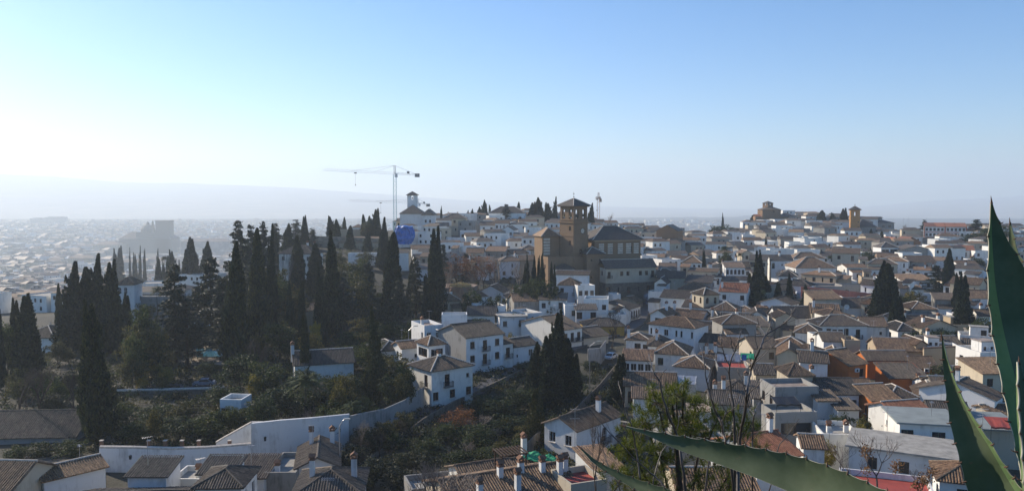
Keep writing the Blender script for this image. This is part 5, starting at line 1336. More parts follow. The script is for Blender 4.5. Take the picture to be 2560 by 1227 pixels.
def clump_crown(k, mat, n_cl, n_leaf, leaf, flat=0.8, hollow=0.55, seed=0):
    "an uneven broad crown of radius 1 about its middle, made of leaf clumps"
    key = ('clump', k, mat, n_cl)
    if key in TM: return TM[key]
    g = np.random.default_rng(500 + k + seed); out = []
    for _ in range(n_cl):
        d = g.normal(0, 1, 3); d /= np.linalg.norm(d); rr = g.uniform(hollow, 1.0); cc = d * rr * np.array([1, 1, flat]) * (0.85 + 0.3 * g.random())
        s = g.uniform(0.16, 0.34); e = g.normal(0, 1, (n_leaf, 3)); e /= np.linalg.norm(e, axis=1, keepdims=True)
        c = cc + e * s * g.uniform(0.5, 1.0, (n_leaf, 1)) * np.array([1, 1, 0.8])
        out.append(leaf_quads(c, g.normal(0, 1, (n_leaf, 3)), e + g.normal(0, .5, (n_leaf, 3)), g.uniform(.6, 1.1, n_leaf) * leaf, g.uniform(.8, 1.4, n_leaf) * leaf))
    TM[key] = quads('crown', np.concatenate(out), [mat]); return TM[key]
def branch_mesh(k, depth=6, spread=0.55, mat='twig', h=1.0, r0=0.022, lean=0.2, gnarl=0.2):
    "bare branching tree of unit height"
    key = ('bare', k, mat, depth)
    if key in TM: return TM[key]
    rnd = random.Random(900 + k); m = MB()
    def grow(p, d, L, r, lev):
        pts = [p]; q = p.copy(); dd = d.copy()
        for i in range(3):
            dd = (dd + Vector((rnd.uniform(-1, 1), rnd.uniform(-1, 1), rnd.uniform(-.4, .8))) * gnarl).normalized(); q = q + dd * L / 3; pts.append(q.copy())
        m.tube(pts, [r, r * .9, r * .8, r * .65], 5 if lev < 2 else 3, cap=False)
        if lev >= depth: return
        for c in range(rnd.choice((2, 3, 3)) if lev < depth - 1 else 3):
            ax = Vector((rnd.uniform(-1, 1), rnd.uniform(-1, 1), rnd.uniform(-.3, .5))).normalized()
            nd = (dd + ax * spread * rnd.uniform(0.7, 1.5)).normalized(); nd.z += 0.12
            grow(pts[rnd.choice((2, 3, 3))], nd.normalized(), L * rnd.uniform(.62, .86), r * .62, lev + 1)
    grow(Vector((0, 0, -0.03)), Vector((0, 0, 1)), 0.27 * h, r0, 0)
    TM[key] = m.mesh('branches', [mat]); return TM[key]
def cedar_mesh(k, mat='cedar'):
    key = ('cedar', k, mat)
    if key in TM: return TM[key]
    g = np.random.default_rng(300 + k); out = []
    Hh = 18.0
    for _ in range(105):
        z = 2.6 + (Hh - 3.0) * g.random() ** 1.15; fr = (z - 2.6) / (Hh - 2.6); L = ((1 - fr) ** 0.7 * 4.4 + 0.35) * g.uniform(0.4, 1.15)
        a = g.uniform(0, 6.28); n = int(14 + 22 * L); s = g.uniform(0.08, 1, n) ** 0.75; lift = g.uniform(-0.10, 0.30)
        dz = L * (lift * s - 0.22 * s ** 2.2)
        w = 0.42 * (1 - 0.55 * s) + 0.12
        x = L * s; y = g.normal(0, 1, n) * w; zz = z + dz + g.normal(0, 0.13, n)
        c = np.stack([x * math.cos(a) - y * math.sin(a), x * math.sin(a) + y * math.cos(a), zz], 1)
        out.append(leaf_quads(c, np.stack([np.full(n, math.cos(a)), np.full(n, math.sin(a)), g.normal(0, .3, n)], 1) + g.normal(0, .5, (n, 3)), np.array([[0, 0, 1.0]]) + g.normal(0, .6, (n, 3)), g.uniform(.18, .36, n), g.uniform(.3, .6, n)))
    TM[key] = quads('crown', np.concatenate(out), [mat]); return TM[key]
def palm_mesh():
    key = 'palm'
    if key in TM: return TM[key]
    g = np.random.default_rng(77); V = []
    for f in range(46):
        a = g.uniform(0, 6.28); e = g.uniform(-0.5, 1.3); L = g.uniform(2.4, 3.2); n = 30
        s = np.linspace(0.08, 1, n); x = L * s * math.cos(e) * (1 + .1 * s); z = L * (s * math.sin(e) - 0.42 * s ** 2.2)
        p = np.stack([x * math.cos(a), x * math.sin(a), z], 1)
        for sd in (-1, 1):
            side = np.array([-math.sin(a) * sd, math.cos(a) * sd, -0.35]); ln = 0.55 * np.sin(np.pi * np.clip(s, .05, .95))[:, None] + .1
            c = p + side * ln * 0.5; V.append(leaf_quads(c, np.repeat(side[None], n, 0) + np.array([[math.cos(a) * .5, math.sin(a) * .5, 0]]), np.array([[0, 0, 1.0]]) + g.normal(0, .2, (n, 3)), np.full(n, .09), ln[:, 0]))
    TM[key] = quads('crown', np.concatenate(V), ['palm_leaf']); return TM[key]
def tree(kind, u, vt, Y, wpx=None, vb=None, desc=None, label=None, seed=None):
    k = int(seed if seed is not None else (u * 3 + vt)) ; rnd = random.Random(k)
    g = G(u, Y) if vb is None else P(u, vb, Y)
    top = P(u, vt, Y).z; h = max(1.0, top - g.z); w = (wpx or 30) * Y / F
    rz = rnd.uniform(0, 6.28); V = k % 7
    if kind in ('cypress', 'cypress_olive'):
        root = empty('cypress_tree', g, rz, (w / 3.4, w / 3.4, h / 20.0)); put('trunk', trunk_mesh(17.0), root); put('crown', cyp_mesh(V, kind), root); noun = 'cypress'; gp = 'cypresses among the gardens and houses'
        desc = desc or ('slender dark cypress' if h / w > 6 else 'dark cypress')
    elif kind == 'cedar':
        root = empty('cedar_tree', g, rz, (w / 8.0, w / 8.0, h / 18.0)); put('trunk', trunk_mesh(17.0, 0.34), root); put('crown', cedar_mesh(V), root); noun = 'cedar'; gp = 'layered conifers in the gardens'; desc = desc or 'dark layered cedar'
    elif kind == 'palm':
        root = empty('palm_tree', g, rz, (w / 6, w / 6, w / 6)); hh = h / (w / 6) - 1.5; put('trunk', trunk_mesh(round(max(hh, 1.5), 0), 0.3), root); put('crown', palm_mesh(), root, (0, 0, max(hh, 1.5))); noun = 'palm'; gp = 'palms'; desc = desc or 'palm with drooping fronds'
    elif kind in ('bare', 'copper', 'bare_dark', 'bare_pale'):
        mat = {'bare': 'bark_pale', 'copper': 'bark', 'bare_dark': 'bark', 'bare_pale': 'twig'}[kind]
        root = empty('bare_tree' if kind != 'copper' else 'copper_tree', g, rz, (w / 1.05, w / 1.05, h / 0.98)); put('trunk', trunk_mesh(0.3, 0.022, mat), root); put('branches', branch_mesh(V + 10 * (k % 3), 6, 0.62, mat), root)
        if kind == 'copper': put('crown', clump_crown(V, 'copper', 70, 26, 0.05, 0.9, 0.3), root, (0, 0, 0.62), 0, (0.45, 0.45, 0.36))
        noun = 'bare tree' if kind != 'copper' else 'copper-leaved tree'; gp = 'bare winter trees'; desc = desc or {'bare': 'leafless grey-brown tree', 'copper': 'copper-leaved tree', 'bare_dark': 'leafless dark tree', 'bare_pale': 'leafless tree with pale twigs'}[kind]
    else:
        mat = kind; small = h < 3.5
        root = empty('garden_bush' if small else 'broadleaf_tree', g, rz, (w / 2, w / 2, h))
        if not small: put('trunk', trunk_mesh(0.6, 0.06), root)
        put('crown', clump_crown(V, mat, 90, 40, 0.075, 0.9, 0.35), root, (0, 0, 0.58 if not small else 0.45), 0, (1, 1, 0.42 if not small else 0.52)); noun = 'bush' if small else 'tree'; gp = 'garden trees and bushes'
        desc = desc or {'broadleaf': 'dark green leafy', 'olive_leaf': 'olive-green leafy', 'scrub': 'blackish-green leafy', 'yellow_leaf': 'yellow-leaved'}[mat] + ' ' + noun
    root['category'] = {'cypress': 'cypress', 'cedar': 'cedar', 'palm': 'palm', 'bush': 'bush'}.get(noun, 'tree'); root['group'] = gp
    if label: root['label'] = label
    else: note(root, desc, noun, u, (vt + pix(g)[1]) / 2)
    return root
CY = [ # u, v_top, Y, width px
 (245, 738, 118, 76), (182, 656, 186, 74), (240, 636, 192, 60), (222, 668, 190, 54), (275, 641, 185, 58), (318, 729, 178, 42), (150, 709, 205, 20), (68, 726, 160, 66), (45, 740, 165, 40), (2, 738, 150, 26),
 (478, 589, 350, 46), (518, 604, 360, 36), (592, 606, 165, 62), (650, 572, 192, 56), (680, 562, 200, 34), (745, 590, 258, 38), (790, 609, 250, 44), (832, 578, 205, 54), (803, 655, 188, 34), (727, 705, 190, 24), (754, 698, 188, 26), (766, 782, 150, 32),
 (981, 582, 222, 54), (1086, 557, 224, 54), (1070, 690, 215, 36), (960, 544, 298, 36), (938, 518, 372, 30), (925, 540, 372, 20), (875, 564, 342, 22), (762, 535, 330, 24), (722, 556, 322, 40), (690, 560, 300, 30), (830, 537, 360, 26), (843, 548, 356, 20), (861, 543, 385, 13), (918, 578, 332, 24), (910, 536, 376, 16), (1030, 650, 240, 26),
 (1320, 630, 236, 16), (1335, 640, 238, 18), (1346, 634, 240, 16), (1356, 629, 236, 20), (1379, 655, 234, 13), (1386, 662, 238, 12), (1312, 660, 238, 16),
 (1198, 515, 462, 16), (1206, 506, 466, 16), (1213, 500, 470, 16), (1225, 510, 466, 9), (1180, 522, 460, 12), (1168, 524, 464, 12), (1103, 515, 440, 8), (1330, 503, 440, 30), (1348, 494, 446, 28), (1372, 504, 440, 28), (1387, 492, 438, 20), (1476, 508, 440, 24), (1296, 505, 452, 14), (1285, 520, 440, 10),
 (1391, 768, 146, 52), (1364, 828, 142, 58), (1340, 852, 143, 52), (1416, 845, 144, 56), (1437, 885, 143, 40), (1380, 850, 139, 60), (1548, 878, 142, 46),
 (1897, 623, 250, 40), (1885, 680, 244, 50), (1908, 690, 246, 44), (1866, 715, 240, 36), (2207, 648, 222, 62), (2222, 660, 220, 50), (2193, 690, 218, 40), (2238, 738, 205, 36), (2249, 745, 206, 26), (2370, 622, 268, 30), (2407, 678, 200, 44), (2391, 683, 230, 26),
 (1945, 703, 240, 28), (1973, 684, 242, 20), (2015, 709, 236, 34), (1806, 533, 560, 12), (2052, 526, 560, 26), (2083, 530, 560, 18), (2107, 518, 520, 28), (1878, 538, 580, 16), (1890, 555, 560, 22), (1910, 552, 555, 18), (2176, 572, 440, 14), (2187, 584, 430, 14), (2204, 576, 436, 16), (2390, 600, 400, 20), (2465, 690, 270, 20), (1760, 620, 300, 14), (1915, 590, 400, 8),
 (300, 611, 640, 26), (290, 622, 650, 22), (327, 620, 640, 10), (340, 628, 645, 18), (352, 615, 640, 12), (363, 618, 642, 10), (395, 622, 600, 14), (436, 620, 420, 28), (425, 640, 410, 22), (398, 640, 400, 24), (412, 650, 410, 14), (450, 650, 400, 14)]
for u, v, Y, w in CY: tree('cypress', u, v, Y, w)
tree('cypress_olive', 938, 768, 140, 56, label='sunlit olive-brown cypress standing above the white corner house')
tree('cypress_olive', 1338, 962, 119, 56, label='bright tipped cypress left of the golden-sloped gabled house')
for u, v, Y, w in [(600, 546, 232, 90), (632, 556, 240, 70), (660, 552, 262, 70), (440, 655, 172, 120), (530, 640, 190, 110), (690, 556, 330, 60), (740, 548, 380, 60), (640, 640, 205, 90), (780, 570, 340, 50), (1165, 632, 280, 40), (1108, 610, 262, 44), (860, 690, 206, 90), (920, 655, 220, 80), (1265, 510, 430, 40), (2440, 548, 420, 60), (2338, 662, 262, 66), (2310, 548, 470, 36), (500, 700, 196, 110), (560, 690, 178, 90), (470, 740, 170, 110), (1040, 640, 232, 60), (1000, 690, 210, 70), (1240, 545, 420, 20), (1300, 540, 420, 26)]: tree('cedar', u, v, Y, w)
for u, v, Y, w in [(1140, 626, 272, 130), (1210, 632, 276, 80), (1175, 640, 268, 90)]: tree('copper', u, v, Y, w)
for u, v, Y, w in [(1240, 618, 258, 130), (1290, 625, 262, 100), (1190, 660, 250, 90), (1515, 528, 460, 44), (720, 600, 235, 60), (900, 665, 225, 80), (705, 640, 232, 60), (2262, 556, 470, 34), (1955, 720, 232, 60), (1960, 655, 270, 60), (2060, 735, 236, 50), (900, 1040, 112, 110), (1120, 640, 240, 60)]: tree('bare', u, v, Y, w)
for u, v, Y, w in [(110, 885, 130, 200), (40, 900, 126, 150), (180, 905, 128, 120), (640, 830, 150, 120), (1540, 760, 205, 60), (1530, 810, 190, 60), (470, 1000, 124, 80)]: tree('bare_dark', u, v, Y, w)
tree('bare_pale', 1170, 1010, 122, 130, label='leafless tree with rusty leaf remnants in the ravine'); tree('bare_pale', 1230, 1060, 118, 90)
for u, v, Y, w in [(905, 1075, 110, 90), (950, 1065, 112, 100), (990, 1090, 108, 90), (930, 1120, 104, 90), (1040, 1075, 114, 80), (1000, 1040, 120, 70)]: tree('bare_dark', u, v, Y, w)
for u, v, Y, w in [(880, 1110, 105, 90), (935, 1140, 100, 100), (985, 1130, 103, 80), (1030, 1120, 106, 90), (1075, 1130, 104, 80), (905, 1165, 97, 80), (1000, 1165, 98, 90)]: tree('scrub', u, v, Y, w)
tree('copper', 1150, 1015, 124, 110, label='rusty brown tree below the lane in the ravine')
for u, v, Y, w in [(360, 755, 160, 80), (345, 800, 156, 90), (620, 600, 300, 60), (690, 660, 225, 90), (660, 690, 210, 80), (735, 720, 200, 80), (340, 830, 150, 60), (395, 810, 158, 70), (20, 800, 160, 60), (850, 650, 240, 60), (900, 640, 250, 70), (700, 690, 215, 60), (890, 680, 215, 110), (410, 880, 160, 70)]: tree('olive_leaf' if u % 20 else 'broadleaf', u, v, Y, w)
for u, v, Y, w in [(600, 880, 148, 110), (660, 900, 142, 110), (560, 960, 136, 100), (700, 960, 132, 120), (640, 1000, 126, 100), (780, 970, 130, 100), (860, 930, 138, 80), (830, 1000, 122, 90), (980, 930, 136, 70), (900, 990, 126, 90), (1010, 905, 138, 60), (400, 1010, 128, 100), (450, 1040, 120, 110), (340, 1050, 118, 90), (520, 1030, 120, 110), (290, 1000, 126, 90), (110, 1100, 112, 80), (40, 1110, 110, 70), (180, 1095, 112, 90), (930, 850, 160, 90), (880, 860, 165, 80), (1030, 800, 190, 80), (960, 800, 195, 90), (700, 800, 178, 90), (1250, 990, 134, 120), (1210, 985, 138, 90), (1300, 965, 138, 110), (1270, 1040, 124, 120), (1200, 1060, 118, 110), (1120, 1050, 122, 90), (1060, 1090, 114, 90), (1310, 1090, 116, 90), (1240, 1110, 112, 110), (1150, 1120, 108, 90), (1400, 920, 160, 90), (1440, 930, 158, 70), (1330, 900, 164, 90), (1480, 900, 168, 60), (1090, 1070, 122, 90), (1290, 1060, 128, 100), (1180, 720, 222, 60), (1240, 735, 222, 70), (1345, 690, 232, 60), (1375, 700, 230, 60), (1310, 700, 234, 60), (2310, 805, 190, 90), (2350, 820, 186, 90), (2270, 830, 182, 60), (2450, 790, 190, 66), (2420, 900, 150, 100), (2370, 910, 152, 90), (2470, 900, 148, 90), (2105, 1030, 116, 70), (2080, 1035, 114, 60), (2190, 1028, 118, 80), (2230, 1035, 114, 60), (2160, 1045, 112, 50), (1590, 1000, 140, 80), (1530, 990, 142, 80), (1800, 560, 500, 60), (1828, 566, 495, 50), (2430, 580, 400, 60), (2470, 590, 390, 60), (2490, 560, 400, 80), (1815, 625, 330, 40), (2170, 625, 330, 50), (2255, 735, 232, 60), (1900, 720, 236, 40), (2440, 640, 310, 50), (520, 900, 160, 60), (250, 900, 150, 50), (1360, 1120, 104, 60), (1310, 1128, 102, 50), (1590, 620, 330, 30), (1140, 780, 205, 60), (1200, 790, 200, 60), (1290, 780, 205, 50), (1330, 790, 204, 60), (575, 1012, 122, 70), (605, 1018, 123, 60), (545, 1020, 122, 50), (790, 930, 138, 90), (850, 935, 138, 80), (740, 930, 140, 70), (810, 950, 134, 90)]: tree('broadleaf', u, v, Y, w)
for u, v, Y, w in [(862, 930, 128, 60), (845, 960, 124, 50), (385, 1020, 118, 34), (145, 850, 172, 60), (1015, 920, 134, 56), (2280, 725, 236, 60), (2265, 740, 232, 50), (2455, 850, 166, 40), (1375, 735, 226, 26), (1395, 740, 226, 24), (1020, 562, 376, 34), (915, 555, 370, 30), (850, 560, 380, 30), (385, 920, 155, 40), (405, 935, 150, 40), (1365, 1130, 100, 40), (2160, 1035, 112, 40)]: tree('olive_leaf', u, v, Y, w)
for u, v, Y, w in [(372, 885, 158, 50), (420, 915, 152, 40), (355, 930, 150, 36), (640, 930, 139, 40), (2275, 722, 238, 26), (395, 905, 156, 40), (1285, 838, 178, 16), (1275, 828, 180, 18), (2145, 1050, 110, 40), (1055, 585, 372, 26), (790, 800, 180, 30), (2070, 1095, 104, 40), (2490, 905, 146, 60)]: tree('yellow_leaf', u, v, Y, w)
for u, v, Y, w in [(765, 925, 128, 110), (415, 640, 330, 26), (1810, 614, 320, 30), (1850, 632, 310, 22), (2075, 638, 320, 24), (2205, 1000, 122, 44), (885, 1000, 120, 60), (920, 552, 368, 26), (395, 715, 210, 40)]: tree('palm', u, v, Y, w)
def fill_garden():
    rnd = random.Random(77)
    for (umin, umax, y0, y1, n, hs) in ((330, 1000, 116, 235, 46, (4, 8)), (1060, 1330, 106, 140, 9, (2.5, 4.5)), (870, 1030, 112, 124, 7, (2.5, 5)), (560, 960, 235, 330, 16, (4, 8)), (20, 330, 120, 210, 12, (3, 6))):
        for _ in range(n):
            u, Y = rnd.uniform(umin, umax), rnd.uniform(y0, y1); g = G(u, Y)
            if any((g.x - fx) ** 2 + (g.y - fy) ** 2 < (fr * 0.8) ** 2 for fx, fy, fr in FOOT): continue
            if 345 < u < 430 and Y < 180 or 470 < u < 580 and 150 < Y < 225: continue
            h = rnd.uniform(*hs); v = pix((g.x, g.y, g.z + h))[1]
            tree(rnd.choice(('broadleaf', 'broadleaf', 'scrub', 'olive_leaf', 'olive_leaf', 'bare')), u, v, Y, h * rnd.uniform(.7, 1.2) * F / Y)
fill_garden()
def undergrowth():
    g = np.random.default_rng(9); V = []; M = []
    def patch(umin, umax, y0, y1, n, size, mats, dens=60):
        for _ in range(n):
            u = g.uniform(umin, umax); y = g.uniform(y0, y1); p = G(u, y); s = g.uniform(*size); e = g.normal(0, 1, (dens, 3)); e /= np.linalg.norm(e, axis=1, keepdims=True)
            if any((p.x - fx) ** 2 + (p.y - fy) ** 2 < (fr * 0.72) ** 2 for fx, fy, fr in FOOT): continue
            c = np.array([p.x, p.y, p.z + s * 0.35]) + e * s * g.uniform(.4, 1, (dens, 1)) * np.array([1, 1, .8])
            V.append(leaf_quads(c, g.normal(0, 1, (dens, 3)), e + g.normal(0, .5, (dens, 3)), g.uniform(.12, .26, dens), g.uniform(.2, .4, dens))); M.extend([int(g.choice(mats))] * dens)
    patch(230, 1060, 114, 175, 1000, (0.6, 1.7), [0, 0, 0, 0, 1, 1, 2]); patch(560, 1080, 170, 250, 700, (0.7, 1.8), [0, 0, 1, 2]); patch(0, 330, 122, 215, 420, (0.6, 1.6), [0, 0, 1, 2])
    patch(1030, 1560, 108, 168, 800, (0.5, 1.5), [0, 0, 0, 0, 1, 2]); patch(420, 620, 190, 330, 260, (0.8, 2), [0, 2]); patch(700, 1000, 250, 400, 300, (0.8, 2), [0, 2, 1])
    patch(2280, 2560, 140, 200, 260, (0.6, 1.5), [0, 0, 1]); patch(1800, 2500, 250, 560, 200, (0.6, 1.6), [0, 2]); patch(1100, 1400, 215, 300, 300, (0.6, 1.6), [0, 0, 2, 1])
    patch(1500, 2560, 60, 100, 200, (0.5, 1.2), [0, 1])
    ob = put('undergrowth', quads('undergrowth', np.concatenate(V), ['scrub', 'broadleaf', 'olive_leaf'], M)); tag(ob, 'dark tangled undergrowth filling the gardens and ravine', 'undergrowth', kind='stuff')
undergrowth()
# ---------------------------------------------------------------- foreground: agave, pine, bare shrubs
def agave_mat(name, c1, c2, trans, tc):
    m, t, b = nodes_of(name); p = wpos(t)
    c = ramp(t, noise(t, p, 14, 4, 0.6), [(0.3, c1), (0.7, c2)])
    bl = t.nodes.new('ShaderNodeMapRange'); bl.inputs[1].default_value = .45; bl.inputs[2].default_value = .75; bl.inputs[4].default_value = .55; t.links.new(noise(t, p, 5, 6, .7), bl.inputs[0])
    c = mixc(t, bl.outputs[0], c, tuple(x * 1.5 + .02 for x in c2))
    sp = t.nodes.new('ShaderNodeMapRange'); sp.inputs[1].default_value = .66; sp.inputs[2].default_value = .72; sp.inputs[4].default_value = .7; t.links.new(noise(t, p, 55, 3, .6), sp.inputs[0])
    c = mixc(t, sp.outputs[0], c, (.12, .10, .06))
    t.links.new(c, b.inputs['Base Color']); b.inputs['Roughness'].default_value = 0.6; b.inputs['Specular IOR Level'].default_value = 0.12
    tr = t.nodes.new('ShaderNodeBsdfTranslucent'); tr.inputs[0].default_value = rgb(tc)
    mx = t.nodes.new('ShaderNodeMixShader'); mx.inputs[0].default_value = trans
    t.links.new(b.outputs[0], mx.inputs[1]); t.links.new(tr.outputs[0], mx.inputs[2]); t.links.new(mx.outputs[0], t.nodes['Material Output'].inputs[0])
agave_mat('agave', (0.055, 0.076, 0.040), (0.085, 0.108, 0.062), 0.06, (0.10, 0.2, 0.05))
agave_mat('agave_back_and_lit_rim', (0.10, 0.16, 0.07), (0.16, 0.23, 0.10), 0.2, (0.3, 0.42, 0.12))  # leaf underside; also paints the sunlit margin strips
plain('agave_edge', (0.42, 0.40, 0.30), 0.6, (0.22, 0.2, 0.14), 30)
def spline(pts, n):
    pts = [np.array(p, float) for p in pts]; out = []
    K = len(pts)
    for i in range(K - 1):
        p0, p1, p2, p3 = pts[max(i - 1, 0)], pts[i], pts[i + 1], pts[min(i + 2, K - 1)]
        for k in range(n):
            t = k / n; out.append(0.5 * (2 * p1 + (p2 - p0) * t + (2 * p0 - 5 * p1 + 4 * p2 - p3) * t * t + (3 * p1 - p0 - 3 * p2 + p3) * t ** 3))
    out.append(pts[-1]); return out
def agave_leaf(root, ctrl, roll, channel, tooth, amp, back='agave_back_and_lit_rim', one=0, pale=()):
    "ctrl: (u, v, Y, half width px) from tip to base"
    S = spline(ctrl, 40); n = len(S)
    pts = [P(s[0], s[1], s[2]) for s in S]; d = 0.0; m = MB(); rows = []; und = []
    for i in range(n):
        T = (pts[min(i + 1, n - 1)] - pts[max(i - 1, 0)]).normalized(); D = pts[i].normalized()
        Wd = T.cross(D).normalized(); N = Wd.cross(T)
        if N.dot(D) > 0: N = -N
        q = Matrix.Rotation(R(roll), 3, T); Wd = q @ Wd; N = q @ N
        if i: d += math.hypot(S[i][0] - S[i - 1][0], S[i][1] - S[i - 1][1])
        k = S[i][2] / F; hw = max(S[i][3], 0.4) * k
        ph = (d / tooth) % 1.0; sc = abs(ph - 0.5) * 2; cusp = (sc ** 3) * amp * k * min(1, hw / (12 * k)); ph2 = (d / tooth + 0.37) % 1.0; cusp2 = (abs(ph2 - 0.5) * 2) ** 3 * amp * k * min(1, hw / (12 * k))
        if one: cusp, cusp2 = (cusp, 0.0) if one < 0 else (0.0, cusp)
        row = []; lo = []
        for s in (-1.0, -0.985, -0.6, -0.25, 0.0, 0.25, 0.6, 0.985, 1.0):
            ww = hw + (cusp if s < 0 else cusp2) * (abs(s) > 0.9)
            pos = pts[i] + Wd * s * ww + N * (channel * hw * (s * s - 0.4))
            row.append(pos); lo.append(pos - N * (0.004 + 0.16 * hw * (1 - s * s)))
        rows.append(row); und.append(lo)
    sp = MB(); last = [None, None]; dd = 0.0
    for i in range(4, n - 1):
        dd += math.hypot(S[i][0] - S[i - 1][0], S[i][1] - S[i - 1][1])
        for e, (ix, of) in enumerate(((0, 0.0), (8, 0.37))):
            if one and ((one < 0) != (e == 0)): continue
            kk = int(dd / tooth + (0.0 if one else of))
            if last[e] is not None and kk != last[e] and S[i][3] > 5:
                p0 = rows[i][ix]; o_ = (p0 - pts[i]).normalized(); t_ = (pts[i - 1] - pts[i]).normalized(); L = 0.0045 + 0.00003 * S[i][3]
                sp.tube([p0 - o_ * .004, p0 + o_ * L * .6, p0 + o_ * L + t_ * L * .5], [.0018, .0011, .0002], 5)
            last[e] = kk
    for a, b, la, lb in zip(rows, rows[1:], und, und[1:]):
        for j in range(8):
            e = 2 if j in (0, 7) else (1 if j in pale else 0)  # pale strips: sunlight on the margin painted as a lighter colour
            m.face([a[j], a[j + 1], b[j + 1], b[j]], e); m.face([la[j + 1], la[j], lb[j], lb[j + 1]], 2 if e == 2 else 1)
        m.face([a[0], b[0], lb[0], la[0]], 2); m.face([a[8], la[8], lb[8], b[8]], 2)
    o = m.build('leaf', ['agave', back, 'agave_edge'], root, True)
    tip = pts[0] - (pts[2] - pts[0]).normalized() * 0.012; sp.tube([pts[6], pts[2], tip], [.003, .002, .0004], 5); sp.build('spine', 'frame_brown', o)['kind'] = 'stuff'
    import bmesh
    bm = bmesh.new(); bm.from_mesh(o.data); bmesh.ops.remove_doubles(bm, verts=bm.verts, dist=1e-6); bmesh.ops.recalc_face_normals(bm, faces=bm.faces); bm.to_mesh(o.data); bm.free()
    return o
ag = empty('agave_plant', (0, 0, 0)); tag(ag, 'big blue-green agave with toothed leaves rising at the right edge', 'agave')
agave_leaf(ag, [(2479, 504, 1.62, 1), (2486, 560, 1.62, 11), (2503, 640, 1.6, 31), (2526, 720, 1.58, 55), (2560, 820, 1.55, 78), (2600, 930, 1.5, 97), (2650, 1080, 1.42, 116), (2710, 1300, 1.3, 130)], -22, 0.35, 84, 4.5, pale=(1,))  # sunlit left margin painted paler
agave_leaf(ag, [(2525, 556, 1.85, 1), (2533, 620, 1.84, 9), (2556, 720, 1.82, 22), (2590, 850, 1.75, 36), (2640, 1050, 1.6, 50)], 30, 0.4, 60, 7)
agave_leaf(ag, [(2355, 844, 1.5, 1), (2364, 900, 1.5, 6), (2388, 990, 1.48, 18), (2415, 1060, 1.46, 32), (2452, 1135, 1.43, 46), (2495, 1228, 1.4, 62), (2570, 1380, 1.3, 84)], 24, 0.75, 52, 3.5, pale=(6,))  # lit right flap painted as a paler strip
agave_leaf(ag, [(1558, 1064, 1.75, 1), (1620, 1082, 1.72, 6), (1700, 1107, 1.68, 17), (1800, 1132, 1.62, 27), (1900, 1158, 1.56, 37), (2000, 1190, 1.5, 47), (2110, 1238, 1.42, 56), (2260, 1320, 1.32, 66)], 10, 0.30, 52, 5.5, one=1)
agave_leaf(ag, [(1450, 1118, 1.95, 1), (1490, 1155, 1.92, 5), (1545, 1188, 1.88, 9), (1600, 1214, 1.84, 13), (1680, 1245, 1.78, 18), (1800, 1290, 1.7, 24)], -14, 0.5, 42, 4)
agave_leaf(ag, [(2548, 905, 1.42, 3), (2552, 960, 1.4, 12), (2556, 1040, 1.38, 16), (2562, 1120, 1.36, 14), (2572, 1240, 1.34, 20)], -60, 0.6, 60, 7, 'agave_back_and_lit_rim')
c = P(2680, 1480, 1.35); m = MB(); m.lathe([(0.05, 0.25), (0.13, 0.1), (0.16, 0.0), (0.12, -0.25), (0.1, -1.4)], 12); o = m.build('stem', 'agave_back_and_lit_rim', ag, True); o.location = c
def twigs(pts, r0, r1, Y, mb, side=0.6, rnd=random.Random(4), sub=True):
    r0 *= 0.66; r1 *= 0.62
    S = spline([(u, v, Y + 0.25 * math.sin(i * 1.7 + u)) for i, (u, v) in enumerate(pts)], 5)
    Q = [P(s[0] + rnd.uniform(-1.2, 1.2), s[1] + rnd.uniform(-1, 1), s[2]) for s in S]; n = len(Q)
    mb.tube(Q, [r0 + (r1 - r0) * i / (n - 1) for i in range(n)], 7)
    if sub:
        for i in range(3, n - 1):
            if rnd.random() < side * 0.5:
                a = Q[i]; d = (Q[min(i + 1, n - 1)] - Q[i - 1]).normalized(); d = (d + Vector((rnd.uniform(-1, 1), rnd.uniform(-.6, .6), rnd.uniform(-.2, .9)))).normalized()
                L = rnd.uniform(0.12, 0.45); p = [a]
                for k in range(4): d = (d + Vector((rnd.uniform(-1, 1), rnd.uniform(-1, 1), rnd.uniform(-.3, .9))) * 0.28).normalized(); p.append(p[-1] + d * L / 4)
                rr = (r0 + (r1 - r0) * i / (n - 1)) * 0.45; mb.tube(p, [rr, rr * .85, rr * .7, rr * .55, rr * .35], 5)
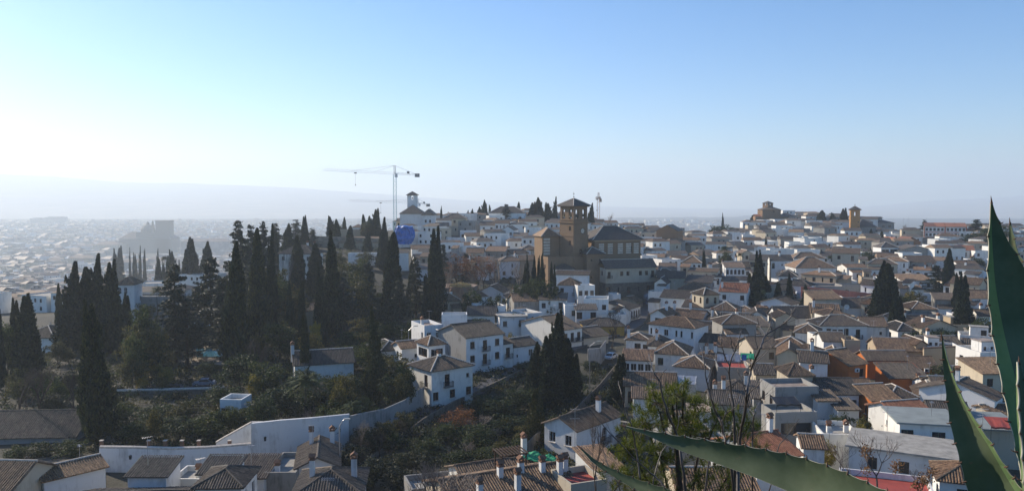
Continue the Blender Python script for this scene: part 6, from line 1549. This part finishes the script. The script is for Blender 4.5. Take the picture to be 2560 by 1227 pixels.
def bare_shrub():
    root = empty('bare_shrub', G(1760, 10.0)); tag(root, 'leafless shrub with dark crooked branches in front of the town', 'shrub'); off = root.location
    B = [([(1720, 1290), (1706, 1160), (1690, 1085), (1671, 1039), (1657, 991), (1649, 952), (1635, 931), (1625, 902), (1622, 886)], .030, .007), ([(1649, 950), (1655, 935), (1667, 921)], .010, .005),
         ([(1838, 1290), (1826, 1150), (1808, 1085), (1805, 1055), (1791, 1034), (1781, 1003), (1772, 976), (1764, 936), (1758, 895), (1752, 868)], .028, .007), ([(1805, 1055), (1817, 1032), (1836, 1019), (1846, 1005), (1849, 990)], .012, .006), ([(1817, 1032), (1806, 1012), (1806, 998)], .010, .005),
         ([(1846, 1290), (1846, 1160), (1851, 1089), (1858, 1051), (1865, 1008), (1868, 976), (1877, 928), (1889, 896), (1902, 867), (1916, 837), (1951, 814), (1974, 795), (1986, 773)], .036, .009), ([(1916, 837), (1927, 808), (1928, 778)], .012, .006), ([(1914, 838), (1898, 811), (1893, 796)], .011, .005), ([(1974, 795), (1980, 783), (1978, 772)], .009, .005),
         ([(1834, 1290), (1838, 1150), (1836, 1089), (1834, 1017), (1827, 974), (1824, 914), (1836, 880), (1846, 850), (1852, 826)], .030, .008), ([(1824, 914), (1810, 885), (1803, 850), (1800, 830)], .012, .006), ([(1836, 880), (1828, 862), (1829, 845)], .009, .005),
         ([(1600, 1200), (1588, 1110), (1579, 1065), (1563, 1025), (1555, 990), (1546, 952)], .018, .006), ([(1880, 1250), (1880, 1150), (1882, 1089), (1885, 1037), (1899, 1007), (1904, 993), (1920, 982)], .018, .006), ([(1885, 1037), (1872, 1016), (1874, 1000)], .010, .005),
         ([(1700, 1290), (1660, 1215), (1626, 1181), (1571, 1130), (1513, 1068), (1455, 998)], .020, .006), ([(1760, 1290), (1766, 1200), (1776, 1140), (1790, 1100)], .022, .012), ([(1640, 1290), (1632, 1210), (1650, 1140), (1668, 1110)], .016, .008), ([(1560, 1290), (1548, 1220), (1520, 1160), (1505, 1110), (1500, 1060)], .014, .005), ([(1900, 1290), (1930, 1200), (1945, 1120), (1975, 1080), (1998, 1045)], .014, .006), ([(1975, 1080), (1985, 1090), (2010, 1085)], .007, .004)]
    k = 10.0
    for i, (pts, a, b) in enumerate(B):
        m = MB(); twigs(pts, a, b, k + 0.4 * math.sin(i * 2.3), m, 0.55, random.Random(40 + i), len(pts) > 4)
        me = m.mesh('branch', ['twig_dark'], True); me.transform(Matrix.Translation(-Vector(off))); put('branch', me, root)
bare_shrub()
def pine():
    Y = 19.0; root = empty('pine_tree', G(1700, Y)); tag(root, 'yellow-green pine with needle tufts behind the bare shrub', 'pine'); off = np.array(root.location); g = np.random.default_rng(3)
    blobs = [(1640, 1005, 45, 32, 60), (1690, 985, 40, 28, 40), (1610, 1060, 55, 45, 80), (1700, 1060, 60, 45, 90), (1570, 1120, 45, 45, 70), (1650, 1140, 60, 50, 90), (1760, 1090, 50, 45, 70), (1800, 1040, 34, 36, 40), (1740, 1010, 36, 30, 40), (1560, 1190, 50, 40, 70), (1640, 1210, 60, 40, 80), (1740, 1190, 60, 50, 70), (1840, 1070, 40, 40, 40), (1850, 1150, 50, 50, 50), (1900, 1120, 40, 40, 30), (1710, 955, 16, 14, 9), (1820, 1210, 50, 40, 40), (1880, 1060, 22, 24, 14)]
    V = []; twg = MB(); org = P(1700, 1330, Y)
    for bu, bv, ru, rv, n in blobs:
        c0 = P(bu, bv, Y); hub = P(bu * 0.6 + 1700 * 0.4, bv + 90, Y + 0.2)
        twg.tube([hub, c0.lerp(hub, 0.4) + Vector((0, 0, .08)), c0], [.03, .02, .01], 5)
        for _ in range(int(n * .62)):
            u = bu + g.normal(0, .5) * ru; v = bv + g.normal(0, .5) * rv; y = Y + g.normal(0, .5)
            p = np.array(P(u, v, y)); ax = np.array([g.normal(0, .6), g.normal(0, .6), 0.9]); ax /= np.linalg.norm(ax)
            N = 34; d = ax * 0.7 + g.normal(0, .55, (N, 3)); d /= np.linalg.norm(d, axis=1, keepdims=True); L = g.uniform(.11, .19, N)
            base = p + ax * g.uniform(-.10, .06, (N, 1)); c = base + d * L[:, None] * .5
            V.append(leaf_quads(c, d, g.normal(0, 1, (N, 3)), np.full(N, .0095), L))
            if g.random() < .5: q = Vector(p); twg.tube([q - Vector(ax) * 0.12, q.lerp(c0, .5) - Vector((0, 0, .05)), c0], [.006, .008, .01], 4, cap=False)
    put('crown', quads('crown', np.concatenate(V) - off, ['pine_needle']), root)
    me = twg.mesh('branches', ['bark']); me.transform(Matrix.Translation(-Vector(off))); put('branches', me, root)
    m = MB(); m.tube([Vector((0, 0, -.4)), Vector((0.1, 0, 1.5)), Vector(P(1700, 1230, Y)) - Vector(off), Vector(P(1690, 1100, Y)) - Vector(off), Vector(P(1680, 1000, Y)) - Vector(off)], [.14, .12, .08, .05, .02], 8); m.build('trunk', 'bark', root)
pine()
def dry_shrub(u, v, Y, w, h, label, seeds, k):
    p = P(u, v, Y); root = empty('dry_shrub', p, 0.3 * k); tag(root, label, 'shrub')
    put('branches', branch_mesh(60 + k, 5, 0.55, 'twig', r0=0.012, gnarl=0.16), root, scale=(w, w, h))
    m = MB(); m.tube([(0, 0, -3.0), (0.02, 0, -1.2), (0, 0, 0.05)], [.03, .022, .014], 6); m.build('stem', 'twig', root)
    g = np.random.default_rng(k); V = []
    for su, sv in seeds:
        q = np.array(P(su, sv, Y) - p); 
        c_, s_ = math.cos(-0.3 * k), math.sin(-0.3 * k); q = np.array([q[0] * c_ - q[1] * s_, q[0] * s_ + q[1] * c_, q[2]])
        N = 70; c = q + g.normal(0, .032, (N, 3)); V.append(leaf_quads(c, g.normal(0, 1, (N, 3)), g.normal(0, 1, (N, 3)), g.uniform(.008, .018, N), g.uniform(.015, .03, N)))
    if V: put('dry_leaves', quads('dry_leaves', np.concatenate(V), ['dry_leaf']), root)
dry_shrub(2195, 1240, 9.0, 1.1, 1.05, 'thin leafless shrub with withered brown seed heads at the bottom', [(2165, 1122), (2172, 1135), (2242, 1160), (2236, 1170), (2165, 1175), (2310, 1195), (2316, 1205)], 2)
dry_shrub(2120, 1250, 11.0, 1.0, 0.95, 'thin twiggy shrub in front of the white roof terrace', [(2160, 1128)], 3)
dry_shrub(2300, 1262, 8.0, 0.6, 0.55, 'low dry shrub with curled leaves left of the narrow agave leaf', [(2305, 1200), (2325, 1180), (2290, 1215)], 4)
tree('bare_pale', 1020, 1082, 62, 380, label='pale leafless tree reaching up at the bottom centre'); tree('bare_pale', 1110, 1105, 66, 260); tree('bare_pale', 1420, 1130, 95, 90, label='small leafless tree below the gabled house')
tree('bare_dark', 1490, 1010, 60, 90, vb=1260)
# ---------------------------------------------------------------- small things
def car(u, Y, rz, paint, label, dz=0.5):
    g = G(u, Y, dz); root = empty('parked_car', g, R(rz)); tag(root, label, 'car')
    m = MB(); L, Wd = 4.1, 1.7
    prof = [(-2.05, .35), (-2.0, .75), (-1.2, .88), (-.65, 1.38), (.75, 1.42), (1.5, .95), (2.0, .85), (2.05, .35)]
    for i in range(len(prof) - 1):
        (x0, z0), (x1, z1) = prof[i], prof[i + 1]; k0 = .85 if z0 > 1.1 else 1; k1 = .85 if z1 > 1.1 else 1
        m.face([(x0, -Wd / 2 * k0, z0), (x1, -Wd / 2 * k1, z1), (x1, Wd / 2 * k1, z1), (x0, Wd / 2 * k0, z0)])
    for s in (-1, 1):
        m.face([(x, s * Wd / 2 * (.85 if z > 1.1 else 1), z) for x, z in prof]); 
    m.face([(-2.05, -Wd / 2, .35), (2.05, -Wd / 2, .35), (2.05, Wd / 2, .35), (-2.05, Wd / 2, .35)]); m.build('body', paint, root)
    w = MB()
    for s in (-1, 1): w.face([(-1.0, s * .845, .95), (1.2, s * .845, .98), (.68, s * .745, 1.36), (-.6, s * .745, 1.34)])
    w.face([(-1.21, -.72, .9), (-1.21, .72, .9), (-.68, .66, 1.36), (-.68, -.66, 1.36)]); w.face([(1.5, -.72, .98), (1.5, .72, .98), (.8, .66, 1.4), (.8, -.66, 1.4)])
    w.build('window', 'glass', root)
    wm = MB(); K = 14
    for q in range(K):
        a0, a1 = 2 * math.pi * q / K, 2 * math.pi * (q + 1) / K
        wm.face([(.31 * math.cos(a0), -.1, .31 * math.sin(a0)), (.31 * math.cos(a1), -.1, .31 * math.sin(a1)), (.31 * math.cos(a1), .1, .31 * math.sin(a1)), (.31 * math.cos(a0), .1, .31 * math.sin(a0))])
    for y in (-.1, .1): wm.face([(.31 * math.cos(2 * math.pi * q / K), y, .31 * math.sin(2 * math.pi * q / K)) for q in range(K)], 0); wm.face([(.18 * math.cos(2 * math.pi * q / K), y * 1.04, .18 * math.sin(2 * math.pi * q / K)) for q in range(K)], 1)
    wme = wm.mesh('wheel', ['rubber', 'steel'])
    for x in (-1.3, 1.3):
        for y in (-.78, .78): put('wheel', wme, root, (x, y, .31))
    hm = MB(); hm.box((0, 0, 0), (.06, .34, .16)); hme = hm.mesh('headlight', ['lamp_glass'])
    for x in (-2.05, 2.05):
        for y in (-.6, .6): put('headlight', hme, root, (x, y, .66))
car(512, 151.5, 8, 'car_blue', 'silver-blue car parked on the garden drive above the terrace wall'); car(1621, 262, 80, 'car_blue', 'dark blue car under the smoke on the steep street'); car(1527, 176, 60, 'car_white', 'pale car half hidden behind the cypress by the ravine')
def street_lamp(u, Y, h, arm, label, vb=None):
    g = G(u, Y) if vb is None else P(u, vb, Y); root = empty('street_lamp', g); tag(root, label, 'lamp post'); m = MB(); m.tube([(0, 0, -.5), (0, 0, h)], [.09, .06], 7); m.tube([(0, 0, h), (arm * .6, 0, h + .8), (arm, 0, h + 1.0)], .045, 6); m.build('pole', 'steel', root)
    m = MB(); m.box((arm + .25 * (1 if arm > 0 else -1), 0, h + 1.0), (.8, .28, .14)); m.build('lamp_head', 'lamp_glass', root)
street_lamp(1474, 150, 8.5, 1.6, 'street lamp leaning over the ravine wall'); street_lamp(1512, 238, 7, 1.2, 'street lamp in front of the church wing'); street_lamp(1022, 170, 8, 1.4, 'street lamp among the garden trees above the low roofs'); street_lamp(850, 103, 7.5, .8, 'street lamp right of the long white wall')
def lantern(u, v, Y, label):
    p = P(u, v, Y); root = empty('wall_lantern', p); tag(root, label, 'lantern'); m = MB(); m.tube([(0, .5, -.1), (0, .1, .35), (0, 0, .3)], .025, 5); m.box((0, 0, .34), (.34, .34, .08), top=.3); m.build('bracket', 'iron', root); m = MB(); m.box((0, 0, 0), (.22, .22, .5), top=1.4); m.build('lamp_glass', 'glass', root)
lantern(1088, 958, 138, 'black wall lantern on the white corner house'); lantern(663, 1097, 108.5, 'black lantern on the tall white retaining wall'); lantern(1293, 890, 172, 'black lantern on the lane house right of the garage'); lantern(326, 1143, 106, 'black lantern on the low white boundary wall')
def antenna(u, v0, v1, Y, kind, label):
    a = P(u, v1, Y); h = P(u, v0, Y).z - a.z; root = empty('roof_antenna', a); tag(root, label, 'antenna'); m = MB(); m.tube([(0, 0, -.6), (0, 0, h)], .03, 5); m.build('mast', 'steel', root); m = MB()
    for z in (h - .1, h * .78):
        m.bar((-.7, 0, z), (.7, 0, z), .018)
        for i in range(7): m.bar((-.6 + i * .2, -.3 + .02 * i, z), (-.6 + i * .2, .3 - .02 * i, z), .014)
    m.build('dipole', 'steel', root)
for i, (u, v0, v1, Y, lb) in enumerate([(1437, 1020, 1135, 108, 'tall antenna mast in front of the golden-sloped gabled house'), (820, 1192, 1222, 80, 'tilted television aerial on the dark roof at the bottom'), (2033, 752, 790, 205, 'antenna on the dark roof below the red-railed terrace'), (1806, 745, 800, 204, 'antenna mast below the cream turret house'), (1851, 765, 800, 203, 'antenna beside the small white gable'), (2183, 800, 860, 170, 'thin mast beside the long white house'), (2218, 1015, 1080, 105, 'antenna pole beside the orange house garden'), (1240, 760, 790, 214, 'antenna above the white flat house by the bastion'), (1835, 580, 640, 310, 'white pole among the houses below the hilltop church'), (2258, 545, 565, 470, 'thin mast on the right skyline'), (2270, 545, 565, 472, 'thin mast next to the bare skyline tree'), (2316, 545, 575, 450, 'comb antenna left of the school'), (1830, 985, 1015, 118, 'aerial by the dark ribbed roof'), (2455, 1020, 1100, 100, 'grey pole beside the red awning')]): antenna(u, v0, v1, Y, i, lb)
def dish(u, v, Y, r, label):
    p = P(u, v, Y); root = empty('satellite_dish', p); tag(root, label, 'satellite dish'); m = MB(); rings = []
    for k in range(5):
        rr = r * k / 4; rings.append([(rr * math.cos(q * .524), -.25 * r * (rr / r) ** 2, rr * math.sin(q * .524)) for q in range(12)])
    for a, b2 in zip(rings, rings[1:]):
        for q in range(12): m.face([a[q], a[(q + 1) % 12], b2[(q + 1) % 12], b2[q]])
    m.build('reflector', 'frame_white', root); m = MB(); m.bar((0, 0, 0), (.1, -.6 * r, .1), .03); m.tube([(0, .1, 0), (0, .2, -1.6)], .04, 5); m.build('arm', 'steel', root)
for q in [(2116, 767, 212, .75, 'white satellite dish on the dark roof by the cream house'), (2302, 732, 238, .8, 'pale satellite dish beside the yellow-leaved tree'), (2108, 683, 285, .6, 'satellite dish right of the widest hipped roof'), (2146, 743, 236, .5, 'left dish of the pair on the bluish-shaded house terrace'), (2162, 743, 236, .5, 'right dish of the pair on the bluish-shaded house terrace'), (2075, 1075, 104, .4, 'small dish on the white roof terrace')]: dish(*q)
def pergola():
    Y = 89.0; p = P(1285, 1180, Y); root = empty('pergola', p, R(22)); tag(root, 'dark timber pergola between the tiled roofs', 'pergola')
    for x in (-1.5, 1.5):
        for y in (0, 2.2): m = MB(); m.box((x, y, .6), (.14, .14, 2.8)); m.build('post', 'dark_wood', root)
    for y in (0, 2.2): m = MB(); m.box((0, y, 2.05), (3.6, .14, .16)); m.build('beam', 'dark_wood', root)
    for i in range(9): m = MB(); m.box((-1.6 + i * .4, 1.1, 2.2), (.11, 3.0, .13)); m.build('slat', 'dark_wood', root)
pergola()
def green_net():
    Y = 98.0; p = P(1360, 1140, Y); m = MB(); n = 16; rows = []
    for j in range(n + 1):
        rows.append([Vector(((i / n - .5) * 5.4, (j / n - .5) * 3.2 - (i / n) * 1.2, .55 * mnoise.noise((i * .3, j * .3, 1)) - 0.9 * (i / n - .4) + .2 * mnoise.noise((i * .9, j * .9, 4)))) for i in range(n + 1)])
    for j in range(n):
        for i in range(n): m.face([rows[j][i], rows[j][i + 1], rows[j + 1][i + 1], rows[j + 1][i]])
    o = m.build('shade_net', 'net_green'); o.location = p; tag(o, 'crumpled bright green shade net below the gabled house', 'net')
green_net()
def glass_canopy():
    Y = 141.0; p = P(1707, 962, Y); root = empty('glass_canopy', p, R(-18)); tag(root, 'slanted pale glass canopy in front of the arched house', 'canopy')
    for i in range(4): m = MB(); m.box((-1.65 + i * 1.1, .9, .8), (1.04, 2.6, .05), rx=R(22)); m.build('pane', 'zinc', root)
    for i in range(5): m = MB(); m.box((-2.2 + i * 1.1, .9, .84), (.08, 2.7, .1), rx=R(22)); m.build('bar', 'frame_white', root)
    m = MB(); m.box((0, 1.6, -.8), (4.4, 1.0, 2.2)); m.build('wall', 'white', root)
glass_canopy()
def laundry():
    Y = 147.0; root = empty('laundry_line', P(1830, 905, Y), R(-8)); tag(root, 'washing hung on a line on the grey terrace', 'laundry')
    m = MB(); m.bar((-3, 0, 1.5), (3, 0, 1.5), .03); m.bar((-3, 0, -1), (-3, 0, 1.6), .04); m.bar((3, 0, -1), (3, 0, 1.6), .04); m.build('line', 'steel', root)
    for i, (x, w, h, mt) in enumerate([(-2.1, 1.3, 1.3, 'cloth_white'), (-.5, 1.4, 1.2, 'cloth_white'), (1.0, 1.1, 1.35, 'cloth_white'), (2.2, .9, 1.1, 'cloth_blue')]):
        m = MB(); K = 8
        for q in range(K): x0, x1 = x - w / 2 + w * q / K, x - w / 2 + w * (q + 1) / K; f = lambda t: .1 * math.sin(t * 9 + i); m.face([(x0, f(x0) * .2, 1.5), (x1, f(x1) * .2, 1.5), (x1, f(x1), 1.5 - h), (x0, f(x0), 1.5 - h)])
        m.build('cloth', mt, root)
laundry()
def aircon(u, v, Y, rz, label):
    p = P(u, v, Y); root = empty('air_conditioner', p, R(rz)); tag(root, label, 'air conditioner'); m = MB(); m.box((0, 0, 0), (.9, .35, .65)); m.build('casing', 'frame_white', root); m = MB()
    m.face([(-.12 + .26 * math.cos(q * .5236), -.18, .26 * math.sin(q * .5236)) for q in range(12)]); m.build('fan_grille', 'iron', root)
aircon(2143, 925, 145.5, 28, 'air conditioner on the orange house wall'); aircon(2317, 925, 155, -8, 'air conditioner on the far orange wall end'); aircon(1372, 938 - 110, 200, 20, 'air conditioner behind the dark cypress spire')
def more_aerials():
    rnd = random.Random(8); n = 0
    for h in HOUSES:
        Y = h.location.y
        if Y > 250 or rnd.random() > 0.33 or n > 44: continue
        w = [c for c in h.children if c.name.startswith('wall')]
        if not w: continue
        bb = w[0].bound_box; top = max(q[2] for q in bb); dpt = max(q[1] for q in bb)
        p = h.matrix_basis @ Vector((rnd.uniform(-1.5, 1.5), dpt * .5, top - 0.2)); hh = rnd.uniform(1.8, 3.2); root = empty('roof_antenna', p, rnd.uniform(0, 3)); root['category'] = 'antenna'; root['group'] = 'television aerials on the roofs'
        if 'aer' not in TM:
            m = MB(); m.tube([(0, 0, -.6), (0, 0, 1)], .03, 5); TM['aer'] = m.mesh('mast', ['steel']); m = MB()
            m.bar((-.6, 0, 0), (.6, 0, 0), .02)
            for i in range(7): m.bar((-.55 + i * .18, -.32 + .03 * i, 0), (-.55 + i * .18, .32 - .03 * i, 0), .016)
            TM['aer2'] = m.mesh('dipole', ['steel'])
        put('mast', TM['aer'], root, scale=(1, 1, hh)); put('dipole', TM['aer2'], root, (0, 0, hh)); n += 1
        u, v = pix(p); note(root, 'thin grey television aerial', 'aerial', u, v)
more_aerials()
def awning(u, v, Y, w, d, rz, mat, label):
    root = empty('awning', P(u, v, Y), R(rz)); tag(root, label, 'awning'); m = MB(); n = 10
    for i in range(n):
        x0, x1 = -w / 2 + w * i / n, -w / 2 + w * (i + 1) / n; f = lambda x: 0.06 * math.sin(x * 4.0)
        m.face([(x0, 0, f(x0) - 0.35), (x1, 0, f(x1) - 0.35), (x1, d, 0.25), (x0, d, 0.25)]); m.face([(x0, 0, f(x0) - 0.35), (x1, 0, f(x1) - 0.35), (x1, 0, f(x1) - 0.6), (x0, 0, f(x0) - 0.6)])
    m.build('canvas', mat, root); m = MB()
    for x in (-w / 2, w / 2): m.bar((x, 0, -0.35), (x, 0, -2.3), .03); m.bar((x, 0, -0.35), (x, d, 0.25), .03)
    m.build('frame', 'iron', root)
awning(1972, 1004, 113.0, 3.6, 2.2, 5, 'iron', 'black awning over the terrace of the grey render block'); awning(2530, 1062, 104, 5.0, 3.0, -12, 'deck_red', 'red awning behind the agave leaf'); awning(2255, 800, 213, 4.0, 2.0, 0, 'cloth_white', 'pale awning beside the tall dark cypress'); awning(1870, 890, 150, 2.6, 1.8, -12, 'net_green', 'green striped awning above the washing line')
def smoke():
    Y = 262.0; p = P(1626, 741, Y); m = MB(); m.lathe([(0.1, -1.6), (2.2, -1.2), (3.6, 0.2), (3.2, 1.6), (0.1, 2.2)], 12)
    mat = bpy.data.materials.new('smoke'); mat.use_nodes = True; t = mat.node_tree; t.nodes.remove(t.nodes['Principled BSDF']); MAT['smoke'] = mat
    v = t.nodes.new('ShaderNodeVolumePrincipled'); v.inputs['Color'].default_value = (.75, .87, 1, 1); v.inputs['Anisotropy'].default_value = .3
    tc = t.nodes.new('ShaderNodeTexCoord'); ln = t.nodes.new('ShaderNodeVectorMath'); ln.operation = 'LENGTH'; t.links.new(tc.outputs['Object'], ln.inputs[0])
    fo = t.nodes.new('ShaderNodeMapRange'); fo.inputs[1].default_value = 0.4; fo.inputs[2].default_value = 2.6; fo.inputs[3].default_value = 1; fo.inputs[4].default_value = 0; t.links.new(ln.outputs['Value'], fo.inputs[0])
    mr = t.nodes.new('ShaderNodeMapRange'); mr.inputs[1].default_value = .46; mr.inputs[2].default_value = .75; mr.inputs[3].default_value = 0; mr.inputs[4].default_value = 2.5
    t.links.new(noise(t, wpos(t), .7, 4, .65), mr.inputs[0]); mu = t.nodes.new('ShaderNodeMath'); mu.operation = 'MULTIPLY'; t.links.new(mr.outputs[0], mu.inputs[0]); t.links.new(fo.outputs[0], mu.inputs[1])
    t.links.new(mu.outputs[0], v.inputs['Density']); t.links.new(v.outputs[0], t.nodes['Material Output'].inputs['Volume'])
    o = m.build('smoke', 'smoke'); o.location = p; tag(o, 'wisp of blue-white smoke drifting over the steep street', 'smoke', kind='stuff')
smoke()
# ---------------------------------------------------------------- labels: each thing told apart by what it stands next to
MARKS = [('clock tower', 1435, 570), ('white church', 1045, 555), ('blue tarpaulin', 1010, 585), ('earth bastion', 1145, 755), ('three-storey balcony house', 1212, 880), ('white corner house', 1110, 940), ('long retaining wall', 740, 1100), ('barn roof', 95, 1040), ('villa among cypresses', 738, 650), ('hazy cathedral', 370, 590), ('apartment slab', 112, 552), ('tall crane', 988, 480), ('yellow house', 1515, 830), ('green net', 1360, 1138), ('golden-sloped gable', 1410, 1080), ('slit-window house', 1680, 830), ('triple-arched house', 1728, 935), ('smoke', 1622, 745), ('four-arched house', 1728, 660), ('widest hipped roof', 2040, 660), ('loggia house', 2224, 612), ('pink school', 2365, 578), ('orange bell tower', 2137, 555), ('hilltop church', 1935, 530), ('brick gabled hall', 1668, 575), ('red-railed terrace', 2100, 735), ('long four-window house', 2110, 825), ('orange house', 2160, 930), ('pyramid-roofed mirador', 2002, 930), ('red tile roof', 1950, 1105), ('pale flat roof', 2280, 1110), ('bare grey wall building', 2310, 800), ('agave tip', 2480, 510), ('palm', 765, 960), ('parked car', 512, 965), ('pool', 515, 885), ('garden house', 95, 845), ('attic boxes', 450, 1175), ('cream turret', 1778, 740), ('rusty crane', 1496, 510)]
ORD = ['nearest', 'second', 'third', 'fourth', 'fifth', 'sixth', 'seventh', 'eighth', 'ninth', 'tenth', 'eleventh', 'twelfth', 'thirteenth', 'fourteenth', 'fifteenth', 'sixteenth', 'seventeenth', 'eighteenth', 'nineteenth', 'twentieth', 'twenty-first', 'twenty-second', 'twenty-third', 'twenty-fourth', 'twenty-fifth', 'twenty-sixth', 'twenty-seventh', 'twenty-eighth', 'twenty-ninth', 'thirtieth']
def finish_labels():
    bins = {}
    for it in LABELS:
        o, desc, noun, u, v = it
        name, mu, mv = min(MARKS, key=lambda m: math.hypot((u - m[1]) * 0.8, v - m[2]))
        dx, dy = u - mu, v - mv
        dr = ('right of' if dx > 0 else 'left of') if abs(dx) > abs(dy) * 1.3 else ('below' if dy > 0 else 'above')
        bins.setdefault((name, dr, noun), []).append((math.hypot(dx, dy), it))
    for (name, dr, noun), lst in bins.items():
        lst.sort(key=lambda q: q[0])
        for i, (_, (o, desc, noun, u, v)) in enumerate(lst):
            o['label'] = '%s, %s %s %s the %s' % (desc, ORD[min(i, 29)], noun, dr, name)
finish_labels()
